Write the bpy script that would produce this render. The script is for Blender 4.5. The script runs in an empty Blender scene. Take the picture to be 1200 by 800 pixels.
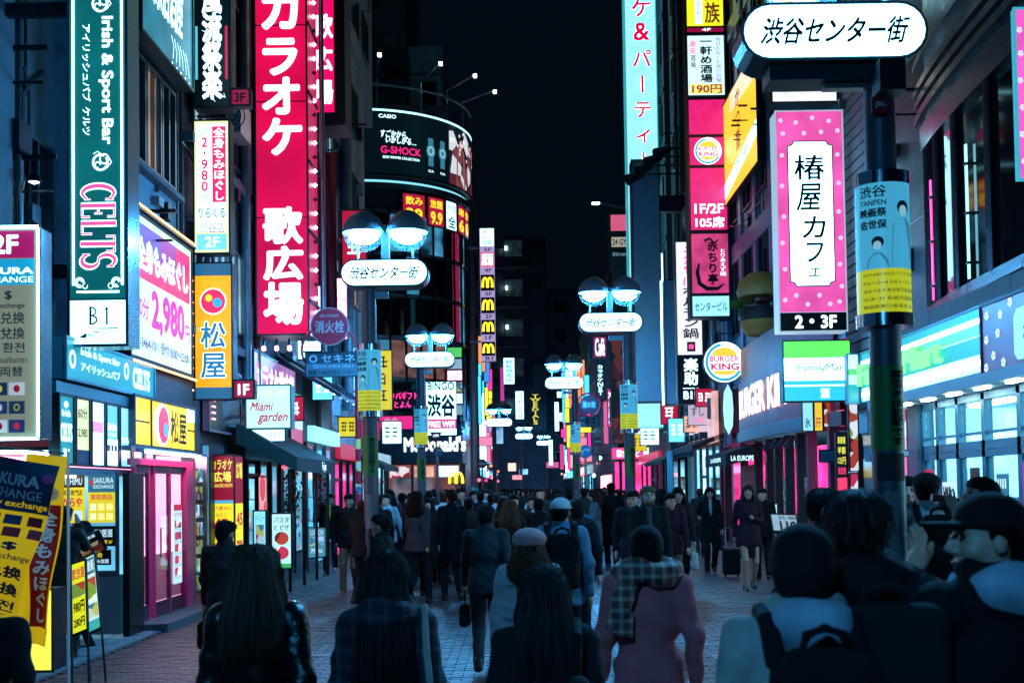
import bpy, math, random
import numpy as np
from mathutils import Matrix, Vector
random.seed(7)
rng = np.random.default_rng(7)
R = math.radians
SC = bpy.context.scene
COL = SC.collection
# ---------------------------------------------------------------- camera
FOC = 1400.0                      # focal length in photo pixels (1200 px wide)
CAMH = 1.75
cam_data = bpy.data.cameras.new("camera")
cam = bpy.data.objects.new("camera", cam_data)
COL.objects.link(cam)
PITCH, ROLL = R(2.0), R(-0.85)
CR = (Matrix.Rotation(R(90) + PITCH, 3, 'X') @ Matrix.Rotation(ROLL, 3, 'Z'))
cam.matrix_world = Matrix.Translation((0, 0, CAMH)) @ CR.to_4x4()
_d = CR.transposed() @ Vector((0, 1, 0))
PCX = 610 - FOC * _d.x / (-_d.z)
PCY = 572 + FOC * _d.y / (-_d.z)
cam_data.sensor_width = 36
cam_data.lens = FOC / 1200 * 36
cam_data.shift_x = (600 - PCX) / 1200
cam_data.shift_y = (PCY - 400) / 1200
cam_data.clip_start = 0.1
cam_data.clip_end = 2000
cam_data.dof.use_dof = True
cam_data.dof.focus_distance = 19.0
cam_data.dof.aperture_fstop = 4.2
SC.camera = cam
def proj(p):
 c = CR.transposed() @ (Vector(p) - Vector((0, 0, CAMH)))
 return PCX + FOC * c.x / (-c.z), PCY - FOC * c.y / (-c.z)
def _ray(px, py):
 return CR @ Vector(((px - PCX) / FOC, -(py - PCY) / FOC, -1))
def atY(px, py, Y):
 d = _ray(px, py); t = Y / d.y
 return d.x * t, CAMH + d.z * t
def atX(px, py, X):
 d = _ray(px, py); t = X / d.x
 return d.y * t, CAMH + d.z * t
# ---------------------------------------------------------------- world, view
world = bpy.data.worlds.new("World")
SC.world = world
world.use_nodes = True
wn = world.node_tree.nodes; wl = world.node_tree.links
bg = wn["Background"]
sky = wn.new("ShaderNodeTexSky")
sky.sky_type = 'NISHITA'
sky.sun_disc = False
sky.sun_elevation = R(-4.0)
sky.sun_rotation = R(200)
mixn = wn.new("ShaderNodeMix"); mixn.data_type = 'RGBA'
mixn.inputs[0].default_value = 0.985
wl.new(sky.outputs[0], mixn.inputs[6])
mixn.inputs[7].default_value = (0.006, 0.022, 0.045, 1)
wl.new(mixn.outputs[2], bg.inputs[0])
bg.inputs[1].default_value = 0.13
SC.view_settings.view_transform = 'Standard'
SC.view_settings.look = 'None'
SC.view_settings.exposure = 0
SC.view_settings.gamma = 1
SC.cycles.use_denoising = True
SC.cycles.max_bounces = 6
SC.cycles.diffuse_bounces = 3
SC.cycles.glossy_bounces = 3
SC.cycles.transmission_bounces = 4
SC.cycles.transparent_max_bounces = 8
SC.cycles.caustics_reflective = False
SC.cycles.caustics_refractive = False
SC.cycles.sample_clamp_indirect = 4
# ---------------------------------------------------------------- materials
def lin(h):
 if not isinstance(h, str): return tuple(h)
 h = h.lstrip('#')
 o = []
 for i in (0, 2, 4):
  v = int(h[i:i+2], 16) / 255
  o.append(v / 12.92 if v < 0.04045 else ((v + 0.055) / 1.055) ** 2.4)
 return tuple(o)
MATS = {}
def mat(name, col, rough=0.6, metal=0.0, bump=0.0, bscale=30.0, var=0.0, vscale=3.0, spec=0.5, coat=0.0, stretch=None):
 if name in MATS: return MATS[name]
 m = bpy.data.materials.new(name); m.use_nodes = True
 nt = m.node_tree; p = nt.nodes["Principled BSDF"]
 c = lin(col)
 p.inputs["Base Color"].default_value = (*c, 1)
 p.inputs["Roughness"].default_value = rough
 p.inputs["Metallic"].default_value = metal
 p.inputs["Specular IOR Level"].default_value = spec
 if coat: p.inputs["Coat Weight"].default_value = coat
 if bump or var:
  tc = nt.nodes.new("ShaderNodeTexCoord")
  src = tc.outputs["Object"]
  if stretch:
   mp = nt.nodes.new("ShaderNodeMapping"); mp.inputs["Scale"].default_value = stretch
   nt.links.new(src, mp.inputs[0]); src = mp.outputs[0]
 if var:
  n = nt.nodes.new("ShaderNodeTexNoise"); n.inputs["Scale"].default_value = vscale
  n.inputs["Detail"].default_value = 6
  nt.links.new(src, n.inputs["Vector"])
  mr = nt.nodes.new("ShaderNodeMapRange")
  mr.inputs[1].default_value = 0.3; mr.inputs[2].default_value = 0.7
  mr.inputs[3].default_value = 1 - var; mr.inputs[4].default_value = 1 + var
  nt.links.new(n.outputs[0], mr.inputs[0])
  hs = nt.nodes.new("ShaderNodeHueSaturation"); hs.inputs["Color"].default_value = (*c, 1)
  nt.links.new(mr.outputs[0], hs.inputs["Value"])
  nt.links.new(hs.outputs[0], p.inputs["Base Color"])
  mr2 = nt.nodes.new("ShaderNodeMapRange")
  mr2.inputs[3].default_value = max(0.05, rough - 0.15); mr2.inputs[4].default_value = min(1, rough + 0.15)
  nt.links.new(n.outputs[0], mr2.inputs[0]); nt.links.new(mr2.outputs[0], p.inputs["Roughness"])
 if bump:
  n2 = nt.nodes.new("ShaderNodeTexNoise"); n2.inputs["Scale"].default_value = bscale
  n2.inputs["Detail"].default_value = 5
  nt.links.new(src, n2.inputs["Vector"])
  b = nt.nodes.new("ShaderNodeBump"); b.inputs["Strength"].default_value = bump
  b.inputs["Distance"].default_value = 0.02
  nt.links.new(n2.outputs[0], b.inputs["Height"]); nt.links.new(b.outputs[0], p.inputs["Normal"])
 MATS[name] = m
 return m
def emi(name, col, s=1.0, base=None, rough=0.35, var=0.0, vscale=2.0):
 """lit acrylic, tube or lamp, and walls or cloth given a glow: glows itself and has a glossy skin"""
 if name in MATS: return MATS[name]
 m = bpy.data.materials.new(name); m.use_nodes = True
 nt = m.node_tree; p = nt.nodes["Principled BSDF"]
 c = lin(col)
 p.inputs["Base Color"].default_value = (*(lin(base) if base else [x * 0.5 for x in c]), 1)
 p.inputs["Roughness"].default_value = rough
 p.inputs["Emission Color"].default_value = (*c, 1)
 p.inputs["Emission Strength"].default_value = s
 if var:   # uneven tubes behind the acrylic; patchy painted glow on shop walls
  tc = nt.nodes.new("ShaderNodeTexCoord")
  n = nt.nodes.new("ShaderNodeTexNoise"); n.inputs["Scale"].default_value = vscale
  n.inputs["Detail"].default_value = 1
  nt.links.new(tc.outputs["Object"], n.inputs["Vector"])
  mr = nt.nodes.new("ShaderNodeMapRange")
  mr.inputs[1].default_value = 0.3; mr.inputs[2].default_value = 0.7
  mr.inputs[3].default_value = s * (1 - var); mr.inputs[4].default_value = s * (1 + var)
  nt.links.new(n.outputs[0], mr.inputs[0]); nt.links.new(mr.outputs[0], p.inputs["Emission Strength"])
 MATS[name] = m
 return m
def print_mat(name, cols, scale=8, s=1.0, stretch=(1, 1, 1)):
 """a lit or unlit colour print (food photo, notices) as blotches of ink"""
 if name in MATS: return MATS[name]
 m = bpy.data.materials.new(name); m.use_nodes = True
 nt = m.node_tree; p = nt.nodes["Principled BSDF"]
 tc = nt.nodes.new("ShaderNodeTexCoord")
 mp = nt.nodes.new("ShaderNodeMapping"); mp.inputs["Scale"].default_value = stretch
 nz = nt.nodes.new("ShaderNodeTexNoise"); nz.inputs["Scale"].default_value = scale * 1.5
 v = nt.nodes.new("ShaderNodeTexVoronoi"); v.inputs["Scale"].default_value = scale
 nt.links.new(tc.outputs["Object"], mp.inputs[0])
 mx = nt.nodes.new("ShaderNodeMix"); mx.data_type = 'RGBA'; mx.inputs[0].default_value = 0.06
 nt.links.new(mp.outputs[0], mx.inputs[6]); nt.links.new(nz.outputs[1], mx.inputs[7]); nt.links.new(mp.outputs[0], nz.inputs["Vector"])
 nt.links.new(mx.outputs[2], v.inputs["Vector"])
 sp = nt.nodes.new("ShaderNodeSeparateColor"); nt.links.new(v.outputs["Color"], sp.inputs[0])
 cr = nt.nodes.new("ShaderNodeValToRGB"); cr.color_ramp.interpolation = 'CONSTANT'
 e = cr.color_ramp.elements
 for i, c in enumerate(cols):
  el = e[i] if i < 2 else e.new(0.5)
  el.position = i / len(cols); el.color = (*lin(c), 1)
 nt.links.new(sp.outputs[0], cr.inputs[0])
 nt.links.new(cr.outputs[0], p.inputs["Base Color"])
 p.inputs["Roughness"].default_value = 0.4
 if s:
  nt.links.new(cr.outputs[0], p.inputs["Emission Color"]); p.inputs["Emission Strength"].default_value = s
 MATS[name] = m
 return m
def glass(name, tint, alpha, rough=0.05):
 """window glass: mostly clear with a glossy skin, cheap to trace"""
 if name in MATS: return MATS[name]
 m = bpy.data.materials.new(name); m.use_nodes = True
 nt = m.node_tree; nt.nodes.remove(nt.nodes["Principled BSDF"])
 t = nt.nodes.new("ShaderNodeBsdfTransparent"); t.inputs[0].default_value = (*tint, 1)
 g = nt.nodes.new("ShaderNodeBsdfGlossy"); g.inputs["Roughness"].default_value = rough
 g.inputs[0].default_value = (0.9, 0.9, 0.9, 1)
 f = nt.nodes.new("ShaderNodeFresnel"); f.inputs[0].default_value = 1.5
 a = nt.nodes.new("ShaderNodeMath"); a.operation = 'ADD'; a.inputs[1].default_value = alpha; a.use_clamp = True
 ge = nt.nodes.new("ShaderNodeNewGeometry"); bf = nt.nodes.new("ShaderNodeMath"); bf.operation = 'MULTIPLY_ADD'; bf.inputs[1].default_value = -1; bf.inputs[2].default_value = 1
 fm = nt.nodes.new("ShaderNodeMath"); fm.operation = 'MULTIPLY'
 nt.links.new(ge.outputs["Backfacing"], bf.inputs[0]); nt.links.new(bf.outputs[0], fm.inputs[0]); nt.links.new(f.outputs[0], fm.inputs[1]); nt.links.new(fm.outputs[0], a.inputs[0])
 x = nt.nodes.new("ShaderNodeMixShader")
 nt.links.new(a.outputs[0], x.inputs[0]); nt.links.new(t.outputs[0], x.inputs[1]); nt.links.new(g.outputs[0], x.inputs[2])
 nt.links.new(x.outputs[0], nt.nodes["Material Output"].inputs[0])
 MATS[name] = m
 return m
# ---------------------------------------------------------------- mesh building
class MB:
 def __init__(s): s.v = []; s.f = []; s.n = 0
 def add(s, v, f):
  v = np.asarray(v, float).reshape(-1, 3)
  s.v.append(v); s.f += [tuple(i + s.n for i in q) for q in f]; s.n += len(v); return s
 def box(s, x0, x1, y0, y1, z0, z1):
  v = [(x, y, z) for x in (x0, x1) for y in (y0, y1) for z in (z0, z1)]
  return s.add(v, [(0, 1, 3, 2), (4, 6, 7, 5), (0, 4, 5, 1), (2, 3, 7, 6), (0, 2, 6, 4), (1, 5, 7, 3)])
 def quad(s, a, b, c, d): return s.add([a, b, c, d], [(0, 1, 2, 3)])
 def tube(s, a, b, r0, r1=None, n=12, cap=True):
  a = Vector(a); b = Vector(b); r1 = r0 if r1 is None else r1
  d = (b - a).normalized(); u = d.orthogonal().normalized(); w = d.cross(u)
  v = []
  for p, r in ((a, r0), (b, r1)):
   for i in range(n):
    t = 2 * math.pi * i / n
    v.append(p + (u * math.cos(t) + w * math.sin(t)) * r)
  f = [(i, (i + 1) % n, n + (i + 1) % n, n + i) for i in range(n)]
  if cap: f += [tuple(range(n))[::-1], tuple(range(n, 2 * n))]
  return s.add([tuple(q) for q in v], f)
 def path(s, pts, r, n=8):
  for a, b in zip(pts[:-1], pts[1:]): s.tube(a, b, r, n=n)
  return s
 def lathe(s, c, prof, n=20, axis='z'):
  v = []; f = []
  for r, z in prof:
   for i in range(n):
    t = 2 * math.pi * i / n
    p = (r * math.cos(t), r * math.sin(t), z)
    if axis == 'y': p = (p[0], p[2], p[1])
    v.append((c[0] + p[0], c[1] + p[1], c[2] + p[2]))
  for k in range(len(prof) - 1):
   for i in range(n):
    j = (i + 1) % n
    f.append((k * n + i, k * n + j, (k + 1) * n + j, (k + 1) * n + i))
  return s.add(v, f)
 def prism(s, pts, n_off):
  """polygon pts (3d list) extruded by the vector n_off, closed"""
  k = len(pts); o = np.array(n_off, float)
  v = [tuple(p) for p in pts] + [tuple(np.array(p) + o) for p in pts]
  f = [tuple(range(k)), tuple(range(k, 2 * k))[::-1]] + [(i, i + k, (i + 1) % k + k, (i + 1) % k) for i in range(k)]
  return s.add(v, f)
 def mesh(s, name, m, off=(0, 0, 0), smooth=False):
  me = bpy.data.meshes.new(name)
  if s.v:
   v = np.vstack(s.v) - np.array(off, float)
   me.from_pydata(v.tolist(), [], s.f)
  if m: me.materials.append(m)
  if smooth and me.polygons:
   me.polygons.foreach_set("use_smooth", [True] * len(me.polygons))
   me.set_sharp_from_angle(angle=R(40))
  me.update()
  return me
def link(name, data, parent=None, loc=None):
 o = bpy.data.objects.new(name, data); COL.objects.link(o)
 if parent is not None: o.parent = parent
 if loc is not None: o.location = loc
 return o
def tag(o, label=None, cat=None, group=None, kind=None):
 if label: o["label"] = label
 if cat: o["category"] = cat
 if group: o["group"] = group
 if kind: o["kind"] = kind
 return o
class T:
 """a thing: an Empty at its base; parts collect geometry in world coordinates"""
 def __init__(s, name, label=None, cat=None, loc=(0, 0, 0), group=None, kind=None, structure=False):
  s.o = link(name, None, None, loc); s.loc = loc
  if structure: s.o["kind"] = "structure"
  else: tag(s.o, label, cat, group, kind)
  s.parts = {}; s.order = []
 def p(s, name, m, smooth=False, key=None, under=None, label=None):
  k = key or (name + '/' + m.name)
  if k not in s.parts:
   s.parts[k] = (name, m, MB(), smooth, under, label); s.order.append(k)
  return s.parts[k][2]
 def done(s):
  made = {}
  for k in s.order:
   name, m, mb, sm, under, label = s.parts[k]
   if not mb.n: continue
   ob = link(name, mb.mesh(name, m, s.loc, sm), made[under] if under else s.o)
   if label: ob["label"] = label
   made[k] = ob
  s.made = made
  return s.o
def copy_tree(o, loc=None, parent=None, rz=None):
 c = o.copy(); COL.objects.link(c)
 if parent is not None: c.parent = parent
 for ch in o.children: copy_tree(ch, None, c)
 if loc is not None: c.location = loc
 if rz is not None: c.rotation_euler = (0, 0, rz)
 return c
# ---------------------------------------------------------------- lettering
_TC = {}
_NC = {}
def lifts(v):
 """tiny steps between the copies that thicken a stroke, so none lie in one plane"""
 n = _NC.get(len(v), 1) if len(v) else 1
 return np.repeat(np.arange(n), len(v) // n) * .0004 if n > 1 and len(v) % n == 0 else np.zeros(len(v))
def glyphs(s, bold=0.0, res=3):
 k = (s, bold, res)
 if k in _TC: return _TC[k]
 if bold:        # heavier strokes: the outline laid down several times, slightly shifted
  v0, f0 = glyphs(s, 0.0, res); n = 8 if bold > .035 else (4 if bold > .012 else 2); V = []; Fc = []
  for i in range(n):
   a = 2 * math.pi * (i + .5) / n if n > 2 else math.pi * i
   V.append(v0 + np.array((math.cos(a), math.sin(a))) * bold * .85); Fc += [tuple(q + i * len(v0) for q in p) for p in f0]
  if bold > .035: V.append(v0); Fc += [tuple(q + n * len(v0) for q in p) for p in f0]
  _TC[k] = (np.vstack(V), Fc); _NC[len(_TC[k][0])] = len(V); return _TC[k]
 cu = bpy.data.curves.new("t", 'FONT'); cu.body = s; cu.size = 1; cu.resolution_u = res
 ob = bpy.data.objects.new("t", cu)
 me = bpy.data.meshes.new_from_object(ob)
 v = np.empty(len(me.vertices) * 3); me.vertices.foreach_get("co", v); v = v.reshape(-1, 3)[:, :2].copy()
 f = [tuple(p.vertices) for p in me.polygons]
 bpy.data.objects.remove(ob); bpy.data.curves.remove(cu); bpy.data.meshes.remove(me)
 _TC[k] = (v, f)
 return _TC[k]
class Face:
 """a plane with corner o (lower left seen from the front), size w x h, u right, v up, n out"""
 def __init__(s, o, u, v, w, h):
  s.o = np.array(o, float); s.u = np.array(u, float); s.v = np.array(v, float); s.w = w; s.h = h
  s.n = np.cross(s.u, s.v)
 def pt(s, a, b, l=0.0):      # a, b are 0..1 from the left and from the TOP
  return s.o + s.u * (a * s.w) + s.v * ((1 - b) * s.h) + s.n * l
 def rect(s, mb, a0, b0, a1, b1, l=0.003):
  mb.quad(s.pt(a0, b1, l), s.pt(a1, b1, l), s.pt(a1, b0, l), s.pt(a0, b0, l)); return s
 def slab(s, mb, a0, b0, a1, b1, l=0.0, d=0.02):
  mb.prism([s.pt(a0, b1, l), s.pt(a1, b1, l), s.pt(a1, b0, l), s.pt(a0, b0, l)], s.n * d); return s
 def poly(s, mb, pts, l=0.004):
  mb.add([s.pt(a, b, l) for a, b in pts], [tuple(range(len(pts)))]); return s
 def ell(s, mb, a, b, ra, rb, l=0.004, n=28, t0=0, t1=360, inner=None):
  """disc or ring; ra is a fraction of w, rb a fraction of h"""
  ts = [R(t0 + (t1 - t0) * i / n) for i in range(n + 1)]
  if inner is None:
   pts = [(a + ra * math.cos(t), b - rb * math.sin(t)) for t in ts]
   if t1 - t0 >= 360: pts = pts[:-1]
   s.poly(mb, pts, l)
  else:
   v = []; f = []
   for t in ts:
    v.append(s.pt(a + ra * math.cos(t), b - rb * math.sin(t), l))
    v.append(s.pt(a + ra * inner * math.cos(t), b - rb * inner * math.sin(t), l))
   for i in range(n): f.append((2*i, 2*i+1, 2*i+3, 2*i+2))
   mb.add(v, [q[::-1] for q in f])
  return s
 def stroke(s, mb, pts, wd, l=0.004):
  """polyline brush stroke, wd in metres (number or list)"""
  P = [s.pt(a, b, l) for a, b in pts]
  n = len(P); W = wd if isinstance(wd, (list, tuple)) else [wd] * n
  v = []
  for i in range(n):
   d = P[min(i + 1, n - 1)] - P[max(i - 1, 0)]
   d = d / (np.linalg.norm(d) + 1e-9); q = np.cross(s.n, d) * W[i] * 0.5
   v += [P[i] - q, P[i] + q]
  mb.add(v, [(2*i, 2*i+2, 2*i+3, 2*i+1) for i in range(n - 1)]); return s
 def text(s, mb, t, a0, b0, a1, b1, bold=0.0, shear=0.0, l=0.006, rot=0, res=3):
  """one line stretched into the box; rot 90 = reading downwards (letters turned clockwise)"""
  v, f = glyphs(t, bold, res)
  if not len(v): return s
  v = v.copy(); v[:, 0] += shear * v[:, 1]
  mn = v.min(0); mx = v.max(0); q = (v - mn) / np.maximum(mx - mn, 1e-6)
  x, y = q[:, 0], q[:, 1]
  if rot == 90: x, y = y, 1 - x
  A = a0 + (a1 - a0) * x; B = b1 + (b0 - b1) * y
  P = s.o + np.outer(A * s.w, s.u) + np.outer((1 - B) * s.h, s.v) + np.outer(l + lifts(v), s.n)
  mb.add(P, f); return s
 def vtext(s, mb, t, a0, b0, a1, b1, bold=0.0, l=0.006, shear=0.0, fill=0.98, res=3, gap=1.0):
  """vertical line of upright characters"""
  n = len(t); ch = (b1 - b0) / n
  for i, c in enumerate(t):
   if c == ' ': continue
   v, f = glyphs(c, bold, res)
   if not len(v): continue
   q = v.copy(); q[:, 0] += shear * q[:, 1]
   asc = ord(c) < 0x2e80
   cx = (q[:, 0].min() + q[:, 0].max()) / 2 if asc else 0.5
   cy = (q[:, 1].min() + q[:, 1].max()) / 2 if asc else 0.38
   q = (q - [cx, cy]) * (1.25 if asc else 1.0)
   if c in 'ー〜~': q = np.stack([-q[:, 1] * -1, -q[:, 0]], 1)
   A = (a0 + a1) / 2 + q[:, 0] * fill * (a1 - a0); B = b0 + (i + .5) * ch - q[:, 1] * fill * ch * gap
   P = s.o + np.outer(A * s.w, s.u) + np.outer((1 - B) * s.h, s.v) + np.outer(l + lifts(v), s.n)
   mb.add(P, f)
  return s
def faceY(x0, x1, z0, z1, Y): return Face((x0, Y, z0), (1, 0, 0), (0, 0, 1), x1 - x0, z1 - z0)        # looks towards -Y
def faceL(y0, y1, z0, z1, X): return Face((X, y0, z0), (0, 1, 0), (0, 0, 1), y1 - y0, z1 - z0)        # on the left side, looks +X
def faceR(y0, y1, z0, z1, X): return Face((X, y1, z0), (0, -1, 0), (0, 0, 1), y1 - y0, z1 - z0)       # on the right side, looks -X
def pxY(l, t, r, b, Y):
 """rectangle seen at photo pixels l,t..r,b standing across the street at distance Y -> x0,x1,z0,z1"""
 cx = (l + r) / 2; cy = (t + b) / 2
 return atY(l, cy, Y)[0], atY(r, cy, Y)[0], atY(cx, b, Y)[1], atY(cx, t, Y)[1]
WHITE = emi("lit_white_acrylic", (0.34, 0.78, 1.0), 3.6, var=.1)
WHITEB = emi("bright_lit_white_acrylic", (0.30, 0.74, 1.0), 7)
FRAME = mat("dark_painted_steel", '#26323c', 0.45, 0.6, var=.3, vscale=6)
BLACK = mat("black_acrylic", '#07090c', 0.3)
STEEL = mat("galvanised_steel", '#8a949c', 0.35, 0.9, bump=.15, bscale=60)
INK = mat("black_lettering", '#050608', 0.45)
LETW = emi("lit_white_lettering", (0.6, 0.93, 1.0), 2.2)
def boxsign(name, label, rect, Y, depth, face, cat="sign", frame=None, fr=0.04, group=None, bracket=None):
 """light box across the street: housing, bezel and light panel; returns thing and its front face"""
 x0, x1, z0, z1 = rect
 t = T(name, label, cat, ((x0 + x1) / 2, Y + depth / 2, z0), group)
 frame = frame or FRAME
 t.p("housing", frame).box(x0, x1, Y + .012, Y + depth, z0, z1)
 b = t.p("frame", frame)
 b.box(x0 - .012, x0 + fr, Y - .015, Y + .01, z0 - .012, z1 + .012); b.box(x1 - fr, x1 + .012, Y - .015, Y + .01, z0 - .012, z1 + .012)
 b.box(x0 + fr, x1 - fr, Y - .014, Y + .01, z0 - .012, z0 + fr); b.box(x0 + fr, x1 - fr, Y - .014, Y + .01, z1 - fr, z1 + .012)
 F = faceY(x0 + fr, x1 - fr, z0 + fr, z1 - fr, Y)
 if face: F.rect(t.p("light_panel", face), 0, 0, 1, 1, 0.0)
 if bracket is not None:      # steel arms back to the wall at x = bracket
  for z in np.linspace(z0 + .25 * (z1 - z0), z1 - .2 * (z1 - z0), 2):
   t.p("bracket", STEEL, key='br%f' % z).box(min(bracket, (x0 if bracket < x0 else x1)), max(bracket, (x0 if bracket < x0 else x1)), Y + depth * .3, Y + depth * .3 + .06, z, z + .06)
 return t, F
def wallsign(name, label, y0, y1, z0, z1, X, side, thick, face, cat="sign", frame=None, fr=0.03, group=None):
 """sign lying along a facade; side 'L' looks +X, 'R' looks -X. X is the plane of its lit face"""
 t = T(name, label, cat, (X, (y0 + y1) / 2, z0), group)
 s = 1 if side == 'L' else -1
 frame = frame or FRAME
 xs = sorted((X - s * thick, X - s * .012))
 t.p("housing", frame).box(xs[0], xs[1], y0, y1, z0, z1)
 b = t.p("frame", frame); xf = sorted((X - s * .01, X + s * .02))
 b.box(xf[0], xf[1], y0 - .01, y0 + fr, z0 - .01, z1 + .01); b.box(xf[0], xf[1], y1 - fr, y1 + .01, z0 - .01, z1 + .01)
 b.box(xf[0], xf[1], y0 + fr, y1 - fr, z0 - .01, z0 + fr); b.box(xf[0], xf[1], y0 + fr, y1 - fr, z1 - fr, z1 + .01)
 F = (faceL if side == 'L' else faceR)(y0 + fr, y1 - fr, z0 + fr, z1 - fr, X)
 if face: F.rect(t.p("light_panel", face), 0, 0, 1, 1, 0.0)
 return t, F
# ================================================================ people: bodies and clothes as blended surfaces
def _smin(a, b, k):
 if k <= 0: return np.minimum(a, b)
 h = np.maximum(k - np.abs(a - b), 0) / k
 return np.minimum(a, b) - h * h * k * 0.25
class Solid:
 """implicit shape: blended rounded cones, ellipsoids and boxes, meshed once as one continuous surface"""
 def __init__(s): s.ops = []
 def cone(s, a, b, ra, rb=None, k=.03, mode='+'): s.ops.append(('c', np.array(a, float), np.array(b, float), ra, ra if rb is None else rb, k, mode)); return s
 def ell(s, c, r, rot=None, k=.03, mode='+'): s.ops.append(('e', np.array(c, float), np.array(r, float), rot, None, k, mode)); return s
 def box(s, c, h, rd=.02, rot=None, k=.02, mode='+'): s.ops.append(('b', np.array(c, float), np.array(h, float), rot, rd, k, mode)); return s
 def below(s, z, soft=.005): s.ops.append(('z', z, 1, None, None, soft, '&')); return s     # keep what is above z
 def above(s, z, soft=.005): s.ops.append(('z', z, -1, None, None, soft, '&')); return s    # keep what is below z
 def path(s, pts, r, k=.02):
  for a, b in zip(pts[:-1], pts[1:]): s.cone(a, b, r, r, k)
  return s
 def bounds(s):
  lo = np.full(3, 9.); hi = np.full(3, -9.)
  for o in s.ops:
   if o[6] != '+': continue
   if o[0] == 'c': r = max(o[3], o[4]); l = np.minimum(o[1], o[2]) - r; h = np.maximum(o[1], o[2]) + r
   else:
    r = o[2] if o[3] is None else np.full(3, np.linalg.norm(o[2]) if o[0] == 'b' else o[2].max())
    l = o[1] - r; h = o[1] + r
   lo = np.minimum(lo, l); hi = np.maximum(hi, h)
  return lo, hi
 def mesh(s, step, fine=None, folds=0.0, strands=0.0, seed=0):
  lo, hi = s.bounds(); m = .02 + step
  def axis(a, b, ax):
   v = [a - m]
   while v[-1] < b + m:
    st = step
    if fine is not None and fine[0][ax] - .01 <= v[-1] <= fine[1][ax] + .01: st = min(step, fine[2])
    v.append(v[-1] + st)
   return np.array(v)
  X, Y, Z = (axis(lo[i], hi[i], i) for i in range(3))
  F = np.full((len(X), len(Y), len(Z)), .25)
  for o in s.ops:
   k = max(o[5], 1e-4)
   if o[0] == 'z':
    F = -_smin(-F, (-(o[1] - Z) if o[2] > 0 else (o[1] - Z))[None, None, :] * np.ones_like(F), k); continue
   if o[0] == 'c': r = max(o[3], o[4]); l = np.minimum(o[1], o[2]) - r; h = np.maximum(o[1], o[2]) + r
   else:
    r = o[2] if o[3] is None else np.full(3, np.linalg.norm(o[2]) if o[0] == 'b' else o[2].max())
    l = o[1] - r; h = o[1] + r
   e = k + 2.2 * step
   sl = []
   for ax, (V, a, b) in enumerate(((X, l[0], h[0]), (Y, l[1], h[1]), (Z, l[2], h[2]))):
    i0 = int(np.searchsorted(V, a - e)); i1 = int(np.searchsorted(V, b + e)); sl.append(slice(max(i0 - 1, 0), min(i1 + 1, len(V))))
   sl = tuple(sl)
   gx = X[sl[0]][:, None, None]; gy = Y[sl[1]][None, :, None]; gz = Z[sl[2]][None, None, :]
   if F[sl].size == 0: continue
   if o[0] == 'c':
    a, b = o[1], o[2]; ba = b - a; L = max(ba @ ba, 1e-9)
    t = np.clip(((gx - a[0]) * ba[0] + (gy - a[1]) * ba[1] + (gz - a[2]) * ba[2]) / L, 0, 1)
    d = np.sqrt((gx - a[0] - t * ba[0]) ** 2 + (gy - a[1] - t * ba[1]) ** 2 + (gz - a[2] - t * ba[2]) ** 2) - (o[3] + (o[4] - o[3]) * t)
   else:
    c = o[1]; px, py, pz = gx - c[0], gy - c[1], gz - c[2]
    if o[3] is not None:
     M = o[3]   # columns are local axes
     px, py, pz = (px * M[0][i] + py * M[1][i] + pz * M[2][i] for i in range(3))
    r = o[2]
    if o[0] == 'e':
     k0 = np.sqrt((px / r[0]) ** 2 + (py / r[1]) ** 2 + (pz / r[2]) ** 2) + 1e-9
     k1 = np.sqrt((px / r[0] ** 2) ** 2 + (py / r[1] ** 2) ** 2 + (pz / r[2] ** 2) ** 2) + 1e-9
     d = k0 * (k0 - 1) / k1
    else:
     rd = o[4]; qx, qy, qz = np.abs(px) - r[0] + rd, np.abs(py) - r[1] + rd, np.abs(pz) - r[2] + rd
     d = np.sqrt(np.maximum(qx, 0) ** 2 + np.maximum(qy, 0) ** 2 + np.maximum(qz, 0) ** 2) + np.minimum(np.maximum(qx, np.maximum(qy, qz)), 0) - rd
   if o[6] == '+': F[sl] = _smin(F[sl], d, k)
   else: F[sl] = -_smin(-F[sl], d, k)
  gx, gy, gz = X[:, None, None], Y[None, :, None], Z[None, None, :]
  if folds:
   a = seed * 1.7
   F = F + folds * (np.sin(23 * gx + 9 * gz + a) * np.sin(31 * gz + 14 * gy - 8 * gx + a) + .6 * np.sin(52 * gz + 21 * gx + 2 * np.sin(17 * gy + a)) * np.sin(19 * gy + 27 * gx + a))
  if strands:
   th = np.arctan2(gx, gy + .02)
   F = F + strands * (np.sin(26 * th + 5 * np.sin(6 * gz + seed)) + .6 * np.sin(47 * th + 3 * np.sin(9 * gz) + seed))
  return nets(F, X, Y, Z)
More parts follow.
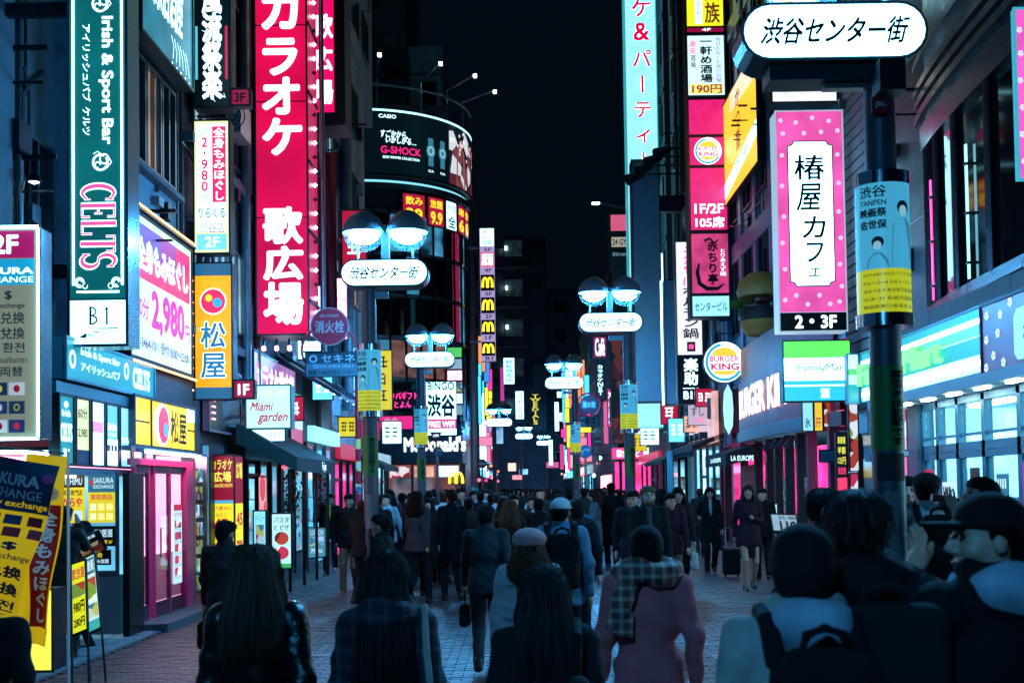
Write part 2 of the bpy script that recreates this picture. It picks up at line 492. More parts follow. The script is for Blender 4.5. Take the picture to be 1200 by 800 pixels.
def nets(F, X, Y, Z):
 n = F.shape; neg = F < 0
 off = [(i, j, k) for i in (0, 1) for j in (0, 1) for k in (0, 1)]
 c = [(n[0] - 1), (n[1] - 1), (n[2] - 1)]
 cnt = np.zeros(c, int)
 for i, j, k in off: cnt += neg[i:i + c[0], j:j + c[1], k:k + c[2]]
 act = (cnt > 0) & (cnt < 8)
 I = np.argwhere(act)
 if not len(I): return np.zeros((0, 3)), np.zeros((0, 4), int)
 idx = np.full(c, -1); idx[act] = np.arange(len(I))
 acc = np.zeros((len(I), 3)); num = np.zeros(len(I))
 ax = (X, Y, Z)
 for a in range(3):
  for o in off:
   if o[a]: continue
   o2 = list(o); o2[a] = 1
   A = I + o; B = I + o2
   fa = F[A[:, 0], A[:, 1], A[:, 2]]; fb = F[B[:, 0], B[:, 1], B[:, 2]]
   m = (fa < 0) != (fb < 0)
   t = fa[m] / (fa[m] - fb[m])
   P = np.stack([ax[q][A[m][:, q]] for q in range(3)], 1)
   P[:, a] += t * (ax[a][B[m][:, a]] - ax[a][A[m][:, a]])
   acc[m] += P; num[m] += 1
 V = acc / num[:, None]
 faces = []
 for a in range(3):
  b, d = (a + 1) % 3, (a + 2) % 3
  s0 = [slice(None)] * 3; s1 = [slice(None)] * 3
  s0[a] = slice(0, n[a] - 1); s1[a] = slice(1, n[a])
  E = neg[tuple(s0)] != neg[tuple(s1)]
  P = np.argwhere(E)
  P = P[(P[:, b] > 0) & (P[:, d] > 0) & (P[:, b] < n[b] - 1) & (P[:, d] < n[d] - 1)]
  q = []
  for ob, od in ((1, 1), (0, 1), (0, 0), (1, 0)):
   C = P.copy(); C[:, b] -= ob; C[:, d] -= od; q.append(idx[C[:, 0], C[:, 1], C[:, 2]])
  q = np.stack(q, 1)
  fl = neg[P[:, 0], P[:, 1], P[:, 2]]
  q[~fl] = q[~fl][:, ::-1]
  faces.append(q)
 return V, np.vstack(faces)
def solid_mesh(name, vf, m, smooth=True):
 v, f = vf; me = bpy.data.meshes.new(name)
 me.vertices.add(len(v)); me.vertices.foreach_set("co", v.astype(np.float32).ravel())
 me.loops.add(f.size); me.loops.foreach_set("vertex_index", f.astype(np.int32).ravel())
 me.polygons.add(len(f)); me.polygons.foreach_set("loop_start", np.arange(0, f.size, 4, dtype=np.int32))
 me.materials.append(m)
 me.update(calc_edges=True); me.validate()
 me.polygons.foreach_set("use_smooth", [smooth] * len(me.polygons))
 me.update()
 return me
def ik(a, b, l1, l2, pole):
 """middle joint of a two-bone limb from a to b bending towards pole"""
 a, b, pole = (np.array(q, float) for q in (a, b, pole))
 d = b - a; L = np.linalg.norm(d); m = (l1 + l2) * .999
 if L > m: b = a + d * (m / L); d = b - a; L = m
 u = d / L; x = (l1 * l1 - l2 * l2 + L * L) / (2 * L); h = math.sqrt(max(l1 * l1 - x * x, 0))
 w = pole - u * (pole @ u); w = w / (np.linalg.norm(w) + 1e-9)
 return a + u * x + w * h, b
SKIN = mat("skin", '#c9937a', .5, var=.08, vscale=20)
SKINP = mat("pale_skin", '#a9826e', .5, var=.06, vscale=20)
SHOEM = mat("black_leather_shoe", '#0b0a0b', .35)
HAIRB = mat("black_hair", '#080609', .68, spec=.12, bump=.9, bscale=40, stretch=(9, 9, .5))
HAIRN = mat("dark_brown_hair", '#1c100c', .68, spec=.14, bump=.9, bscale=40, stretch=(9, 9, .5))
HAIRR = mat("chestnut_hair", '#33190f', .66, spec=.2, bump=.9, bscale=40, stretch=(9, 9, .5))
HAIRF = mat("fair_brown_hair", '#5d4028', .5, spec=.3, bump=.5, bscale=40, stretch=(9, 9, .5))
EYEM = mat("dark_eye", '#0a0808', .15)
LIPM = mat("lips", '#8e4a45', .5)
def cloth(name, c, rough=.85, var=.15): return mat(name, c, rough, spec=.2, bump=.35, bscale=180, var=var, vscale=9)
CL = dict(black=cloth("black_cloth", '#101114'), navy=cloth("navy_cloth", '#101522'), suit=mat("dark_suit_wool", '#0f1218', .8, bump=.3, bscale=260),
   grey=cloth("grey_cloth", '#3c4148'), dgrey=cloth("dark_grey_cloth", '#1a1d21'), teal=cloth("faded_blue_cloth", '#51707c'),
   leather=mat("black_leather", '#0c0c0e', .3, bump=.5, bscale=24), pink=cloth("dusty_pink_suede", '#dc6c70', .9), white=cloth("off_white_cloth", '#b9b4b4'),
   cream=cloth("cream_cloth", '#a79b90'), hoodie=cloth("light_grey_hoodie", '#9aa8b4'), khaki=cloth("khaki_trousers", '#5c5848'), jeans=cloth("dark_jeans", '#161d28'),
   purple=cloth("dark_plum_sweater", '#2b1626'), brown=cloth("brown_cloth", '#3a2a22'), denim=cloth("washed_denim", '#5f7f92'), orange=cloth("orange_cloth", '#a8542a'),
   yellow=cloth("yellow_cloth", '#b09a2a'), shirt=cloth("pale_shirt", '#8fa5b0'), red=cloth("dark_red_cloth", '#4a1420'), olive=cloth("olive_cloth", '#1e221b'))
def plaid(name="dark_plaid_wool", c0=(.006, .008, .014, 1), c1=(.045, .05, .065, 1), sc_=95, th=.72):
 m = mat(name, '#121520', .85)
 nt = m.node_tree; p = nt.nodes["Principled BSDF"]
 tc = nt.nodes.new("ShaderNodeTexCoord"); sx = nt.nodes.new("ShaderNodeSeparateXYZ"); nt.links.new(tc.outputs["Object"], sx.inputs[0])
 outs = []
 for ax, sc in ((0, sc_), (2, sc_)):
  a = nt.nodes.new("ShaderNodeMath"); a.operation = 'MULTIPLY'; a.inputs[1].default_value = sc; nt.links.new(sx.outputs[ax], a.inputs[0])
  b = nt.nodes.new("ShaderNodeMath"); b.operation = 'SINE'; nt.links.new(a.outputs[0], b.inputs[0])
  c = nt.nodes.new("ShaderNodeMath"); c.operation = 'GREATER_THAN'; c.inputs[1].default_value = th; nt.links.new(b.outputs[0], c.inputs[0]); outs.append(c)
 s = nt.nodes.new("ShaderNodeMath"); s.operation = 'ADD'; nt.links.new(outs[0].outputs[0], s.inputs[0]); nt.links.new(outs[1].outputs[0], s.inputs[1])
 r = nt.nodes.new("ShaderNodeValToRGB"); e = r.color_ramp.elements
 e[0].color = c0; e[1].color = c1; e[1].position = 1
 h = nt.nodes.new("ShaderNodeMath"); h.operation = 'MULTIPLY'; h.inputs[1].default_value = .5
 nt.links.new(s.outputs[0], h.inputs[0]); nt.links.new(h.outputs[0], r.inputs[0]); nt.links.new(r.outputs[0], p.inputs["Base Color"])
 return m
CL['plaid'] = plaid()
CL['tartan'] = plaid("tartan_scarf_wool", (.16, .05, .045, 1), (.55, .38, .3, 1), 120, .45)
def rotm(yaw, pitch=0, roll=0):
 """head frame: columns right, forward, up"""
 return np.array(Matrix.Rotation(yaw, 3, 'Z') @ Matrix.Rotation(pitch, 3, 'X') @ Matrix.Rotation(roll, 3, 'Y'))
def person(label, x, y, h=1.7, yaw=0, top='black', legs='black', hair='short', hm=None, hat=None, hatm=None, stride=.5, coat=.80, hands=None,
   look=(0, 0), step=.017, fine=None, group=None, skirt=None, shoes=None, hood=False, scarf=None, face=0, wide=1.0, skin=None, inner=None,
   lean=0.0, sleeve=None, crowd=False, puffer=False, furry=None, cat="person", phase=1, zfoot=0.0, gait=True, long=.42, collar=None, beard=False):
 """one pedestrian facing +Y turned by yaw; the body is one mesh, clothes and hair its children.
 hands: (left, right) wrist targets in body metres (x right, y forward, z up) or None for hanging"""
 K = h / 1.72; wide *= .90 if hair in ('long', 'bob') else .97; skin = skin or SKIN; hm = hm or HAIRB
 topm = CL[top] if isinstance(top, str) else top; legm = CL[legs] if isinstance(legs, str) else legs
 st = step / K
 # joints
 pel = np.array((0, 0, .93));
 def spine(z): return np.array((0, lean * (z - .93), z))
 st_f = .26 * stride * phase
 ank = {}; knee = {}; hip = {}
 for sd in (-1, 1):
  hip[sd] = np.array((.09 * sd, 0, .90))
  f = st_f * sd
  a = np.array((.085 * sd, f, .085 + (max(0, -f) * .35)))
  knee[sd], ank[sd] = ik(hip[sd], a, .43, .42, (0, 1, 0))
 S = spine(1.40); sh = {sd: S + (.183 * sd * wide, 0, .008) for sd in (-1, 1)}
 wr = {}; elb = {}
 for i, sd in enumerate((-1, 1)):
  tg = hands[i] if hands and hands[i] is not None else (.24 * sd * wide, -st_f * sd * .8 + .04, .90)
  tg = np.array(tg, float)
  elb[sd], wr[sd] = ik(sh[sd], tg, .28, .25, (.3 * sd, -1, -.3) if tg[2] < 1.05 else (.35 * sd, -.25, -1))
 hc = spine(1.59) + np.array((0, .015, 0))
 Hm = rotm(look[0], look[1]); H = lambda a, b, c: hc + Hm @ np.array((a, b, c))
 hp = spine(1.46)
 # ---- body
 B = Solid()
 B.ell(spine(.93) * 1, (.145, .10, .12)).cone(spine(1.0), spine(1.25), .105, .11, .06).ell(spine(1.27), (.14, .095, .17), k=.05)
 B.cone(sh[-1], sh[1], .05, .05, .05)
 B.cone(spine(1.40), H(0, -.012, -.05), .062, .052, .03)
 for sd in (-1, 1):
  B.cone(sh[sd], elb[sd], .042, .033, .02).cone(elb[sd], wr[sd], .033, .025, .01)
  B.cone(hip[sd], knee[sd], .078, .052, .04).cone(knee[sd], ank[sd], .052, .036, .02)
  B.cone(ank[sd] + (0, -.03, -.05), ank[sd] + (0, .14, -.055), .034, .028, .02)
  d = wr[sd] - elb[sd]; d = d / np.linalg.norm(d)
  # palm, thumb and four fingers, slightly curled
  side = np.cross(d, (sd * 1.0, 0.0, 0.0) if abs(d[0]) < .8 else (0, 0, 1.0)); side /= np.linalg.norm(side) + 1e-9
  nrm = np.cross(side, d)
  pm = wr[sd] + d * .05
  B.ell(pm, (.021, .040, .046) , rot=np.stack([nrm, side, d], 1), k=.015)
  if fine is not None or step < .012:
   for q in range(4):
    a = wr[sd] + d * .085 + side * (.028 - .019 * q); ln = (.036, .042, .040, .030)[q]
    b = a + d * ln + side * (.004 - .003 * q); c = b + d * ln * .7 - nrm * sd * .02
    B.cone(a - d * .02, b, .0088, .0085, .004).cone(b, c, .0085, .0072, .003)
   a = wr[sd] + d * .03 + side * .032; B.cone(a, a + side * .03 + d * .032, .0115, .0098, .008).cone(a + side * .03 + d * .032, a + side * .034 + d * .062, .0095, .008, .003)
  else:
   B.cone(wr[sd] + d * .06, wr[sd] + d * .125, .027, .017, .02).cone(wr[sd] + d * .04, wr[sd] + d * .085 + side * .035, .013, .010, .01)
 # head
 B.ell(H(0, -.008, .03), (.074, .092, .094), rot=Hm, k=.02)
 B.ell(H(0, .022, -.04), (.057, .066, .078), rot=Hm, k=.03)
 B.ell(H(0, .066, -.097), (.024, .022, .02), rot=Hm, k=.03)
 B.cone(H(0, .088, .012), H(0, .109, -.026), .009, .013, .012)
 B.ell(H(0, .096, -.034), (.019, .012, .009), rot=Hm, k=.008)
 for sd in (-1, 1):
  B.ell(H(.078 * sd, -.004, -.008), (.010, .020, .031), rot=Hm, k=.008)
  if face or fine:
   B.ell(H(.031 * sd, .094, .006), (.017, .012, .010), rot=Hm, k=.014, mode='-')
   B.cone(H(.016 * sd, .086, .027), H(.046 * sd, .076, .025), .009, .007, .012)
   B.ell(H(.045 * sd, .06, -.03), (.02, .02, .018), rot=Hm, k=.03)
 if face or fine:
  B.ell(H(0, .088, -.063), (.022, .010, .0055), rot=Hm, k=.006).ell(H(0, .086, -.074), (.019, .010, .006), rot=Hm, k=.006)
 hs = fine
 body = link("person", solid_mesh("person", _sc(B.mesh(st, hs), K), skin))
 body.location = (x, y, zfoot); body.rotation_euler = (0, 0, yaw)
 tag(body, label, cat, group)
 def child(name, sol, m, folds=.0, strands=.0, stp=None, fine=None):
  return link(name, solid_mesh(name, _sc(sol.mesh((stp or st), fine, folds, strands, seed=x * 3.1 + y), K), m), body)
 # ---- legs
 fo = .004 if not crowd else .0
 if skirt is not None:
  Sk = Solid(); Sk.ell((0, 0, .93), (.165, .12, .12)).cone((0, 0, .9), (0, 0, skirt - .05), .125, .165, .05).below(skirt)
  child("skirt", Sk, legm, fo)
 else:
  Tr = Solid(); Tr.ell((0, -.005, .93), (.152, .108, .13), k=.04)
  for sd in (-1, 1):
   Tr.cone(hip[sd], knee[sd], .090, .067, .03).cone(knee[sd], ank[sd] + (0, 0, -.01), .067, .054, .02)
  Tr.below(.045)
  child("trousers", Tr, legm, fo)
 Sh = Solid()
 for sd in (-1, 1):
  a = ank[sd]
  Sh.cone(a + (0, -.035, -.045), a + (0, .15, -.053), .043, .035, .02).cone(a + (0, -.02, -.04), a + (0, -.02, .02), .045, .045, .02)
 Sh.below(min(ank[-1][2], ank[1][2]) - .085)
 child("shoes", Sh, shoes or SHOEM)
 # ---- upper garment
 J = Solid(); A = .0 if not puffer else .018
 J.ell(spine(1.25), (.185 * wide + A, .135 + A, .21), k=.06).cone(sh[-1] + (.02, 0, -.005), sh[1] + (-.02, 0, -.005), .068 + A, .068 + A, .04)
 J.cone(spine(1.42), spine(1.485), .088, .072, .04)
 if coat > .9: J.ell(spine(1.0), (.168 + A, .13 + A, .17), k=.06)
 else: J.ell(spine(.98), (.172 + A, .137 + A, .2), k=.06)
 if coat <= .9:
  fl = (.8 - coat) * .10
  for z0, z1 in ((.95, (.95 + coat) / 2 - .03), ((.95 + coat) / 2 - .03, coat - .07)):
   for dx in (-.055, 0, .055): J.cone((dx, 0, z0), (dx * (1.2 + fl), 0, z1), .125 + A, .13 + A + fl, .05)
 J.below(coat)
 sl = sleeve if sleeve is not None else 1.0
 for sd in (-1, 1):
  J.cone(sh[sd] + (-.01 * sd, 0, .0), elb[sd], .066 + A, .054 + A, .03)
  if sl > 0: J.cone(elb[sd], elb[sd] + (wr[sd] - elb[sd]) * (sl * .98), .054 + A, .041 + A * .7, .03)
 if puffer:
  for z in np.arange(coat + .05, 1.42, .075): J.ell(spine(z) , (.20, .16, .035), k=.02)
 if collar is not None:
  J.cone(spine(1.46) + (0, 0, 0), spine(1.52), .082, .078, .02)
 if hood:
  J.ell(spine(1.455) + (0, -.085, 0), (.125, .085, .085), k=.05).cone(spine(1.50) + (-.07, .0, 0), spine(1.50) + (.07, .0, 0), .05, .05, .04)
  J.ell(spine(1.56) + (0, -.02, 0), (.075, .065, .06), k=.02, mode='-')
 ch = child("jacket" if coat > .7 else "coat", J, topm, (.0055 if not crowd else .004) + (0.002 if puffer else 0), stp=st)
 if hood is not False and hood is not True:
  Hd = Solid(); Hd.ell(spine(1.455) + (0, -.085, 0), (.128, .088, .085), k=.05).cone(spine(1.465) + (-.085, .01, 0), spine(1.465) + (.085, .01, 0), .05, .05, .05)
  Hd.cone(spine(1.42) + (-.05, .075, 0), spine(1.42) + (.05, .075, .0), .045, .045, .04)
  Hd.ell(spine(1.60) + (0, -.015, 0), (.085, .08, .09), k=.02, mode='-')
  child("hood", Hd, CL[hood], .006)
 if inner:
  In = Solid(); In.ell(spine(1.30) + (0, .118, 0), (.035, .03, .15), k=.02).ell(spine(1.45) + (0, .07, 0), (.045, .035, .035), k=.02); child("shirt", In, CL[inner], 0)
 if scarf:
  Sc = Solid()
  for i in range(10):
   t0, t1 = i * .628, (i + 1) * .628
   Sc.cone(spine(1.47 + .02 * math.sin(t0 * 2)) + (.135 * math.cos(t0), .115 * math.sin(t0) - .02, .02), spine(1.47 + .02 * math.sin(t1 * 2)) + (.135 * math.cos(t1), .115 * math.sin(t1) - .02, .02), .06, .06, .02)
  Sc.cone(spine(1.47) + (-.10, -.14, 0), spine(1.28) + (-.17, -.165, 0), .06, .055, .02)
  for q in range(7): Sc.cone(spine(1.27) + (-.225 + .02 * q, -.17, 0), spine(1.15) + (-.235 + .022 * q, -.175, 0), .013, .008, .004)
  child("scarf", Sc, CL[scarf], .007)
 if furry:
  Fu = Solid();
  for i in range(8):
   t0 = i * .785; Fu.ell(spine(1.46) + (.12 * math.cos(t0), .09 * math.sin(t0) - .03, .01 * (i % 2)), (.055, .05, .05), k=.02)
  child("fur_collar", Fu, furry, .006, 0)
 # ---- hair and hat
 if hair:
  Ha = Solid(); cut = {'cap': .035, 'beanie': .0, 'knit': .04}.get(hat)
  Ha.ell(H(0, -.018, .042), (.089, .102, .094), rot=Hm, k=.02)
  Ha.ell(H(0, .03, .07), (.076, .070, .055), rot=Hm, k=.03)
  if hair == 'short':
   Ha.ell(H(0, -.05, -.01), (.078, .06, .08), rot=Hm, k=.03)
   Ha.box(H(0, .11, -.06), (.12, .085, .10), .02, rot=Hm, k=.015, mode='-').box(H(0, .03, -.11), (.12, .07, .10), .02, rot=Hm, k=.015, mode='-')
   Ha.box(H(0, -.05, -.16), (.13, .12, .09), .02, rot=Hm, k=.01, mode='-')
  elif hair in ('long', 'bob'):
   ln = long if hair == 'long' else .17
   n = 5
   for i in range(n):
    z0 = -.02 - ln * i / n; z1 = -.02 - ln * (i + 1) / n
    w0 = .094 + .012 * math.sin(min(i / n * 2, 1) * 1.5) ; y0 = -.045 - .05 * min(1, i / n * 2)
    xo = .018 + .035 * (i / n); a = hc + np.array((-xo, y0, z0)) ; b = hc + np.array((xo, y0, z0))
    Ha.cone(a, b, w0 * .82, w0 * .82, .05)
   for sd in (-1, 1):
    Ha.cone(H(.076 * sd, .01, .02), H(.086 * sd, .03, -.09), .024, .026, .03).cone(H(.086 * sd, .03, -.09), hc + np.array((.10 * sd, .03, -min(ln, .24))), .026, .018, .03)
   Ha.ell(H(0, .115, -.045), (.056, .06, .092), rot=Hm, k=.012, mode='-')
  elif hair == 'bun':
   Ha.ell(H(0, -.05, -.01), (.078, .06, .08), rot=Hm, k=.03).ell(H(0, -.13, .04), (.045, .045, .045), rot=Hm, k=.02)
   Ha.box(H(0, .11, -.06), (.12, .085, .10), .02, rot=Hm, k=.015, mode='-').box(H(0, -.02, -.15), (.13, .12, .09), .02, rot=Hm, k=.01, mode='-')
  if cut is not None: Ha.box(H(0, 0, cut + .15), (.2, .2, .15), .01, rot=Hm, k=.004, mode='-')
  hst = st * (.75 if step < .02 else 1)
  hob = child("hair", Ha, hm, .0 if hair != 'short' else .003, .0022 if hair != 'short' else .0012, hst)
  if step <= .0145 and not crowd and hat not in ('cap', 'beanie'): strands_on(hob, hm, hc * K, K, hair, body)
 if hat:
  Ht = Solid(); hmat = hatm or CL['black']
  if hat == 'beanie':
   Ht.ell(H(0, -.012, .045), (.094, .108, .105), rot=Hm, k=.02).ell(H(0, -.012, .012), (.098, .112, .035), rot=Hm, k=.01)
   Ht.box(H(0, .04, -.13), (.2, .2, .14), .01, rot=Hm, k=.005, mode='-')
   if not face: Ht.ell(H(0, -.05, -.0), (.088, .075, .085), rot=Hm, k=.02)
  elif hat == 'cap':
   Ht.ell(H(0, -.01, .045), (.090, .106, .088), rot=Hm, k=.01).box(H(0, 0, -.095), (.2, .2, .125), .01, rot=Hm, k=.004, mode='-')
   Ht.ell(H(0, .115, .040), (.072, .085, .009), rot=Hm, k=.008)
  elif hat == 'knit':
   Ht.ell(H(0, -.015, .075), (.118, .128, .078), rot=Hm, k=.03).ell(H(0, .0, .025), (.092, .105, .035), rot=Hm, k=.02)
   Ht.ell(H(0, .10, .03), (.06, .05, .012), rot=Hm, k=.01)
  child({"beanie": "beanie", "cap": "cap", "knit": "knit_cap"}[hat], Ht, hmat, .0012, 0, st * .8)
 if (face or fine) and not crowd:
  e = MB()
  for sd in (-1, 1):
   c = H(.031 * sd, .083, .006)
   e.lathe(tuple(c), [(.0001, -.009), (.008, -.005), (.0105, 0), (.008, .005), (.0001, .009)], 10)
   a = H(.017 * sd, .101, .026); b = H(.034 * sd, .0985, .030); c2 = H(.049 * sd, .090, .025)
   e.path([tuple(a), tuple(b), tuple(c2)], .0034, 6)
  eo = link("eyes", e.mesh("eyes", EYEM), body); eo.scale = (K, K, K)
  l = Solid(); l.ell(H(0, .094, -.066), (.021, .008, .0075), rot=Hm, k=.005)
  child("lips", l, LIPM, 0, 0, .005)
 if beard:
  bd = Solid(); bd.ell(H(0, .035, -.075), (.062, .066, .055), rot=Hm, k=.01).box(H(0, .06, .03), (.2, .2, .075), .01, rot=Hm, k=.01, mode='-')
  bd.ell(H(0, .11, -.055), (.02, .03, .012), rot=Hm, k=.01, mode='-')
  child("beard", bd, hm, .001, 0, .009)
 body["_wl"] = [float(q) for q in wr[-1] * K]; body["_wr"] = [float(q) for q in wr[1] * K]; body["_k"] = K
 return body
def _sc(vf, K): return vf[0] * K, vf[1]
def strands_on(hob, m, c, K, kind, body):
 """loose locks laid along and lifting off the hair's own surface"""
 v = np.empty(len(hob.data.vertices) * 3); hob.data.vertices.foreach_get("co", v); v = v.reshape(-1, 3) - c - np.array((0, -.02 * K, 0))
 NT, NZ = 36, 44; z0, z1 = v[:, 2].min(), v[:, 2].max(); T_ = np.full((NT, NZ), np.nan)
 ti = ((np.arctan2(v[:, 0], -v[:, 1]) / (2 * math.pi) + .5) * NT).astype(int) % NT; zi = np.clip(((v[:, 2] - z0) / (z1 - z0) * (NZ - 1)).astype(int), 0, NZ - 1)
 rr = np.hypot(v[:, 0], v[:, 1])
 for a, b, r in zip(ti, zi, rr): T_[a, b] = r if np.isnan(T_[a, b]) else max(T_[a, b], r)
 V = []; Fc = []; n = 0; lg = kind in ('long', 'bob'); N = 1500 if lg else 1300; seg = 9 if lg else 4
 for s_ in range(N):
  th = random.uniform(-2.2, 2.2) if lg else random.uniform(-2.6, 2.6)
  zs = z1 - abs(random.gauss(0, .05 if lg else .09)) * K; ze = z0 + random.uniform(-.03, .12) * K if lg and random.random() < .8 else zs - random.uniform(.03, .07) * K
  w = random.uniform(.0008, .0022) * K; ph = random.uniform(0, 6); am = random.uniform(.0, .05); lift = random.uniform(.0, .012 if lg else .02) * K; pts = []
  for q in range(seg + 1):
   f = q / seg; z = zs + (ze - zs) * f; t_ = th + am * math.sin(ph + 5 * f); a = int((t_ / (2 * math.pi) + .5) * NT) % NT; b = min(max(int((z - z0) / (z1 - z0) * (NZ - 1)), 0), NZ - 1)
   r = T_[a, b]
   if np.isnan(r): break
   fa = (t_ / (2 * math.pi) + .5) * NT - .5; a0 = int(math.floor(fa)); r0, r1 = T_[a0 % NT, b], T_[(a0 + 1) % NT, b]
   if not (np.isnan(r0) or np.isnan(r1)): r = r0 + (r1 - r0) * (fa - a0)
   r += .0015 + lift * (f ** 1.5 if not lg else .4 + .6 * f); pts.append((r * math.sin(t_), -r * math.cos(t_), z, t_))
  if len(pts) < 3: continue
  tw = random.uniform(-1.1, 1.1); ct, sn = math.cos(tw), math.sin(tw)
  for q, (x, y, z, t_) in enumerate(pts):
   k = w * (1 - .7 * q / len(pts)); ux, uy = math.cos(t_) * ct + math.sin(t_) * sn, math.sin(t_) * ct - math.cos(t_) * sn; V += [(x - k * ux, y - k * uy, z), (x + k * ux, y + k * uy, z)]
  for q in range(len(pts) - 1): Fc.append((n + 2 * q, n + 2 * q + 1, n + 2 * q + 3, n + 2 * q + 2))
  n += 2 * len(pts)
 me = bpy.data.meshes.new("loose_strands"); me.from_pydata((np.array(V) + c + np.array((0, -.02 * K, 0))).tolist(), [], Fc); me.materials.append(mat(m.name + "_painted_sheen", {"black_hair": '#241a1c', "dark_brown_hair": '#4a3026', "chestnut_hair": '#6a3c28'}.get(m.name, '#7a5a3c'), .6, spec=.25))  # strands coloured lighter than the hair to stand in for sheen
 o = link("loose_strands", me, body); o["kind"] = "stuff"
def worn(body, name, label, cat, build, m, step=.012, extra=(), folds=.003):
 """something a person carries or wears: its own top-level thing, standing where the body stands"""
 s = Solid(); build(s); K = body["_k"]
 o = link(name, solid_mesh(name, _sc(s.mesh(step, None, folds, 0, 3), K), m))
 o.location = body.location; o.rotation_euler = body.rotation_euler
 tag(o, label, cat)
 for pn, pb, pm in extra:
  q = Solid(); pb(q); link(pn, solid_mesh(pn, _sc(q.mesh(step * .8, None, 0, 0, 3), K), pm), o)
 return o
def backpack(body, label, m, big=1.0, wide=1.0, strapm=None, sx=.115, yb=-.235, handle=True, step=.012):
 strapm = strapm or m
 def bd(s):
  s.box((0, yb, 1.17), (.15 * big, .075, .22 * big), .055, k=.03).box((0, yb - .07, 1.08), (.115 * big, .035, .11), .03, k=.03)
  s.cone((-.09, yb - .03, 1.39 if big > .9 else 1.36), (.09, yb - .03, 1.39 if big > .9 else 1.36), .03, .03, .03)
 def strap(q, sd):
  q.path([(sx * sd, yb + .05, 1.37), (sx * sd * 1.02, -.10, 1.475), (sx * sd * 1.05, .0, 1.492), (sx * sd * 1.1, .09, 1.44), (sx * sd * 1.25, .14, 1.30), (sx * sd * 1.5, .08, 1.12), (sx * sd * 1.4, -.1, 1.02)], .021, .012)
  q.path([(sx * sd - .018, yb + .05, 1.37), (sx * sd - .018, -.10, 1.476), (sx * sd - .016, .0, 1.492)], .02, .012)
 ex = [("strap", lambda q: strap(q, -1), strapm), ("strap", lambda q: strap(q, 1), strapm)]
 if handle: ex.append(("handle", lambda q: q.path([(-.06, yb + .02, 1.40), (-.05, yb + .0, 1.45), (0, yb, 1.468), (.05, yb, 1.45), (.06, yb + .02, 1.40)], .011, .01), strapm))
 ex.append(("pocket", lambda q: q.box((0, yb - .10, 1.06), (.09 * big, .02, .085), .02, k=.02), m))
 return worn(body, "backpack", label, "backpack", bd, m, step, ex)
def handbag(body, side, label, m, w=.17, h=.13, name="handbag", cat="bag", thick=.05, dz=.22):
 wr = body["_wl"] if side < 0 else body["_wr"]; K = body["_k"]
 c = np.array([q / K for q in wr]) + np.array((0.0, .0, -.10))
 def bd(s): s.box(c + (0, 0, -dz), (thick, w, h), .04, k=.03).ell(c + (0, 0, -dz - h * .4), (thick * 1.3, w * 1.02, h * .6), k=.03)
 def hd(q): q.path([c + (0, -w * .5, -dz + h * .8), c + (0, -w * .3, -.02), c + (0, 0, .01), c + (0, w * .3, -.02), c + (0, w * .5, -dz + h * .8)], .010, .01)
 return worn(body, name, label, cat, bd, m, .012, [("handle", hd, m)])
# ================================================================ setting
ASPH = mat("dark_street_bed", '#20242a', .6, bump=.4, bscale=60, var=.3)
g = MB(); g.quad((-400, -60, 0), (400, -60, 0), (400, 900, 0), (-400, 900, 0))
tag(link("ground", g.mesh("ground", ASPH)), kind="structure")
def paver_mat():
 m = mat("worn_clay_paver", '#4d4c50', .38, bump=.5, bscale=90, var=.5, vscale=1.3)
 return m
PAV = paver_mat()
PAVS = [mat("paver_" + n, c, .36, bump=.5, bscale=80, var=.35, vscale=6) for n, c in (("grey", '#4b4b50'), ("brown", '#5a4c48'), ("dark", '#35373c'))]
ST = T("street", structure=True)
BX, BY = .21, .105
def paver(mb, x, y, dz):
 a, b, c, e = x + .002, x + BX - .002, y + .002, y + BY - .002; z = .03 + dz; q = .004
 mb.add([(a, c, 0), (b, c, 0), (b, e, 0), (a, e, 0), (a + q, c + q, z), (b - q, c + q, z), (b - q, e - q, z), (a + q, e - q, z)],
   [(0, 1, 5, 4), (1, 2, 6, 5), (2, 3, 7, 6), (3, 0, 4, 7), (4, 5, 6, 7)])
cells = []
yy = 4.5; r_ = 0
while yy < 34:
 x = -4.55 + (r_ % 2) * BX / 2
 while x < 6.3:
  cells.append((x, yy)); x += BX
 yy += BY; r_ += 1
def _rank(c):
 px, py = proj((c[0], c[1], .03))
 vis = (150 < px < 420 and py > 690) or (690 < px < 850 and py > 690) or (380 < px < 420 and py > 660)
 return (0 if vis else 1, c[1])
cells.sort(key=_rank)
pm = []
for v_ in range(3):
 for mm in PAVS:
  b_ = MB(); paver(b_, 0, 0, v_ * .0025); me = b_.mesh("paver", mm); pm.append(me)
for c in cells[:300]: link("paver", random.choice(pm), ST.o, (c[0], c[1], random.uniform(-.0015, .0015)))
bulk = [MB() for _ in PAVS]
for c in cells[300:]: paver(random.choice(bulk), c[0], c[1], random.uniform(-.002, .003))
for b_, mm in zip(bulk, PAVS):
 tag(link("pavers", b_.mesh("pavers", mm), ST.o), kind="stuff")
FARP = mat("far_paving", '#44464c', .4, bump=.5, bscale=14, var=.35)
sh_ = MB(); sh_.quad((-5, 34, .03), (6.4, 34, .03), (6.4, 200, .03), (-5, 200, .03)); link("far_paving", sh_.mesh("far_paving", FARP), ST.o)
CS = mat("smooth_concrete_slab", '#5c6166', .35, bump=.4, bscale=30, var=.3)
for i, (x0, x1, y0, y1) in enumerate(((1.9, 2.3, 8.6, 10.4), (1.9, 2.3, 10.42, 12.2), (2.32, 2.72, 10.42, 12.2), (1.0, 1.4, 15.0, 17.5), (-.6, -.2, 19, 22), (-2.4, -2.0, 16, 18.4))):
 m_ = MB(); m_.box(x0, x1, y0, y1, .0, .041); link("slab", m_.mesh("slab", CS), ST.o)
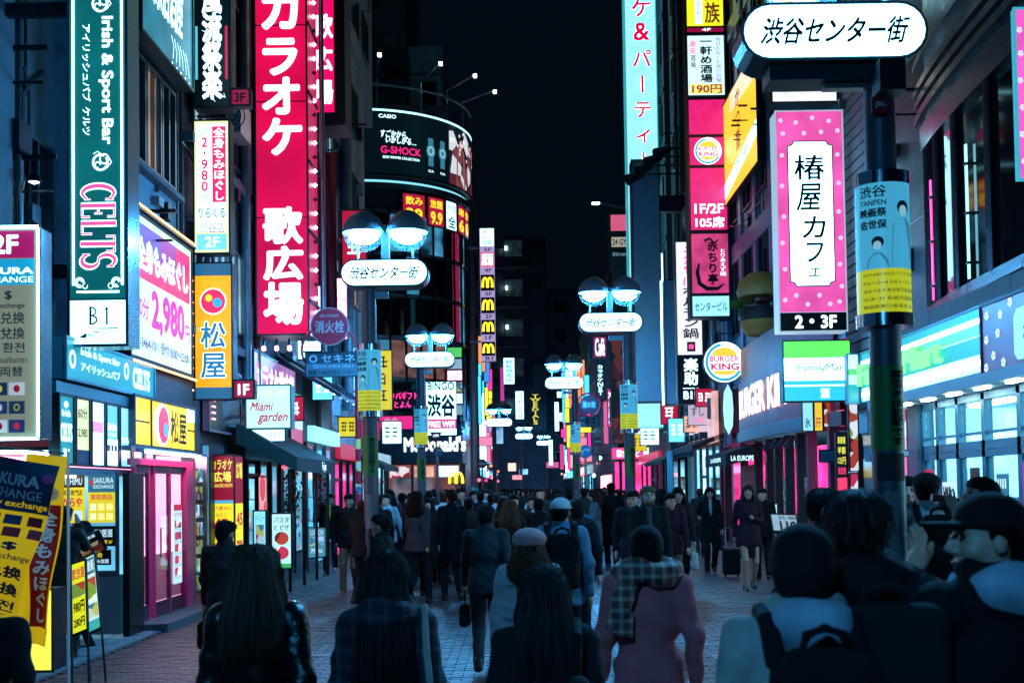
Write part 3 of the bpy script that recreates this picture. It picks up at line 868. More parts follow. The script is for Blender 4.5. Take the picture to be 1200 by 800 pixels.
dg = T("drain_grate", "small metal drain grate set in the paving behind the woman in leather jacket", "drain grate", (atY(366, 726, 1)[0], 0, 0))
dg.loc = (-2.2, 12.6, 0); dg.o.location = dg.loc
m_ = dg.p("frame", STEEL); m_.box(-2.5, -1.9, 12.5, 12.53, .03, .04); m_.box(-2.5, -1.9, 12.77, 12.8, .03, .04); m_.box(-2.5, -2.47, 12.53, 12.77, .03, .04); m_.box(-1.93, -1.9, 12.53, 12.77, .03, .04)
for i in range(12): dg.p("bar", STEEL).box(-2.46 + i * .045, -2.44 + i * .045, 12.53, 12.77, .028, .037)
dg.done()
mh = T("manhole_cover", "round iron manhole cover in the paving right of the pink coat", "manhole cover", (1.4, 11.5, 0))
mh.p("cover", mat("cast_iron", '#16181b', .4, .8, bump=.5, bscale=30), True).lathe((1.4, 11.5, .03), [(.32, 0), (.32, .008), (.29, .01), (.27, .006), (.001, .008)], 32)
mh.done()
# ---------------------------------------------------------------- facades
STUCCO = mat("rough_blue_grey_stucco", '#6c8696', .8, bump=.9, bscale=22, var=.15)
BRICKD = mat("dark_brick_cladding", '#5a5258', .7, bump=.6, bscale=40, var=.3, vscale=20)
CONC = mat("pale_concrete", '#94a6b0', .8, bump=.4, bscale=12, var=.2, vscale=1.2)
CONCD = mat("dark_concrete", '#525e6a', .8, bump=.4, bscale=12, var=.25, vscale=1.2)
PLAST = mat("cream_plaster", '#a8a59c', .8, bump=.3, bscale=10, var=.15)
BROWN = mat("brown_metal_cladding", '#241a1c', .5, .1, var=.12, vscale=1.5)
BAYM = mat("bronze_painted_steel", '#3c2c2f', .3, .4, var=.15)
STONE = mat("grey_stone", '#4c545c', .6, bump=.4, bscale=18, var=.2)
DGLASS = mat("dark_window_glass", '#0a0f14', .06, .0, spec=.9)
DGL2 = mat("curtained_window_glass", '#1a222a', .12, spec=.8, var=.4, vscale=3)
LITW = emi("lit_window", (.45, .78, .9), .55, var=.5, vscale=1.5)
LITD = emi("dim_blue_window", (.05, .24, .4), .7, var=.95, vscale=1.2)
LITWARM = emi("warm_lit_window", (.95, .55, .35), .5, var=.5, vscale=1.5)
ALU = mat("aluminium_frame", '#6f7880', .35, .8)
PIPE = mat("painted_drainpipe", '#59636c', .45, .2, var=.2)
ACM = mat("ac_casing", '#8f979b', .5, var=.1)
def fit(t, side, X, y0, y1, z0, z1, n=14):
 """meters, junction boxes, brackets and conduit runs on a facade"""
 s = 1 if side == 'L' else -1
 for i in range(n):
  y = random.uniform(y0, y1); z = random.uniform(z0, z1); k = random.random(); key = 'fit%d%s' % (i, side)
  if k < .45: d = random.uniform(.06, .2); h = random.uniform(.12, .45); t.p("junction_box", random.choice([FRAME, PIPE, ACM]), key=key).box(min(X, X + s * d), max(X, X + s * d), y, y + random.uniform(.12, .4), z, z + h)
  elif k < .75: t.p("conduit", PIPE, True, key=key).path([(X + s * .04, y, z), (X + s * .04, y, z + random.uniform(1, 3)), (X + s * .04, y + random.uniform(-.8, .8), z + 3.1)], .022, 6)
  else: t.p("bracket", FRAME, key=key).box(min(X, X + s * .5), max(X, X + s * .5), y, y + .05, z, z + .05).box(min(X, X + s * .45), max(X, X + s * .45), y, y + .03, z - .4, z - .37)
_wm = {}
def win(t, side, X, y, z, w, h, lit=None, fm=None):
 """one window with frame, pane and mullion. side L/R facade plane X at street depth y; side F: plane Y=X, y is x"""
 fm = fm or ALU; pm_ = lit or DGLASS
 k = (side, round(w, 2), round(h, 2), fm.name)
 if k not in _wm:
  b = MB(); e = .05
  for a0, a1, c0, c1 in ((0, e, 0, h), (w - e, w, 0, h), (e, w - e, 0, e), (e, w - e, h - e, h), (w / 2 - .02, w / 2 + .02, e, h - e)):
   if side == 'F': b.box(a0, a1, -.06, .04, c0, c1)
   elif side == 'L': b.box(-.04, .06, a0, a1, c0, c1)
   else: b.box(-.06, .04, a0, a1, c0, c1)
  q = {}
  _wm[k] = (b.mesh("window", fm), q)
 fmesh, q = _wm[k]
 if pm_.name not in q:
  b = MB()
  if side == 'F': b.box(.04, w - .04, .0, .02, .04, h - .04)
  elif side == 'L': b.box(-.02, .0, .04, w - .04, .04, h - .04)
  else: b.box(0, .02, .04, w - .04, .04, h - .04)
  q[pm_.name] = b.mesh("pane", pm_)
 L = Vector(t.loc)
 f = link("window", fmesh, t.o, (Vector((y, X, z)) if side == 'F' else Vector((X, y, z))) - L)
 link("pane", q[pm_.name], f)
def acunit(t, x, y, z, side):
 s = 1 if side == 'L' else -1
 b = t.p("air_conditioner", ACM, key='ac%f%f' % (y, z)); b.box(min(x, x + s * .3), max(x, x + s * .3), y, y + .8, z, z + .6)
 b2 = t.p("fan_guard", FRAME, True, key='acg%f%f' % (y, z), under='ac%f%f' % (y, z));
 for r in (.08, .16, .24):
  b2.add(*(lambda P: ([p for p in P], [(i, (i + 1) % 20, 20 + (i + 1) % 20, 20 + i) for i in range(20)]))([(x + .15 * s + (.0) , y - .006, z + .3)] * 0 + [(x + s * .15 + rr * math.cos(2 * math.pi * i / 20) * .9, y - .006, z + .3 + rr * math.sin(2 * math.pi * i / 20)) for rr in (r, r + .02) for i in range(20)]))
def litroll(p=.12):
 q = random.random()
 return LITW if q < p else (LITWARM if q < p * 1.4 else (DGL2 if q < .5 else None))
# ---- L0 stucco building, nearest on the left
t = T("stucco_building", "blue grey stucco building behind the tall green vertical sign, nearest on its side", "building", (-8, 9, 0))
t.p("wall", STUCCO).box(-14, -5.9, 2, 15.2, 2.95, 30)
t.p("wall", STUCCO, key='w2', label="lower wall beside the exchange shop").box(-14, -6.6, 2, 12.8, 0, 2.95)
for x0, x1 in ((-5.9, -5.78),): t.p("pilaster", STUCCO).box(x0, x1, 13.0, 13.6, 2.96, 30)
for z in (8.7,):
 b = t.p("pipe_frame", FRAME)
 b.box(-5.899, -5.7, 14.0, 14.08, z, z + 1.0); b.box(-5.899, -5.7, 14.9, 14.98, z, z + 1.0); b.box(-5.899, -5.7, 14.08, 14.9, z, z + .08); b.box(-5.899, -5.7, 14.08, 14.9, z + .92, z + 1)
for y in (13.95, ): win(t, 'L', -5.88, y, 4.2, 1.0, 1.9, DGL2)
win(t, 'L', -5.88, 13.95, 8.9, .8, .7, DGLASS)
win(t, 'L', -5.88, 11.6, 4.6, 1.1, 1.4, DGLASS); win(t, 'L', -5.88, 11.6, 8.0, 1.1, 1.4, DGLASS)
t.p("drainpipe", PIPE, True).tube((-5.78, 12.4, 3), (-5.78, 12.4, 30), .05)
fit(t, 'L', -5.9, 12.5, 15, 3.5, 11, 12)
t.p("drainpipe", PIPE, True, key='dp2').tube((-5.8, 13.8, 3), (-5.8, 13.8, 30), .035)
t.done()
# ---- L1 building with window band
t = T("corner_shop_building", "rough plastered building with a window band above the massage billboard", "building", (-8, 16.8, 0))
t.p("wall", STUCCO).box(-14, -5.2, 15.2, 18.25, 2.9, 30)
t.p("pier", CONCD, key='pier').box(-5.2, -5.1, 15.2, 15.5, 5.6, 30)
for i in range(3): win(t, 'L', -5.18, 15.75 + i * .72, 6.28, .68, 1.5, [DGL2, LITWARM, DGL2][i], fm=ALU)
t.p("ledge", CONCD).box(-5.2, -5.06, 15.6, 18.1, 6.18, 6.26)
t.p("junction_box", FRAME).box(-5.2, -5.08, 17.3, 17.5, 5.75, 6.0)
t.p("conduit", PIPE, True).tube((-5.15, 18.0, 3), (-5.15, 18.0, 9), .025)
fit(t, 'L', -5.2, 15.5, 18.1, 5.5, 6.2, 4); fit(t, 'L', -5.2, 15.5, 18.1, 9.5, 12, 5)
for i in range(3):
 win(t, 'L', -5.18, 15.75 + i * .72, 9.6, .68, 1.5, litroll())
t.p("stone_band", STONE, key='sb').box(-5.2, -5.0, 15.3, 18.2, 2.96, 3.5)
t.done()
# ---- L2 dark brick building
t = T("dark_brick_building", "dark brick clad building behind the orange noodle bowl sign", "building", (-8, 20.4, 0))
t.p("wall", BRICKD).box(-14, -5.15, 18.3, 22.4, 0, 30)
for k in range(7):
 for i in range(3): win(t, 'L', -5.13, 18.7 + i * 1.2, 4.6 + k * 3.0, .95, 1.5, litroll(.15))
t.p("ledge", CONCD).box(-5.15, -4.98, 18.3, 22.4, 4.2, 4.35); t.p("ledge", CONCD, key='l2').box(-5.15, -4.98, 18.3, 22.4, 7.2, 7.35)
t.p("duct", PIPE, True).tube((-5.0, 21.9, 3.5), (-5.0, 21.9, 30), .09)
acunit(t, -5.15, 20.9, 8.1, 'L'); fit(t, 'L', -5.15, 18.5, 22, 3.2, 11, 16)
t.done()
# ---- L3 karaoke building
t = T("karaoke_building", "tall dark building carrying the big magenta karaoke sign", "building", (-8, 26, 0))
t.p("wall", CONCD).box(-14, -5.1, 22.45, 30, 2.9, 34)
for k in range(9):
 for i in range(4): win(t, 'L', -5.08, 23 + i * 1.7, 5.4 + k * 3.0, 1.3, 1.6, litroll(.15))
for y in (22.7, 29.6): t.p("drainpipe", PIPE, True, key='d%f' % y).tube((-4.98, y, 3), (-4.98, y, 33), .07)
fit(t, 'L', -5.1, 23, 29.5, 4, 16, 26); acunit(t, -5.1, 27.9, 7.3, 'L'); acunit(t, -5.1, 27.9, 10.3, 'L')
t.done()
# ---- L5 pale concrete building
t = T("pale_concrete_building", "pale concrete building with pipes and a rooftop dish beyond the second magenta sign", "building", (-8, 37, 0))
t.p("wall", CONC).box(-14, -5.0, 30.1, 38, 2.9, 15.2); t.p("wall", CONC, key='w3').box(-14, -7.9, 38, 44, 2.9, 15.2)
t.p("wall", CONC, key='w2').box(-14, -5.3, 33.5, 44, 15.2, 42)
t.p("parapet", CONC, key='par').box(-5.06, -4.9, 30.1, 38, 15.2, 15.9)
t.p("column", PLAST, True, key='col').tube((-5.1, 37.5, 3), (-5.1, 37.5, 15), .3, n=20)
for k in range(4):
 for i in range(4):
  if i < 4: win(t, 'L', -4.98, 30.6 + i * 1.75, 4.6 + k * 2.7, 1.3, 1.4, litroll(.15))
for k in range(8):
 for i in range(3): win(t, 'L', -5.28, 36 + i * 2.5, 16.9 + k * 3.0, 1.4, 1.5, litroll(.05))
t.p("satellite_dish", ACM, True).lathe((-4.9, 35.0, 16.6), [(.01, -.05), (.25, 0), (.42, .12), (.44, .12), (.26, -.03)], 20, 'y')
t.p("duct", PIPE, True, key='du').tube((-4.8, 33.5, 4), (-4.8, 33.5, 15), .16)
acunit(t, -5.0, 36.5, 7.5, 'L'); fit(t, 'L', -5.0, 30.5, 37.5, 4, 14, 24); fit(t, 'L', -5.3, 36, 43, 16, 24, 10)
t.done()
# ---- towers behind the curved building
def block(name, label, x0, x1, y0, y1, z1, m, rows, front=None, lit=.1, sideface=None, z0=0, ww=1.3, wh=1.4, fh=3.1, zstart=4.0, gap=2.1):
 t = T(name, label, "building", ((x0 + x1) / 2, (y0 + y1) / 2, z0))
 t.p("wall", m).box(x0, x1, y0, y1, z0, z1)
 t.p("parapet", m, key='pp').box(x0 - .08, x1 + .08, y0 - .08, y1 + .08, z1, z1 + .5)
 k = 0
 while zstart + k * fh + wh < z1 - .4:
  z = zstart + k * fh
  if front:
   n = max(1, int((x1 - x0 - .8) / gap))
   for i in range(n):
    if x0 + .6 + i * gap + ww < x1: win(t, 'F', y0 - .02, x0 + .6 + i * gap, z, ww, wh, litroll(lit))
  if sideface:
   n = int((y1 - y0 - .8) / gap); X = x1 + .02 if sideface == 'L' else x0 - .02
   for i in range(n): win(t, sideface, X, y0 + .6 + i * gap, z, ww, wh, litroll(lit))
  t.p("floor_band", CONCD, key='fb%d' % k).box(x0 - .05, x1 + .05, y0 - .05, y1 + .05, z + wh + .35, z + wh + .5)
  k += 1
 return t
block("stair_tower", "high dark tower with fire stairs rising behind the curved corner building", -14, -5.9, 64, 74, 44, CONCD, 0, front=1, lit=.03, zstart=20).done()
t = block("stepped_building", "grey stepped building behind the watch advertisement, first step", -5.85, -4.1, 66, 76, 26.0, CONC, 0, front=1, lit=.1, zstart=20, ww=.9)
t.p("balcony", FRAME, key='bal').box(-6.9, -5.7, 63.0, 63.9, 24.0, 24.1)
for i in range(6): t.p("balcony", FRAME, key='bal').box(-6.9, -5.7, 63.0, 63.03, 24.25 + i * .18, 24.28 + i * .18)
t.p("corridor_light", emi("corridor_lamp", (1, .75, .6), 6), key='cl')
for i in range(3): t.p("corridor_light", MATS["corridor_lamp"], key='cl').box(-4.9 + i * .12, -4.78 + i * .12, 65.88, 65.93, 20.0 - i * .5, 20.12 - i * .5)
t.done()
block("stepped_building", "lower grey block stepping down beside the watch advertisement toward the sky", -4.0, -2.7, 68, 80, 23.4, CONCD, 0, front=1, lit=.1, zstart=18, ww=.8).done()
# ---- the curved corner building
CC, CRD = (-7.6, 61.0), 5.0
def arc(t0, t1, r, n=24):
 return [(CC[0] + r * math.cos(t0 + (t1 - t0) * i / n), CC[1] + r * math.sin(t0 + (t1 - t0) * i / n)) for i in range(n + 1)]
def arcwall(mb, t0, t1, r, z0, z1, n=24, thick=.15):
 P = arc(t0, t1, r, n); Q = arc(t0, t1, r - thick, n)
 v = [(p[0], p[1], z) for z in (z0, z1) for p in P] + [(p[0], p[1], z) for z in (z0, z1) for p in Q]
 m = n + 1; f = []
 for i in range(n):
  f += [(i, i + 1, m + i + 1, m + i), (2*m + i + 1, 2*m + i, 3*m + i, 3*m + i + 1), (m + i, m + i + 1, 3*m + i + 1, 3*m + i), (i + 1, i, 2*m + i, 2*m + i + 1)]
 f += [(0, m, 3*m, 2*m), (n, 2*m + n, 3*m + n, m + n)]
 mb.add(v, f)
A0, A1 = R(-90), R(0)
t = T("curved_corner_building", "rounded glass corner building with a burger restaurant at its foot", "building", (-7.6, 61, 0))
w = t.p("wall", mat("dark_curtain_wall", '#2c3a48', .35, .3))
arcwall(w, A0, A1, CRD - .2, 5.2, 20.2, 24, .5); w.box(-16, -7.6, 56.2, 57, 4.9, 20.2); w.box(-3.2, -2.8, 61, 76, 0, 20.2); w.box(-16, -3.3, 57.5, 75.8, 20.0, 20.4)
for k in range(5):
 z = 6.9 + k * 2.0
 arcwall(t.p("floor_band", ALU, key='fb%d' % k), A0, A1, CRD + .02, z, z + .16, 24, .3)
for k in range(5):
 for i in range(10):
  a = A0 + (A1 - A0) * (i + .05) / 10; b = A0 + (A1 - A0) * (i + .95) / 10
  z = 5.5 + k * 2.0 if k == 0 else 7.1 + (k - 1) * 2.0
  q = MB(); arcwall(q, a, b, CRD - .05, z, z + (1.3 if k == 0 else 1.75), 3, .06)
  pmx = DGLASS if random.random() < .4 else (DGL2 if random.random() < .4 else LITD)
  if k in (1,) and i in (2, 3, 4, 5): pmx = emi("dim_restaurant_glow", (.5, .22, .18), .25, var=.8, vscale=2.5)
  if k in (2, 3, 4) and i == 7: pmx = emi("magenta_window_film", (.42, .02, .10), .55, var=.4, vscale=8)
  link("window", q.mesh("window", pmx, t.loc), t.o)
for i in range(11):
 a = A0 + (A1 - A0) * i / 10; x, y = CC[0] + (CRD + .03) * math.cos(a), CC[1] + (CRD + .03) * math.sin(a)
 t.p("mullion", FRAME, key='mu%d' % i).tube((x, y, 5.2), (x, y, 15.2), .06, n=6)
cr = t.p("roof_rim", emi("rim_light_strip", (.25, .75, .9), 1.2), key='rim'); arcwall(cr, A0, A1, CRD + .12, 16.3, 16.42, 24, .1)
arcwall(t.p("cornice", ALU, key='cor'), A0, A1, CRD + .25, 16.0, 16.28, 24, .5)
t.p("wall", CONCD, key='cw').box(-9.2, -7.75, 55.6, 56.19, 5.2, 20.5)
rl = t.p("lamp_rail", STEEL, True, key='rail'); P = arc(A0, A1, CRD + .3, 20)
rl.path([(p[0], p[1], 20.9) for p in P], .06)
for i, a in enumerate((-78, -52, -32, -10)):
 x, y = CC[0] + CRD * math.cos(R(a)), CC[1] + CRD * math.sin(R(a)); x2, y2 = CC[0] + (CRD + 1.7) * math.cos(R(a)), CC[1] + (CRD + 1.7) * math.sin(R(a))
 t.p("lamp_arm", STEEL, True, key='la%d' % i).path([(x, y, 19.6), (x, y, 21.4), (x2, y2, 21.9)], .05)
 t.p("floodlight", emi("floodlight_glass", (.6, .95, 1), 12), key='fl%d' % i).box(x2 - .08, x2 + .08, y2 - .1, y2 + .1, 21.75, 21.87)
t.done()
def arcface(mb, a0, a1, z0, z1, r, n=12):
 P = arc(A0 + (A1 - A0) * a0, A0 + (A1 - A0) * a1, r, n)
 mb.add([(p[0], p[1], z) for z in (z0, z1) for p in P], [(i, i + 1, n + 1 + i + 1, n + 1 + i) for i in range(n)])
class ArcFace(Face):
 """a face wrapped round the curved building: a runs along the arc"""
 def __init__(s, a0, a1, z0, z1, r): s.a0, s.a1, s.z0, s.z1, s.r = a0, a1, z0, z1, r; s.w = (a1 - a0) * r * math.pi / 2; s.h = z1 - z0
 def pt(s, a, b, l=0.0):
  t_ = A0 + (A1 - A0) * (s.a0 + (s.a1 - s.a0) * a); r = s.r + l
  return np.array((CC[0] + r * math.cos(t_), CC[1] + r * math.sin(t_), s.z1 - b * s.h))
 def text(s, mb, t, a0, b0, a1, b1, bold=0., shear=0., l=.03, rot=0, res=3):
  v, f = glyphs(t, bold, res); v = v.copy(); v[:, 0] += shear * v[:, 1]; q = (v - v.min(0)) / np.maximum(v.max(0) - v.min(0), 1e-6)
  mb.add([s.pt(a0 + (a1 - a0) * x, b1 + (b0 - b1) * y, l) for x, y in q], f); return s
 def rect(s, mb, a0, b0, a1, b1, l=.02):
  n = 8; P = [s.pt(a0 + (a1 - a0) * i / n, b, l) for b in (b1, b0) for i in range(n + 1)]
  mb.add(P, [(i, i + 1, n + 2 + i, n + 1 + i) for i in range(n)]); return s
t = T("watch_billboard", "curved black watch advertisement under floodlights on the rounded building's roofline", "billboard", (-5, 58, 16.6))
arcwall(t.p("backing", FRAME), A0, A1, CRD + .28, 16.6, 19.75, 24, .2)
F = ArcFace(0, 1, 16.7, 19.65, CRD + .30)
BLKB = emi("dark_billboard_print", (.001, .006, .009), 1.0)
F.rect(t.p("print", BLKB), 0, 0, .60, 1); F.rect(t.p("print", BLKB), .3, 0, .605, 1)
F.rect(t.p("photo_print", print_mat("street_fashion_photo", ['#1c2630', '#5a2530', '#d8dfe4', '#0d1a28', '#7a3f48', '#263a52'], 1.3, .95)), .61, 0, 1, 1, .022)
lw = t.p("lettering", LETW); F.text(lw, "CASIO", .14, .05, .24, .11, .02)
F.text(lw, "すごかから、", .15, .3, .31, .42, .02, .2); F.text(lw, "いかしがる…", .18, .40, .36, .51, .02, .2)
F.text(lw, "2018 WINTER COLLECTION", .16, .72, .38, .76, .01)
F.text(t.p("lettering", emi("magenta_lettering", (.9, .02, .22), 1.2), key='mg'), "G-SHOCK", .15, .56, .39, .68, .035)
wt = t.p("watch_picture", emi("watch_print_blue", (.04, .2, .3), 1.0)); wd = t.p("watch_picture", emi("watch_print_pale", (.3, .6, .7), 1.0), key='wd')
for a in (.46, .55):
 F.ell(wt, a, .55, .032, .12, .03, 18); F.rect(wt, a - .018, .34, a + .018, .8, .028); F.ell(wd, a, .55, .022, .08, .034, 14, inner=.6)
 F.text(lw, "GA", a - .02, .86, a + .02, .9)
fg = t.p("figure_print", emi("coat_print_rose", (.32, .10, .09), .8), key='f1'); fs = t.p("figure_print", emi("face_print", (.7, .45, .42), .8), key='f2'); fk = t.p("figure_print", emi("dark_coat_print", (.12, .02, .03), .8), key='f3')
for a, mm in ((.74, fg), (.88, fk)):
 F.poly(mm, [(a - .06, 1), (a - .055, .55), (a - .035, .36), (a + .035, .36), (a + .055, .55), (a + .06, 1)], .03); F.ell(fs, a, .28, .022, .08, .032, 14)
 F.ell(t.p("figure_print", emi("hair_print", (.02, .01, .01), .8), key='f4'), a, .24, .028, .08, .03, 14)
bk = t.p("bokeh_print", emi("bokeh_print", (.85, .9, .95), 1.0), key='bk')
for i in range(16): F.ell(bk, random.uniform(.63, .98), random.uniform(.05, .5), .008, .03, .036, 10)
arcwall(t.p("light_strip", emi("board_edge_strip", (.35, .85, 1), 2.5)), A0, A1, CRD + .34, 19.66, 19.74, 24, .05)
t.done()
RED_L = emi("lit_red_panel", (.45, .01, .05), 1.0); YEL_L = emi("yellow_lettering", (1, .72, .03), 1.3)
for i, (a0, a1, f_, s1, s2) in enumerate(((.28, .43, 0, "飲み", "29"), (.45, .58, 0, "放題", "9.9"), (.60, .71, 1, "やき鳥", "全"), (.73, .83, 0, "串", "6"), (.84, .94, 0, "焼き", "0"))):
 t = T("price_panel", ["red lit price panel reading 飲み 29 under the watch advertisement", "red lit price panel reading 放題 on the rounded building", "white lit panel with round logo between the red price panels", "red lit price panel with yellow figure 6 on the rounded building", "rightmost red lit price panel on the rounded building"][i], "sign",
   (CC[0] + CRD * math.cos(A0 + (A1 - A0) * a0), CC[1] + CRD * math.sin(A0 + (A1 - A0) * a0), 13.8), "price panels on the rounded building")
 arcwall(t.p("housing", FRAME), A0 + (A1 - A0) * a0, A0 + (A1 - A0) * a1, CRD + .12, 14.45, 15.9, 4, .1)
 F = ArcFace(a0 + .004, a1 - .004, 14.5, 15.85, CRD + .14)
 F.rect(t.p("light_panel", WHITE if f_ else RED_L), 0, 0, 1, 1, 0.01)
 F.text(t.p("lettering", INK if f_ else YEL_L), s1, .1, .08, .9, .38, .03); F.text(t.p("lettering", INK if f_ else YEL_L), s2, .12, .5, .88, .95, .04)
 t.done()
# ---- far blocks down the street
MIDM = [CONCD, BRICKD, CONC, PLAST]
block("side_street_building", "plain building wall receding behind the vertical golden arches sign", -10, -2.7, 76.1, 92, 17, CONCD, 0, sideface='L', front=1, lit=.2).done()
block("side_street_building", "dim low building at the far left of the street's end", -9, -3.0, 92.5, 112, 14, BRICKD, 0, sideface='L', lit=.25).done()
t = T("balcony_apartment_building", "dark apartment building with a column of lit balconies closing the street's view", "building", (.2, 120, 0))
t.p("wall", CONCD).box(-3.2, 2.9, 120, 132, 0, 26.0)
t.p("roof_block", CONCD, key='rb').box(-1.5, 2.9, 121, 128, 26, 27.4)
for k in range(5):
 z = 8.2 + k * 4.0
 t.p("balcony", CONCD, key='b%d' % k).box(-2.4, 1.2, 118.9, 119.98, z - .3, z + .75)
 t.p("balcony_opening", emi("balcony_glow", (.08, .15, .18), .09, var=.6), key='o%d' % k).box(-1.3, .5, 119.9, 119.97, z + .75, z + 2.6)
 t.p("balcony_lamp", emi("balcony_lamp", (.7, .95, 1), 14), key='l%d' % k).box(-1.2, -1.02, 119.7, 119.85, z + 1.6, z + 1.95)
 for i in range(4): t.p("louvre", ALU, key='v%d%d' % (k, i)).box(1.5 + i * .32, 1.62 + i * .32, 119.85, 119.98, z - .5, z + 2.0)
win(t, 'F', 119.9, 1.7, 21.5, .8, 1.0, DGLASS)
t.done()
block("far_grey_building", "dim grey building between the balcony block and the gym sign", 3.0, 5.9, 121, 135, 21.5, CONCD, 0, front=1, lit=.1).done()
block("far_left_building", "dark building at the end of the street behind the small yellow vertical sign", -12, -3.3, 113, 126, 18, BRICKD, 0, front=1, lit=.2).done()
# ---- right side
t = T("convenience_store_building", "brown clad building with a rounded glass bay above the green convenience store", "building", (9, 14, 0))
BX0 = 6.6
t.p("wall", BROWN).box(BX0, 16, 17.3, 21.2, 4.38, 30)
t.p("wall", BROWN, key='w2').box(7.0, 16, 4, 17.3, 4.38, 30)
for z in (6.05, 8.15, 10.2, 12.5): t.p("joint_strip", BLACK, key='j%f' % z).box(BX0 - .006, BX0 + .1, 17.3, 21.2, z, z + .03)
fit(t, 'R', 6.6, 19.2, 21, 4.6, 9, 5)
b = t.p("stone_ledge", STONE)
for i in range(10): t.p("stone_block", STONE, key='sb%d' % i).box(6.28, 7.2, 6.02 + i * 1.52, 6.02 + i * 1.52 + 1.505, 4.07, 4.38)
DC = (6.95, 11.5)
def drum(mb, r, z0, z1, t0=90, t1=270, n=64):
 v = []; f = []
 for z in (z0, z1):
  for i in range(n + 1):
   a = R(t0 + (t1 - t0) * i / n); v.append((DC[0] + (r - 2.3) * math.cos(a), DC[1] + (r + 5.6) * math.sin(a), z))
 m = n + 1
 f = [(i + 1, i, m + i, m + i + 1) for i in range(n)] + [tuple(range(m)), tuple(range(m, 2 * m))[::-1]]
 mb.add(v, f)
drum(t.p("bay_base", BAYM, True), 3.06, 4.39, 4.55); drum(t.p("bay_glass", DGLASS, True), 2.98, 4.55, 7.1)
drum(t.p("bay_head", BAYM, True), 3.10, 7.1, 7.5); drum(t.p("bay_drum", BAYM, True), 3.02, 7.5, 9.0); drum(t.p("bay_drum", BAYM, True, key='bd2'), 3.02, 9.0, 14)
for i, z in enumerate((7.6, 7.82, 8.05, 8.5)): drum(t.p("bay_rib", BAYM, True, key='r%d' % i), 3.2, z, z + .12)
for i, a in enumerate((93, 105, 120, 128, 138, 150, 165, 180)):
 x, y = DC[0] + .74 * math.cos(R(a)), DC[1] + 8.64 * math.sin(R(a))
 t.p("bay_mullion", BAYM, key='bm%d' % i).tube((x, y, 4.55), (x, y, 7.1), .055, n=8)
t.done()
NEONP = emi("magenta_tube", (.9, .05, .35), 2.2); NEONC = emi("cyan_tube", (.3, .85, 1), 2.2)
for i, (a, m1, lab) in enumerate(((112, LETW, "slim white lit banner on the edge of the rounded glass bay"), (124, NEONP, "thin magenta light tube down the rounded glass bay"), (127, NEONC, "thin cyan light tube in the middle of the rounded glass bay"), (143, NEONC, "thin cyan light tube nearest the picture edge on the glass bay"))):
 x, y = DC[0] + .74 * math.cos(R(a)), DC[1] + 8.64 * math.sin(R(a)); tx, ty = 0, 1.6; wd = (.10, .018, .022, .018)[i]
 t = T("light_strip" if i else "lit_banner", lab, "light", (x, y, 5.0))
 nx, ny = -.02, 0
 t.p("tube" if i else "panel", m1).prism([(x + tx * wd, y + ty * wd, 4.6), (x - tx * wd, y - ty * wd, 4.6), (x - tx * wd, y - ty * wd, 6.5), (x + tx * wd, y + ty * wd, 6.5)], (nx, ny, 0))
 if i == 0:
  t.p("cap", NEONP).prism([(x + tx * wd, y + ty * wd, 6.2), (x - tx * wd, y - ty * wd, 6.2), (x - tx * wd, y - ty * wd, 6.5), (x + tx * wd, y + ty * wd, 6.5)], (nx * 1.4, ny * 1.4, 0))
  t.p("cap", NEONP, key='c2').prism([(x + tx * wd, y + ty * wd, 4.6), (x - tx * wd, y - ty * wd, 4.6), (x - tx * wd, y - ty * wd, 4.75), (x + tx * wd, y + ty * wd, 4.75)], (nx * 1.4, ny * 1.4, 0))
 else:
  for k in range(3): t.p("clip", FRAME).box(x - .04, x + .04, y - .04, y + .04, 4.8 + k * .7, 4.84 + k * .7)
 t.done()
t = T("louvred_building", "narrow building with pale horizontal louvres behind the pink café sign", "building", (9, 22.6, 0))
t.p("wall", CONC).box(6.75, 16, 21.25, 23.9, 0, 30)
for k in range(46): t.p("louvre", CONCD, key='lv%d' % k).box(6.6, 6.74, 21.3, 23.85, 3.2 + k * .22, 3.38 + k * .22)
t.done()
BKM = mat("maroon_painted_metal", '#96143c', .45, var=.1); BLUEP = mat("blue_grey_cladding", '#6485a0', .4, .3, var=.1, vscale=1)
t = T("burger_restaurant_building", "blue grey clad building with the maroon burger restaurant in its ground floor", "building", (9, 30, 0))
t.p("wall", BLUEP).box(6.6, 16, 24, 37, 4.7, 26)
for k in range(5):
 for i in range(6): win(t, 'R', 6.58, 24.6 + i * 2.1, 6.2 + k * 3.4, 1.25, 2.3, litroll(.1), fm=FRAME)
for i in range(7): t.p("cladding_panel", BLUEP, key='cp%d' % i).box(6.52, 6.6, 24.05 + i * 2.1, 24.05 + i * 2.1 + .4, 5.6, 22)
for k in range(4): t.p("floor_band", BLUEP, key='fb%d' % k).box(6.5, 6.6, 24, 37, 5.0 + k * 3.4, 5.55 + k * 3.4)
t.p("corner_pipe", PIPE, True, key='cpi').tube((6.45, 36.9, 3), (6.45, 36.9, 26), .12); t.p("corner_pipe", PIPE, True, key='cp2').tube((6.4, 36.4, 3), (6.4, 36.4, 26), .07)
fit(t, 'R', 6.6, 24.2, 36.5, 5.6, 16, 30)
t.done()
t = T("sushi_building", "dark narrow building with cables and pipes above the sushi shop", "building", (9, 43, 0))
t.p("wall", CONCD).box(6.4, 16, 37.1, 49, 3.4, 26)
for k in range(6):
 for i in range(5): win(t, 'R', 6.38, 37.6 + i * 2.2, 5.0 + k * 3.1, 1.4, 1.6, litroll(.1))
for i, y in enumerate((38, 40.2, 41, 44.5, 46)): t.p("drainpipe", PIPE, True, key='p%d' % i).tube((6.25, y, 3.4), (6.25, y, 25), .08 + .03 * (i % 2))
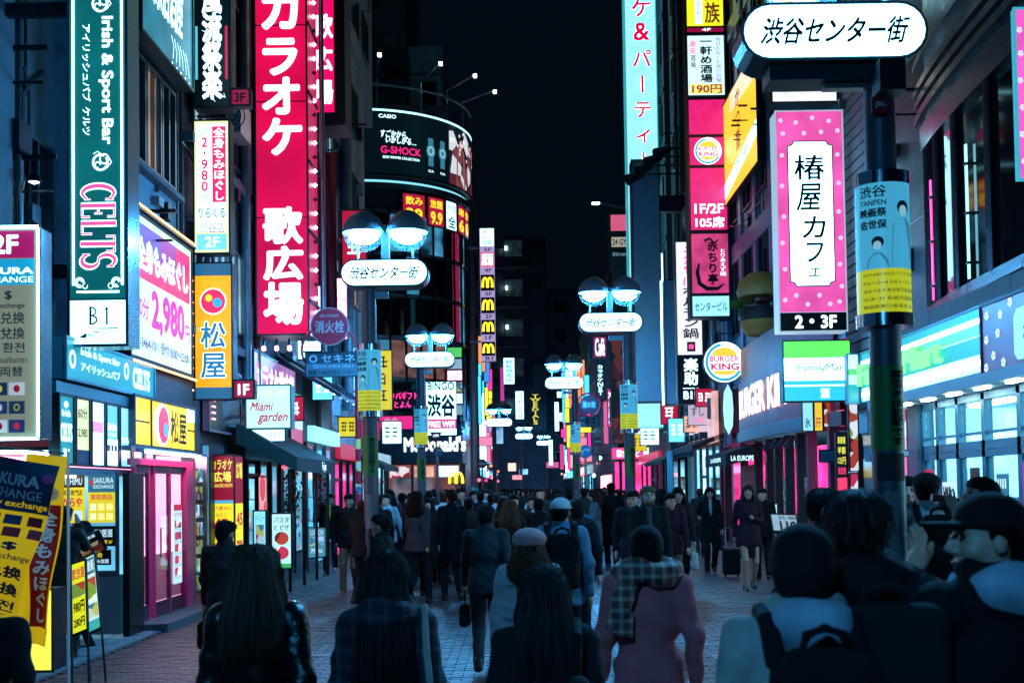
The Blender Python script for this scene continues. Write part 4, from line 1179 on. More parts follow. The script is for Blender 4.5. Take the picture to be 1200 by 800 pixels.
fit(t, 'R', 6.4, 37.5, 48, 4, 20, 34)
for i in range(4): acunit(t, 6.4, 39 + i * 1.3, 8.2 + 3.1 * (i % 2), 'R')
t.done()
t = block("noodle_corner_building", "corner building with a calligraphy light box and pink fascia", 4.75, 14, 58, 72, 12.5, BRICKD, 0, sideface='R', front=1, lit=.2, z0=3.0, zstart=5.0); t.done()
t = block("party_hall_building", "building behind the tall pale cyan vertical sign", 6.2, 14, 49.1, 57.9, 24, CONCD, 0, sideface='R', lit=.2); t.done()
t = block("far_right_building", "dim building past the calligraphy corner on the burger side", 4.9, 14, 72.2, 95, 13, CONCD, 0, sideface='R', lit=.3); t.done()
t = block("far_right_building", "last dim building before the street's end on the burger side", 4.5, 14, 95.5, 119, 11, BRICKD, 0, sideface='R', lit=.3); t.done()
# ================================================================ ground floor shops
INTW = emi("shop_interior_light", (.32, .75, 1.0), 3.0, var=.35, vscale=1.2)  # interior light put into shop walls as glow; some sign faces share it
INTC = emi("cyan_shop_light", (.10, .55, .95), 2.2, var=.4, vscale=1.2)
INTP = emi("pink_shop_light", (1, .32, .48), 3.2, var=.35, vscale=1.5)
INTR = emi("magenta_shop_light", (.8, .03, .22), 2.4, var=.5, vscale=1.5)
INTD = emi("dim_shop_light", (.10, .30, .42), 2.4, var=.7, vscale=1.5)
INTO = emi("warm_shop_light", (.95, .5, .35), .9, var=.5, vscale=1.5)
GOODS = print_mat("shelf_goods", ['#1a2530', '#c8d4da', '#7a2036', '#2b5c70', '#d9c34a', '#10161d', '#8a9aa2', '#1d3a50'], 9, .12)
GOODL = print_mat("lit_shelf_goods", ['#7fb7c8', '#d8f0f6', '#c05070', '#3b8ca0', '#e0d070', '#4a6070'], 8, .5)
NOTICE = print_mat("pasted_notices", ['#c8ccd0', '#20262c', '#b03048', '#d9d070', '#3070a0', '#a0a8b0'], 10, .1)
FOOD = print_mat("food_photo_print", ['#e8d8c8', '#b04030', '#5a1f18', '#f0f0f0', '#7a9a3a', '#d88860'], 5, .8)
PINKFOOD = print_mat("pink_food_print", ['#f0a0b0', '#c03050', '#f8e8e8', '#882030', '#f4c0c8'], 4, .9)
CLEAR = glass("clear_shop_glass", (.85, .95, .97), .04)
POST = mat("black_painted_post", '#0e1114', .4, .2)
TILEF = mat("pale_floor_tile", '#8d979e', .3, var=.1)
PINKP = mat("pink_painted_door_frame", '#e0206a', .35, coat=.3, var=.08)
WINE = mat("wine_painted_wood", '#5a1230', .4, var=.1)
GREYP = mat("grey_green_panel", '#5d6e75', .5, var=.1)
CYANP = mat("light_blue_panel", '#4fa6be', .4)
def shop(name, label, side, X, y0, y1, h, inter, depth=2.2, bays=3, post=None, fasc=None, fh=.5, goods=GOODS, base=.45, door=None, cat="shop", out=.0, awn=None):
 s = -1 if side == 'L' else 1            # into the building
 t = T(name, label, cat, (X, (y0 + y1) / 2, 0)); post = post or POST
 xb = X + s * depth; lo = min(X, xb); hi = max(X, xb)
 t.p("back_wall", inter).box(min(xb, xb + s * .1), max(xb, xb + s * .1), y0, y1, 0, h)
 t.p("side_wall", GREYP).box(lo, hi, y0, y0 + .08, 0, h); t.p("far_wall", inter).box(lo, hi, y1 - .08, y1, 0, h)
 t.p("ceiling", GREYP).box(lo, hi, y0 + .08, y1 - .08, h - .08, h)
 t.p("floor", TILEF).box(lo, hi, y0 + .08, y1 - .08, 0, .06)
 dy = (y1 - y0) / bays
 for i in range(bays + 1):
  yy_ = y0 + i * dy; yc = min(max(yy_, y0 + .05), y1 - .05)
  t.p("post", post, key='po%d' % i).box(X - .05, X + .05, yc - .05, yc + .05, 0, h)
 for i in range(bays):
  a, b = y0 + i * dy + .06, y0 + (i + 1) * dy - .06
  if door is not None and i == door:
   t.p("door", post, key='do').box(X - .02, X + .02, a, a + .07, .06, h - .1); t.p("door", post, key='do').box(X - .02, X + .02, b - .07, b, .06, h - .1)
   t.p("door", post, key='do').box(X - .02, X + .02, a + .07, b - .07, 2.0, 2.1)
   continue
  t.p("window", post, key='w%d' % i).box(X - .03, X + .03, a, b, base - .05, base); t.p("sill_panel", GREYP, key='sp%d' % i).box(X - .025, X + .025, a, b, .06, base - .05)
  t.p("pane", CLEAR, key='pn%d' % i, under='w%d' % i).box(X - .008, X + .008, a, b, base, h - .05)
  if goods:
   for k in range(3):
    z = .35 + k * .62; xs_ = sorted((X + s * .5, X + s * .95))
    t.p("shelf", ALU, key='sh%d%d' % (i, k)).box(xs_[0], xs_[1], a, b, z, z + .03)
    yq = a + .05
    while yq < b - .2:
     w_ = random.uniform(.12, .3); t.p("goods", goods, key='go%d%d' % (i, k), under='sh%d%d' % (i, k)).box(xs_[0] + .03, xs_[1] - .05, yq, yq + w_, z + .031, z + random.uniform(.2, .5)); yq += w_ + .03
 if awn:
  o_ = -s * .9
  q = t.p("awning", awn); q.prism([(X - s * .06, y0, h + .25), (X + o_, y0, h - .1), (X + o_, y0, h - .25), (X - s * .06, y0, h + .1)], (0, y1 - y0, 0))
 if fasc:
  xs_ = sorted((X - s * .06, X - s * .2))
  t.p("fascia", fasc).box(xs_[0], xs_[1], y0, y1, h + .02, h + .02 + fh)
 return t
# ---- currency exchange shop, nearest left
t = T("exchange_shop", "currency exchange shop front with posters on its glass under a cyan canopy", "shop", (-5.4, 14.2, 0))
t.p("base_panel", GREYP).box(-6.6, -4.76, 14.2, 14.3, .1, .8)
for i, (a, b) in enumerate(((-6.6, -5.75), (-5.72, -5.36), (-5.32, -4.78))):
 t.p("window", ALU, key='w%d' % i).box(a, b, 14.18, 14.24, .8, .85); t.p("window", ALU, key='w%d' % i).box(a, a + .03, 14.18, 14.24, .85, 2.02); t.p("window", ALU, key='w%d' % i).box(b - .03, b, 14.18, 14.24, .85, 2.02)
 t.p("pane", CLEAR, key='p%d' % i, under='w%d' % i).box(a + .03, b - .03, 14.205, 14.215, .85, 2.02)
t.p("pillar", POST).box(-4.76, -4.68, 14.3, 14.85, 0, 2.0)
t.p("canopy", mat("cyan_edge_steel", '#3d8ba0', .4, .3)).box(-6.6, -4.98, 12.8, 16.3, 1.98, 2.06); t.p("canopy", MATS["cyan_edge_steel"], key='ctop').box(-6.6, -4.95, 12.75, 16.35, 2.86, 2.98)
for i in range(4): t.p("downlight", emi("warm_downlight", (1, .85, .75), 8), key='dl%d' % i).box(-5.35, -5.22, 13.1 + i * .28, 13.2 + i * .28, 1.955, 1.978)
t.p("back_wall", INTD).box(-6.6, -5.0, 15.4, 15.45, .1, 2.0)
t.p("interior_light", LITW).box(-6.4, -5.9, 15.38, 15.4, 1.2, 1.95)
t.p("floor_edge", GREYP).box(-6.6, -4.5, 11.0, 15.0, .028, .05)
for i in range(9):
 for k in range(5): t.p("tile", TILEF, key='ti').box(-6.55 + k * .41, -6.55 + k * .41 + .395, 11.02 + i * .43, 11.02 + i * .43 + .415, .05, .058)
t.done()
for i in range(7):       # upright light panels of the canopy fascia
 y0 = 12.85 + i * .49
 labs = ["green lit panel of the pub beside the exchange canopy's near end", "yellow edged lit panel with a price table, second on the cyan canopy", "white lit panel with a pink smear, third on the cyan canopy", "lit exchange panel with flags, fourth on the cyan canopy",
   "pale blue lit panel, fifth on the cyan canopy", "plain blue lit panel, sixth on the cyan canopy", "dim blue lit panel, farthest on the cyan canopy"]
 fm_ = [emi("pub_teal_panel", (.01, .30, .38), 1.0), emi("cream_panel", (.75, .85, .45), 1.1), WHITE, emi("exchange_blue_panel", (.12, .55, .8), 1.2), emi("pale_blue_panel", (.3, .75, .95), 1.1), emi("mid_blue_panel", (.03, .35, .62), .9), emi("dim_blue_panel", (.02, .18, .36), .8)][i]
 t, F = wallsign("lit_panel_sign", labs[i], y0, y0 + .44, 2.08, 2.85, -4.97, 'L', .1, fm_, fr=.02, group="upright lit panels on the cyan canopy")
 if i == 0: F.ell(t.p("emblem", LETW), .5, .12, .15, .05); F.text(t.p("lettering", LETW), "Irish", .2, .2, .8, .3, .02); F.text(t.p("lettering", LETW), "CELTS", .1, .4, .9, .68, .04); F.text(t.p("lettering", LETW), "B1", .3, .78, .7, .9, .03)
 if i == 1: F.text(t.p("lettering", INK), "60分", .15, .12, .85, .3, .02); F.text(t.p("lettering", INK), "2,980", .15, .45, .85, .6, .02); F.rect(t.p("lettering", mat("blue_print", '#2c5a78')), 0, .78, 1, 1)
 if i == 2: F.rect(t.p("print", emi("pink_smear_print", (.9, .35, .6), 1.0)), .05, .3, .95, .48)
 if i == 3:
  F.text(t.p("lettering", LETW), "SAKURA", .08, .3, .92, .42, .02); F.text(t.p("lettering", LETW), "EXCHANGE", .08, .45, .92, .52, .01); F.rect(t.p("print", WHITE), 0, .56, 1, 1)
  for q in range(3): F.rect(t.p("flag_print", mat("flag_print_%d" % q, ['#24508a', '#a02038', '#20303c'][q])), .1 + .3 * q, .66, .32 + .3 * q, .76, .006)
 if i == 4: F.text(t.p("lettering", LETW), "SAKURA", .1, .5, .9, .6, .01); F.text(t.p("lettering", LETW), "両替", .2, .65, .8, .8, .01)
 t.done()
def poster(name, label, face_, bg, items, cat="poster", thick=.01, group=None):
 """flat print standing proud of its wall; items are (kind, material, args)"""
 c = face_.pt(.5, 1); t = T(name, label, cat, tuple(c), group)
 face_.slab(t.p("sheet", bg), 0, 0, 1, 1, 0, thick)
 for it in items:
  k, m_, a = it[0], it[1], it[2:]
  mb = t.p("lettering" if k in 'tv' else "print", m_)
  if k == 't': face_.text(mb, a[0], *a[1:5], bold=(a[5] if len(a) > 5 else .02), l=thick + .004)
  if k == 'v': face_.vtext(mb, a[0], *a[1:5], bold=(a[5] if len(a) > 5 else .02), l=thick + .004)
  if k == 'r': face_.rect(mb, *a[:4], l=thick + .002)
  if k == 'e': face_.ell(mb, *a[:4], l=thick + .003)
 t.done(); return t
YELP = emi("yellow_lit_print", (.9, .72, .03), .8); REDP = emi("red_lit_print", (.6, .01, .06), .8); TEALP = emi("teal_lit_print", (.02, .16, .25), .8); WHP = emi("white_lit_print", (.6, .85, .95), .9); BKP = mat("black_print", '#0a0c10', .4)
DYE = emi("yellow_backlit_lettering", (.95, .85, .1), 1.0)
poster("window_poster", "yellow price poster with black head strip in the exchange shop window, nearer the flags", faceY(-5.45, -5.16, 1.42, 1.98, 14.16), YELP, [('r', BKP, 0, 0, 1, .25), ('t', WHP, "MISHIMU", .1, .05, .9, .2), ('t', BKP, "買取専門店", .1, .3, .9, .42), ('t', REDP, "からや", .1, .46, .9, .66, .04), ('r', WHP, .1, .74, .45, .94), ('r', WHP, .55, .74, .9, .94)])
poster("window_poster", "white lettered notice on dark glass in the exchange shop window", faceY(-5.45, -5.16, 1.16, 1.38, 14.16), BKP, [('t', WHP, "大黒屋両替", .08, .15, .92, .8, .03)])
poster("window_poster", "blue exchange poster with a yellow rate table beside the black pillar", faceY(-5.12, -4.80, 1.42, 1.98, 14.16), TEALP, [('t', WHP, "SAKURA", .2, .05, .95, .17), ('t', WHP, "EXCHANGE", .2, .2, .95, .28), ('e', REDP, .11, .15, .07, .06), ('r', YELP, .0, .36, 1, 1), ('t', REDP, "買取商品", .1, .4, .9, .52), ('r', WHP, .08, .6, .3, .74), ('r', WHP, .38, .6, .6, .74), ('r', WHP, .68, .6, .92, .74), ('r', WHP, .08, .8, .3, .94), ('r', WHP, .38, .8, .6, .94), ('r', WHP, .68, .8, .92, .94)])
poster("window_poster", "black notice with white brush lettering below the blue exchange poster", faceY(-5.12, -4.80, 1.14, 1.38, 14.16), BKP, [('t', WHP, "風流居酒", .1, .15, .9, .55, .03), ('t', YELP, "全席喫煙 5F", .1, .68, .9, .88, .02)])
poster("window_poster", "small dark food notice low on the exchange shop glass", faceY(-5.1, -4.85, .92, 1.1, 14.16), BKP, [('t', YELP, "宴会", .1, .15, .6, .5, .02), ('t', WHP, "飲み放題", .1, .6, .9, .88, .02)])
# ---- pink door bay of the gyudon restaurant
t = T("bowl_restaurant", "pink framed glass door front glowing pink under the yellow fascia", "shop front", (-4.9, 16.2, 0))
t.p("step", STONE).box(-5.2, -4.42, 14.95, 17.55, 0, .13)
t.p("back_wall", INTP).box(-7.2, -7.1, 14.9, 17.6, .1, 2.3); t.p("far_wall", INTP).box(-7.1, -5.0, 17.55, 17.6, .1, 2.3); t.p("ceiling", GREYP).box(-7.1, -4.85, 14.9, 17.6, 2.3, 2.36)
t.p("ceiling_light", emi("pinkish_strip_light", (1, .45, .65), 34)).box(-6.6, -5.4, 15.9, 16.1, 2.26, 2.295)
t.p("counter", mat("wood_counter", '#7a4a3a', .4)).box(-6.8, -6.3, 15.1, 17.4, .13, 1.0)
t.p("floor", TILEF).box(-7.1, -5.2, 14.9, 17.6, .1, .13)
fr_ = [(14.95, 15.03), (15.5, 15.57), (15.72, 15.79), (16.42, 16.49), (17.12, 17.45)]
for i, (a, b) in enumerate(fr_): t.p("frame", PINKP, key='f%d' % i).box(-4.87, -4.82 if i < 4 else -4.78, a, b, .13, 2.12)
t.p("added_outer_light", MATS["pinkish_strip_light"], key='ol').box(-4.74, -4.70, 15.1, 17.6, 2.27, 2.30)  # tube added outside the door to brighten the pink frames
t.p("header", PINKP).box(-4.92, -4.78, 14.95, 17.45, 2.12, 2.2)
for i, (a, b) in enumerate(((15.07, 15.5), (15.8, 16.42), (16.5, 17.12))):
 t.p("door" if i == 1 else "window", WINE, key='d%d' % i).box(-4.86, -4.82, a, b, .13, .32); t.p("door" if i == 1 else "window", WINE, key='d%d' % i).box(-4.86, -4.82, a, b, 2.02, 2.12)
 t.p("pane", CLEAR, key='pn%d' % i, under='d%d' % i).box(-4.845, -4.835, a, b, .32, 2.02)
 t.p("dark_film", glass("smoky_film", (.35, .3, .35), .05), key='df%d' % i, under='d%d' % i).box(-4.858, -4.85, a + .01, b - .01, .33, .95)
t.p("handle", ALU, True).tube((-4.78, 15.88, .9), (-4.78, 15.88, 1.3), .012)
t.done()
poster("menu_poster", "tall white menu sheet with pink head taped inside the pink door", faceL(16.55, 16.95, .5, 1.6, -4.815), WHP, [('r', REDP, 0, 0, 1, .08), ('t', REDP, "おすすめ", .1, .1, .9, .16)] + [('r', PINKFOOD, .12, .2 + i * .15, .88, .3 + i * .15) for i in range(5)] + [('t', BKP, "牛めし 290円", .1, .31 + i * .15, .9, .335 + i * .15, .0) for i in range(5)])
t, F = wallsign("restaurant_fascia", "yellow lit restaurant fascia above the pink door with a red swirl", 15.15, 18.0, 2.36, 3.02, -4.9, 'L', .2, emi("lit_yellow_fascia", (1.0, .72, .02), 1.3, var=.15), frame=mat("steel_blue_frame", '#3a5868', .4, .4))
F.ell(t.p("print", LETW), .42, .5, .13, .48); F.ell(t.p("print", emi("red_lit_disc", (.85, .02, .1), 1.2)), .44, .5, .09, .42, .008); F.ell(t.p("print", emi("blue_lit_disc", (.02, .4, .85), 1.2)), .47, .6, .035, .16, .012)
F.text(t.p("lettering", INK), "松屋", .56, .12, .84, .9, .03); F.rect(t.p("print", INK), 0, .48, .22, .52); F.rect(t.p("print", WHITE), .86, .0, 1, .3)
F.rect(t.p("print", INK), .86, .5, 1, .54); F.slab(t.p("divider", FRAME), .235, 0, .245, 1)
t.p("canopy_strip", MATS["cyan_edge_steel"]).box(-5.1, -4.75, 15.1, 18.1, 2.3, 2.33); t.done()
t = T("sticker_rack", "narrow rack crowded with stickers and small goods right of the pink door", "display rack", (-4.9, 18.0, 0))
t.p("frame", ALU).box(-5.1, -4.8, 17.6, 17.66, 0, 2.3); t.p("frame", ALU, key='f2').box(-5.1, -4.8, 18.3, 18.36, 0, 2.3); t.p("back", NOTICE).box(-5.1, -5.04, 17.66, 18.3, .2, 2.3)
for i in range(7):
 for k in range(3): t.p("goods", [NOTICE, GOODS, GOODL][(i + k) % 3], key='g%d%d' % (i, k)).box(-5.03, -4.85, 17.68 + k * .2, 17.85 + k * .2, .3 + i * .27, .3 + i * .27 + .2)
t.p("lamp", emi("pinkish_strip_light", (1, .45, .65), 34)).box(-5.0, -4.85, 17.7, 18.25, 2.24, 2.29); t.done()
t, F = boxsign("blue_pillar_box", "tall narrow blue light pillar left of the karaoke price board", pxY(237, 521, 246, 672, 18.5), 18.5, .3, emi("blue_pillar_light", (.03, .35, .55), .7, var=.3, vscale=4), cat="sign", fr=.01)
F.vtext(t.p("lettering", LETW), "居酒屋", .15, .62, .85, .9, .02); t.done()
x0, x1, z0, z1 = pxY(246, 533, 275, 668, 18.8)
KRED = emi("karaoke_board_red", (.28, .005, .03), .9); KYEL = emi("karaoke_board_yellow", (.9, .85, .02), 1.0)
t, F = boxsign("karaoke_price_board", "red and yellow karaoke price board reading カラオケ広場 behind the man in the dark suit", (x0, x1, z0, z1), 18.8, .55, KRED, fr=.015)
F.rect(t.p("light_panel", KYEL, key='y'), 0, .42, 1, 1); tl = t.p("lettering", DYE); F.text(tl, "カラオケ", .04, .03, .96, .12, .03); F.text(tl, "広場", .15, .135, .9, .23, .04); F.text(tl, "KARAOKE ROOM", .05, .245, .95, .275, .02)
F.rect(t.p("print", emi("cyan_print_band", (.1, .5, .7), .8)), 0, .39, 1, .42, .005)
kr = t.p("lettering", REDP); F.text(kr, "1人様30分", .1, .44, .9, .48, .02); F.text(kr, "18:00まで", .05, .5, .7, .535, .01); F.text(kr, "45", .1, .55, .75, .68, .06); F.text(kr, "円", .8, .62, .95, .68, .03); F.text(kr, "18:00から", .05, .71, .7, .745, .01); F.text(kr, "70", .1, .77, .75, .9, .06)
G = faceL(18.83, 19.33, z0 + .02, z1 - .02, x1 + .004); G.rect(t.p("side_light_panel", KRED), 0, 0, 1, .42); G.rect(t.p("side_light_panel", KYEL, key='sy'), 0, .42, 1, 1)
G.text(t.p("side_lettering", DYE), "広場", .1, .05, .9, .2, .03); G.text(t.p("side_lettering", REDP, key='s2'), "45", .1, .5, .9, .62, .04); G.text(t.p("side_lettering", REDP, key='s2'), "70", .1, .75, .9, .88, .04); t.done()
# ---- italian restaurant
t = shop("pizza_restaurant", "restaurant front with green awning, plants and food pictures under the Miami garden sign", 'L', -4.95, 20.5, 24.6, 2.35, INTD, bays=4, door=1, goods=GOODL)
AWN = mat("dark_green_awning", '#12302c', .7, var=.2)
q = t.p("awning", AWN); q.prism([(-4.9, 20.6, 2.95), (-3.85, 20.6, 2.35), (-3.85, 20.6, 2.1), (-4.9, 20.6, 2.6)], (0, 4.2, 0))
for i in range(4): t.p("post", POST, key='pp%d' % i).tube((-4.0, 20.7 + i * 1.35, 0), (-4.0, 20.7 + i * 1.35, 2.15), .03, n=8)
t.p("awning_lettering", LETW).add(*(lambda v, f: ([(-3.845, 23.2 + q[0] * .22, 2.17 + q[1] * .22) for q in v], f))(*glyphs("Fujiya", .0)))
t.p("red_lamp", emi("red_lantern_glow", (1, .05, .08), 4), True).lathe((-4.1, 20.75, 2.18), [(.001, -.05), (.05, 0), (.001, .05)], 12)
t.done()
t, F = wallsign("food_picture", "tall lit picture of pink salami pizza beside the restaurant door", 22.05, 22.85, .35, 2.05, -4.85, 'L', .06, emi("salmon_backlight", (.9, .35, .38), .9), fr=.02)
for a, b, r_ in ((.5, .12, .35), (.3, .62, .3), (.8, .35, .2), (.7, .85, .28)): F.ell(t.p("print", emi("salami_print", (.75, .08, .14), .9)), a, b, r_, r_ * .45); F.ell(t.p("print", emi("salami_edge_print", (.95, .6, .6), .9), key='e'), a, b, r_ * 1.1, r_ * .5, .006, inner=.88)
for k in range(8): F.ell(t.p("print", emi("leaf_print", (.12, .4, .08), .7)), .2 + k * .09, .43 + .02 * math.sin(k * 2), .07, .015, .008)
t.done()
t, F = boxsign("menu_light_box", "lit menu light box with dish photos standing by the salami picture", pxY(318, 601, 342, 666, 19.6), 19.6, .25, emi("mint_menu_light", (.45, .85, .85), 1.1), fr=.015)
F.text(t.p("lettering", INK), "パスタ", .1, .05, .9, .16, .02); F.text(t.p("lettering", INK), "と ピザ", .1, .2, .9, .3, .02)
for k, m_ in ((.45, FOOD), (.72, PINKFOOD)): F.ell(t.p("print", m_), .5, k, .38, .12)
F.rect(t.p("print", emi("green_base_band", (.05, .5, .15), .8)), 0, .92, 1, 1); t.done()
t, F = boxsign("menu_light_box", "small cyan lit menu box left of the mint one", pxY(297, 598, 312, 652, 20.2), 20.2, .2, emi("cyan_menu_light", (.25, .75, .85), 1.1), fr=.012)
F.rect(t.p("print", GOODL), .15, .3, .85, .9); F.text(t.p("lettering", INK), "メニュー", .1, .08, .9, .2); t.done()
t = T("hanging_vine", "dark leafy vine hanging from the restaurant awning post", "plant", (-4.0, 20.9, 1.2))
lm = t.p("leaf", mat("dark_vine_leaf", '#16301c', .5, var=.3))
for i in range(160):
 x, y, z = -4.0 + random.gauss(0, .07), 20.9 + random.gauss(0, .1), random.uniform(1.25, 2.1); a = random.uniform(0, 6.3); u = Vector((math.cos(a), math.sin(a), random.uniform(-.5, .5))) * .035; w = Vector((-math.sin(a), math.cos(a), -1)) * .03; c = Vector((x, y, z))
 lm.quad(tuple(c - u), tuple(c - w), tuple(c + u), tuple(c + w))
t.p("stem", mat("vine_stem", '#2a2018'), True).path([(-4.0, 20.9, 1.2), (-3.97, 20.92, 1.6), (-4.02, 20.88, 2.15)], .012)
t.done()
t, F = wallsign("flag_banner", "green white and red striped flag cloth hung over the restaurant awning", 24.7, 26.1, 2.7, 3.85, -4.75, 'L', .03, None, cat="flag", fr=.012)
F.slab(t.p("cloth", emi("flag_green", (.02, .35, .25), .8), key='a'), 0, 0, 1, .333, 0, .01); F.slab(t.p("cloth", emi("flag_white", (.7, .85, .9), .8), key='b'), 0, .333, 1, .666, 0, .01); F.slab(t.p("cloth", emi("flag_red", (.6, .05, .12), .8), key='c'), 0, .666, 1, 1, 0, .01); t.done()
# ---- shops further along the left
t = shop("sticker_covered_shop", "black shop front plastered with stickers between restaurant and exchange flag", 'L', -4.95, 24.7, 27.4, 2.5, INTD, bays=2, goods=None)
for i in range(40):
 y, z = random.uniform(24.8, 27.2), random.uniform(.3, 2.3); t.p("sticker", random.choice([NOTICE, WHP, REDP, TEALP, BKP]), key='st%d' % (i % 20)).box(-4.905, -4.898, y, y + random.uniform(.06, .16), z, z + random.uniform(.05, .12))
t.done()
shop("cyan_lit_shop", "cyan lit white fronted shop behind the walking man in khaki trousers", 'L', -4.95, 27.5, 31.5, 2.9, INTC, bays=3, door=1, post=ALU, fasc=emi("cyan_strip_fascia", (.25, .75, .95), 1.5), fh=.35, goods=GOODL).done()
t = T("corrugated_awning", "steel blue ribbed canopy with downlights sloping above the cyan lit shop", "awning", (-4.6, 28, 3.2))
t.p("sheet", mat("blue_ribbed_steel", '#2c4a60', .4, .4)).prism([(-5.05, 24.8, 4.6), (-3.7, 24.8, 3.75), (-3.7, 24.8, 3.68), (-5.05, 24.8, 4.5)], (0, 7, 0))
for i in range(14): t.p("rib", MATS["blue_ribbed_steel"], key='r%d' % i).prism([(-5.0, 24.9 + i * .5, 4.62), (-3.72, 24.9 + i * .5, 3.8), (-3.72, 24.9 + i * .5, 3.84), (-5.0, 24.9 + i * .5, 4.68)], (0, .06, 0))
for i in range(6): t.p("downlight", emi("white_downlight", (.7, .95, 1), 8), key='d%d' % i).box(-4.3, -4.2, 25.3 + i * 1.1, 25.4 + i * 1.1, 3.98, 4.0)
t.done()
for i, (a, b, im, lab) in enumerate(((31.6, 35.6, INTR, "magenta lit shop beyond the cyan one on the karaoke side"), (35.8, 39.8, INTC, "blue lit shop front near the pale column"), (40.0, 43.9, INTD, "dim shop front at the crossing before the burger restaurant"))):
 shop("side_shop", lab, 'L', -4.95, a, b, 2.6, im, bays=3, door=i, awn=[None, AWN, None][i], fasc=[RED_L, None, LITW][i], fh=.4).done()
# ---- burger restaurant at the foot of the curved building
t = T("burger_restaurant", "burger restaurant ground floor with louvred fascia and dim red interior windows", "shop front", (-6, 57, 0))
t.p("fascia", mat("blue_grey_louvre", '#2c4454', .4, .4)).box(-12, -2.7, 55.6, 55.9, 3.0, 4.7)
for k in range(9): t.p("louvre", MATS["blue_grey_louvre"], key='l%d' % k).box(-12, -2.65, 55.5, 55.6, 3.05 + k * .18, 3.14 + k * .18)
t.p("side_fascia", MATS["blue_grey_louvre"], key='sf').box(-2.95, -2.7, 55.9, 61, 3.0, 4.7)
t.p("back_wall", emi("red_brown_interior", (.35, .10, .10), .6, var=.8, vscale=1.5)).box(-12, -3, 59.5, 59.6, 0, 3.0)
for i in range(9): t.p("post", POST, key='p%d' % i).box(-12 + i * 1.15, -11.9 + i * 1.15, 55.8, 55.9, 0, 3.0)
for i in range(8):
 t.p("transom", [FOOD, PINKFOOD, INTO, INTW][i % 4], key='tr%d' % i).box(-11.85 + i * 1.15, -10.95 + i * 1.15, 55.85, 55.88, 2.35, 2.85)
 t.p("pane", CLEAR, key='pa%d' % i).box(-11.88 + i * 1.15, -10.87 + i * 1.15, 55.84, 55.85, 0.1, 2.3)
F = faceY(*pxY(473, 511, 546, 529, 55.4), 55.48); F.text(t.p("lettering", emi("bright_white_letters", (.85, .97, 1), 2.0)), "McDonald's", 0, 0, 1, 1, .05)
t.p("upper_wall", FRAME).box(-12, -2.75, 56.0, 56.1, 4.75, 5.15)
t.done()
def arches(F, mb, cx, cy, w, h, wd, l=.02):
 for s_ in (-1, 1):
  pts = [(cx + s_ * w * (.5 - .5 * math.cos(a)) , cy - h * math.sin(a) * 1.0 + h * .5) for a in [R(q) for q in range(0, 181, 12)]]
  pts = [(cx + s_ * w * (0.02 + .48 * (1 - math.cos(R(q)))) * 1.0, cy + h * .5 - h * math.sin(R(q)) ** .75) for q in range(0, 181, 12)]
  n = len(pts); F.stroke(mb, pts, [wd * (.75 + .5 * abs(i / (n - 1) * 2 - 1)) for i in range(n)], l)
YM = emi("golden_arch_light", (1, .8, .03), 1.8)
x0, x1, z0, z1 = pxY(526, 553, 543, 567, 54.5)
t = T("arches_sign", "yellow double arch sign standing over the crowd before the burger restaurant", "sign", ((x0 + x1) / 2, 54.6, 0))
F = faceY(x0, x1, z0, z1, 54.5); arches(F, t.p("arch", YM), .5, .5, .46, .9, .11, .03); t.p("pole", STEEL, True).tube(((x0 + x1) / 2, 54.6, 0), ((x0 + x1) / 2, 54.6, z0 + .5), .04); t.p("backing", FRAME).box(x0, x1, 54.52, 54.6, z0, z0 + .06); t.done()
x0, x1, z0, z1 = pxY(499, 447, 535, 510, 55.2)
t, F = boxsign("window_banner", "white window banner with large 渋谷 lettering above the burger restaurant", (x0, x1, z0, z1), 55.2, .15, WHITE, cat="banner", fr=.02)
F.text(t.p("lettering", INK), "BINGO", .05, 0, .95, .15, .03); F.text(t.p("lettering", INK), "渋谷", .04, .22, .96, .66, .05); F.rect(t.p("print", emi("magenta_band", (.8, .05, .35), 1)), 0, .7, 1, .88); F.text(t.p("lettering", LETW), "FREE WIFI", .05, .74, .95, .85, .03, l=.01); t.done()
x0, x1, z0, z1 = pxY(450, 457, 490, 479, 55.3)
NEON = emi("magenta_neon", (1, .03, .28), 3)
t, F = boxsign("neon_sign", "magenta neon lettering in the dark upper window left of the white banner", (x0, x1, z0, z1), 55.3, .1, None, fr=.02)
F.rect(t.p("backing", BLACK), 0, 0, 1, 1, 0); F.text(t.p("lettering", NEON), "アキバギフト", 0, .08, 1, .5, .01); F.text(t.p("lettering", NEON), "とよん", .3, .6, .8, .95, .01); t.done()
x0, x1, z0, z1 = pxY(444, 487, 484, 503, 55.25)
t, F = boxsign("magenta_banner", "magenta lit band with a pale arch behind glass above the burger fascia", (x0, x1, z0, z1), 55.25, .1, emi("magenta_lit_band", (.85, .02, .25), 1.0), fr=.02)
arches(F, t.p("print", emi("pale_arch_print", (.6, .35, .45), .8)), .35, .8, .22, 1.2, .12); t.done()
block_ = T("window_picture_stack", "stack of small lit window pictures on the burger building's right corner", "sign", (-2.6, 57.5, 5))
for k in range(6): block_.p("panel", [LITW, WHITE, GOODL, INTP, LITW, emi("green_window_strip", (.1, .7, .15), .9)][k], key='p%d' % k).box(-3.4, -2.72, 56.8, 56.86, 5.3 + k * .55, 5.75 + k * .55)
block_.p("frame", FRAME).box(-3.5, -2.68, 56.86, 56.95, 5.2, 8.6); block_.done()
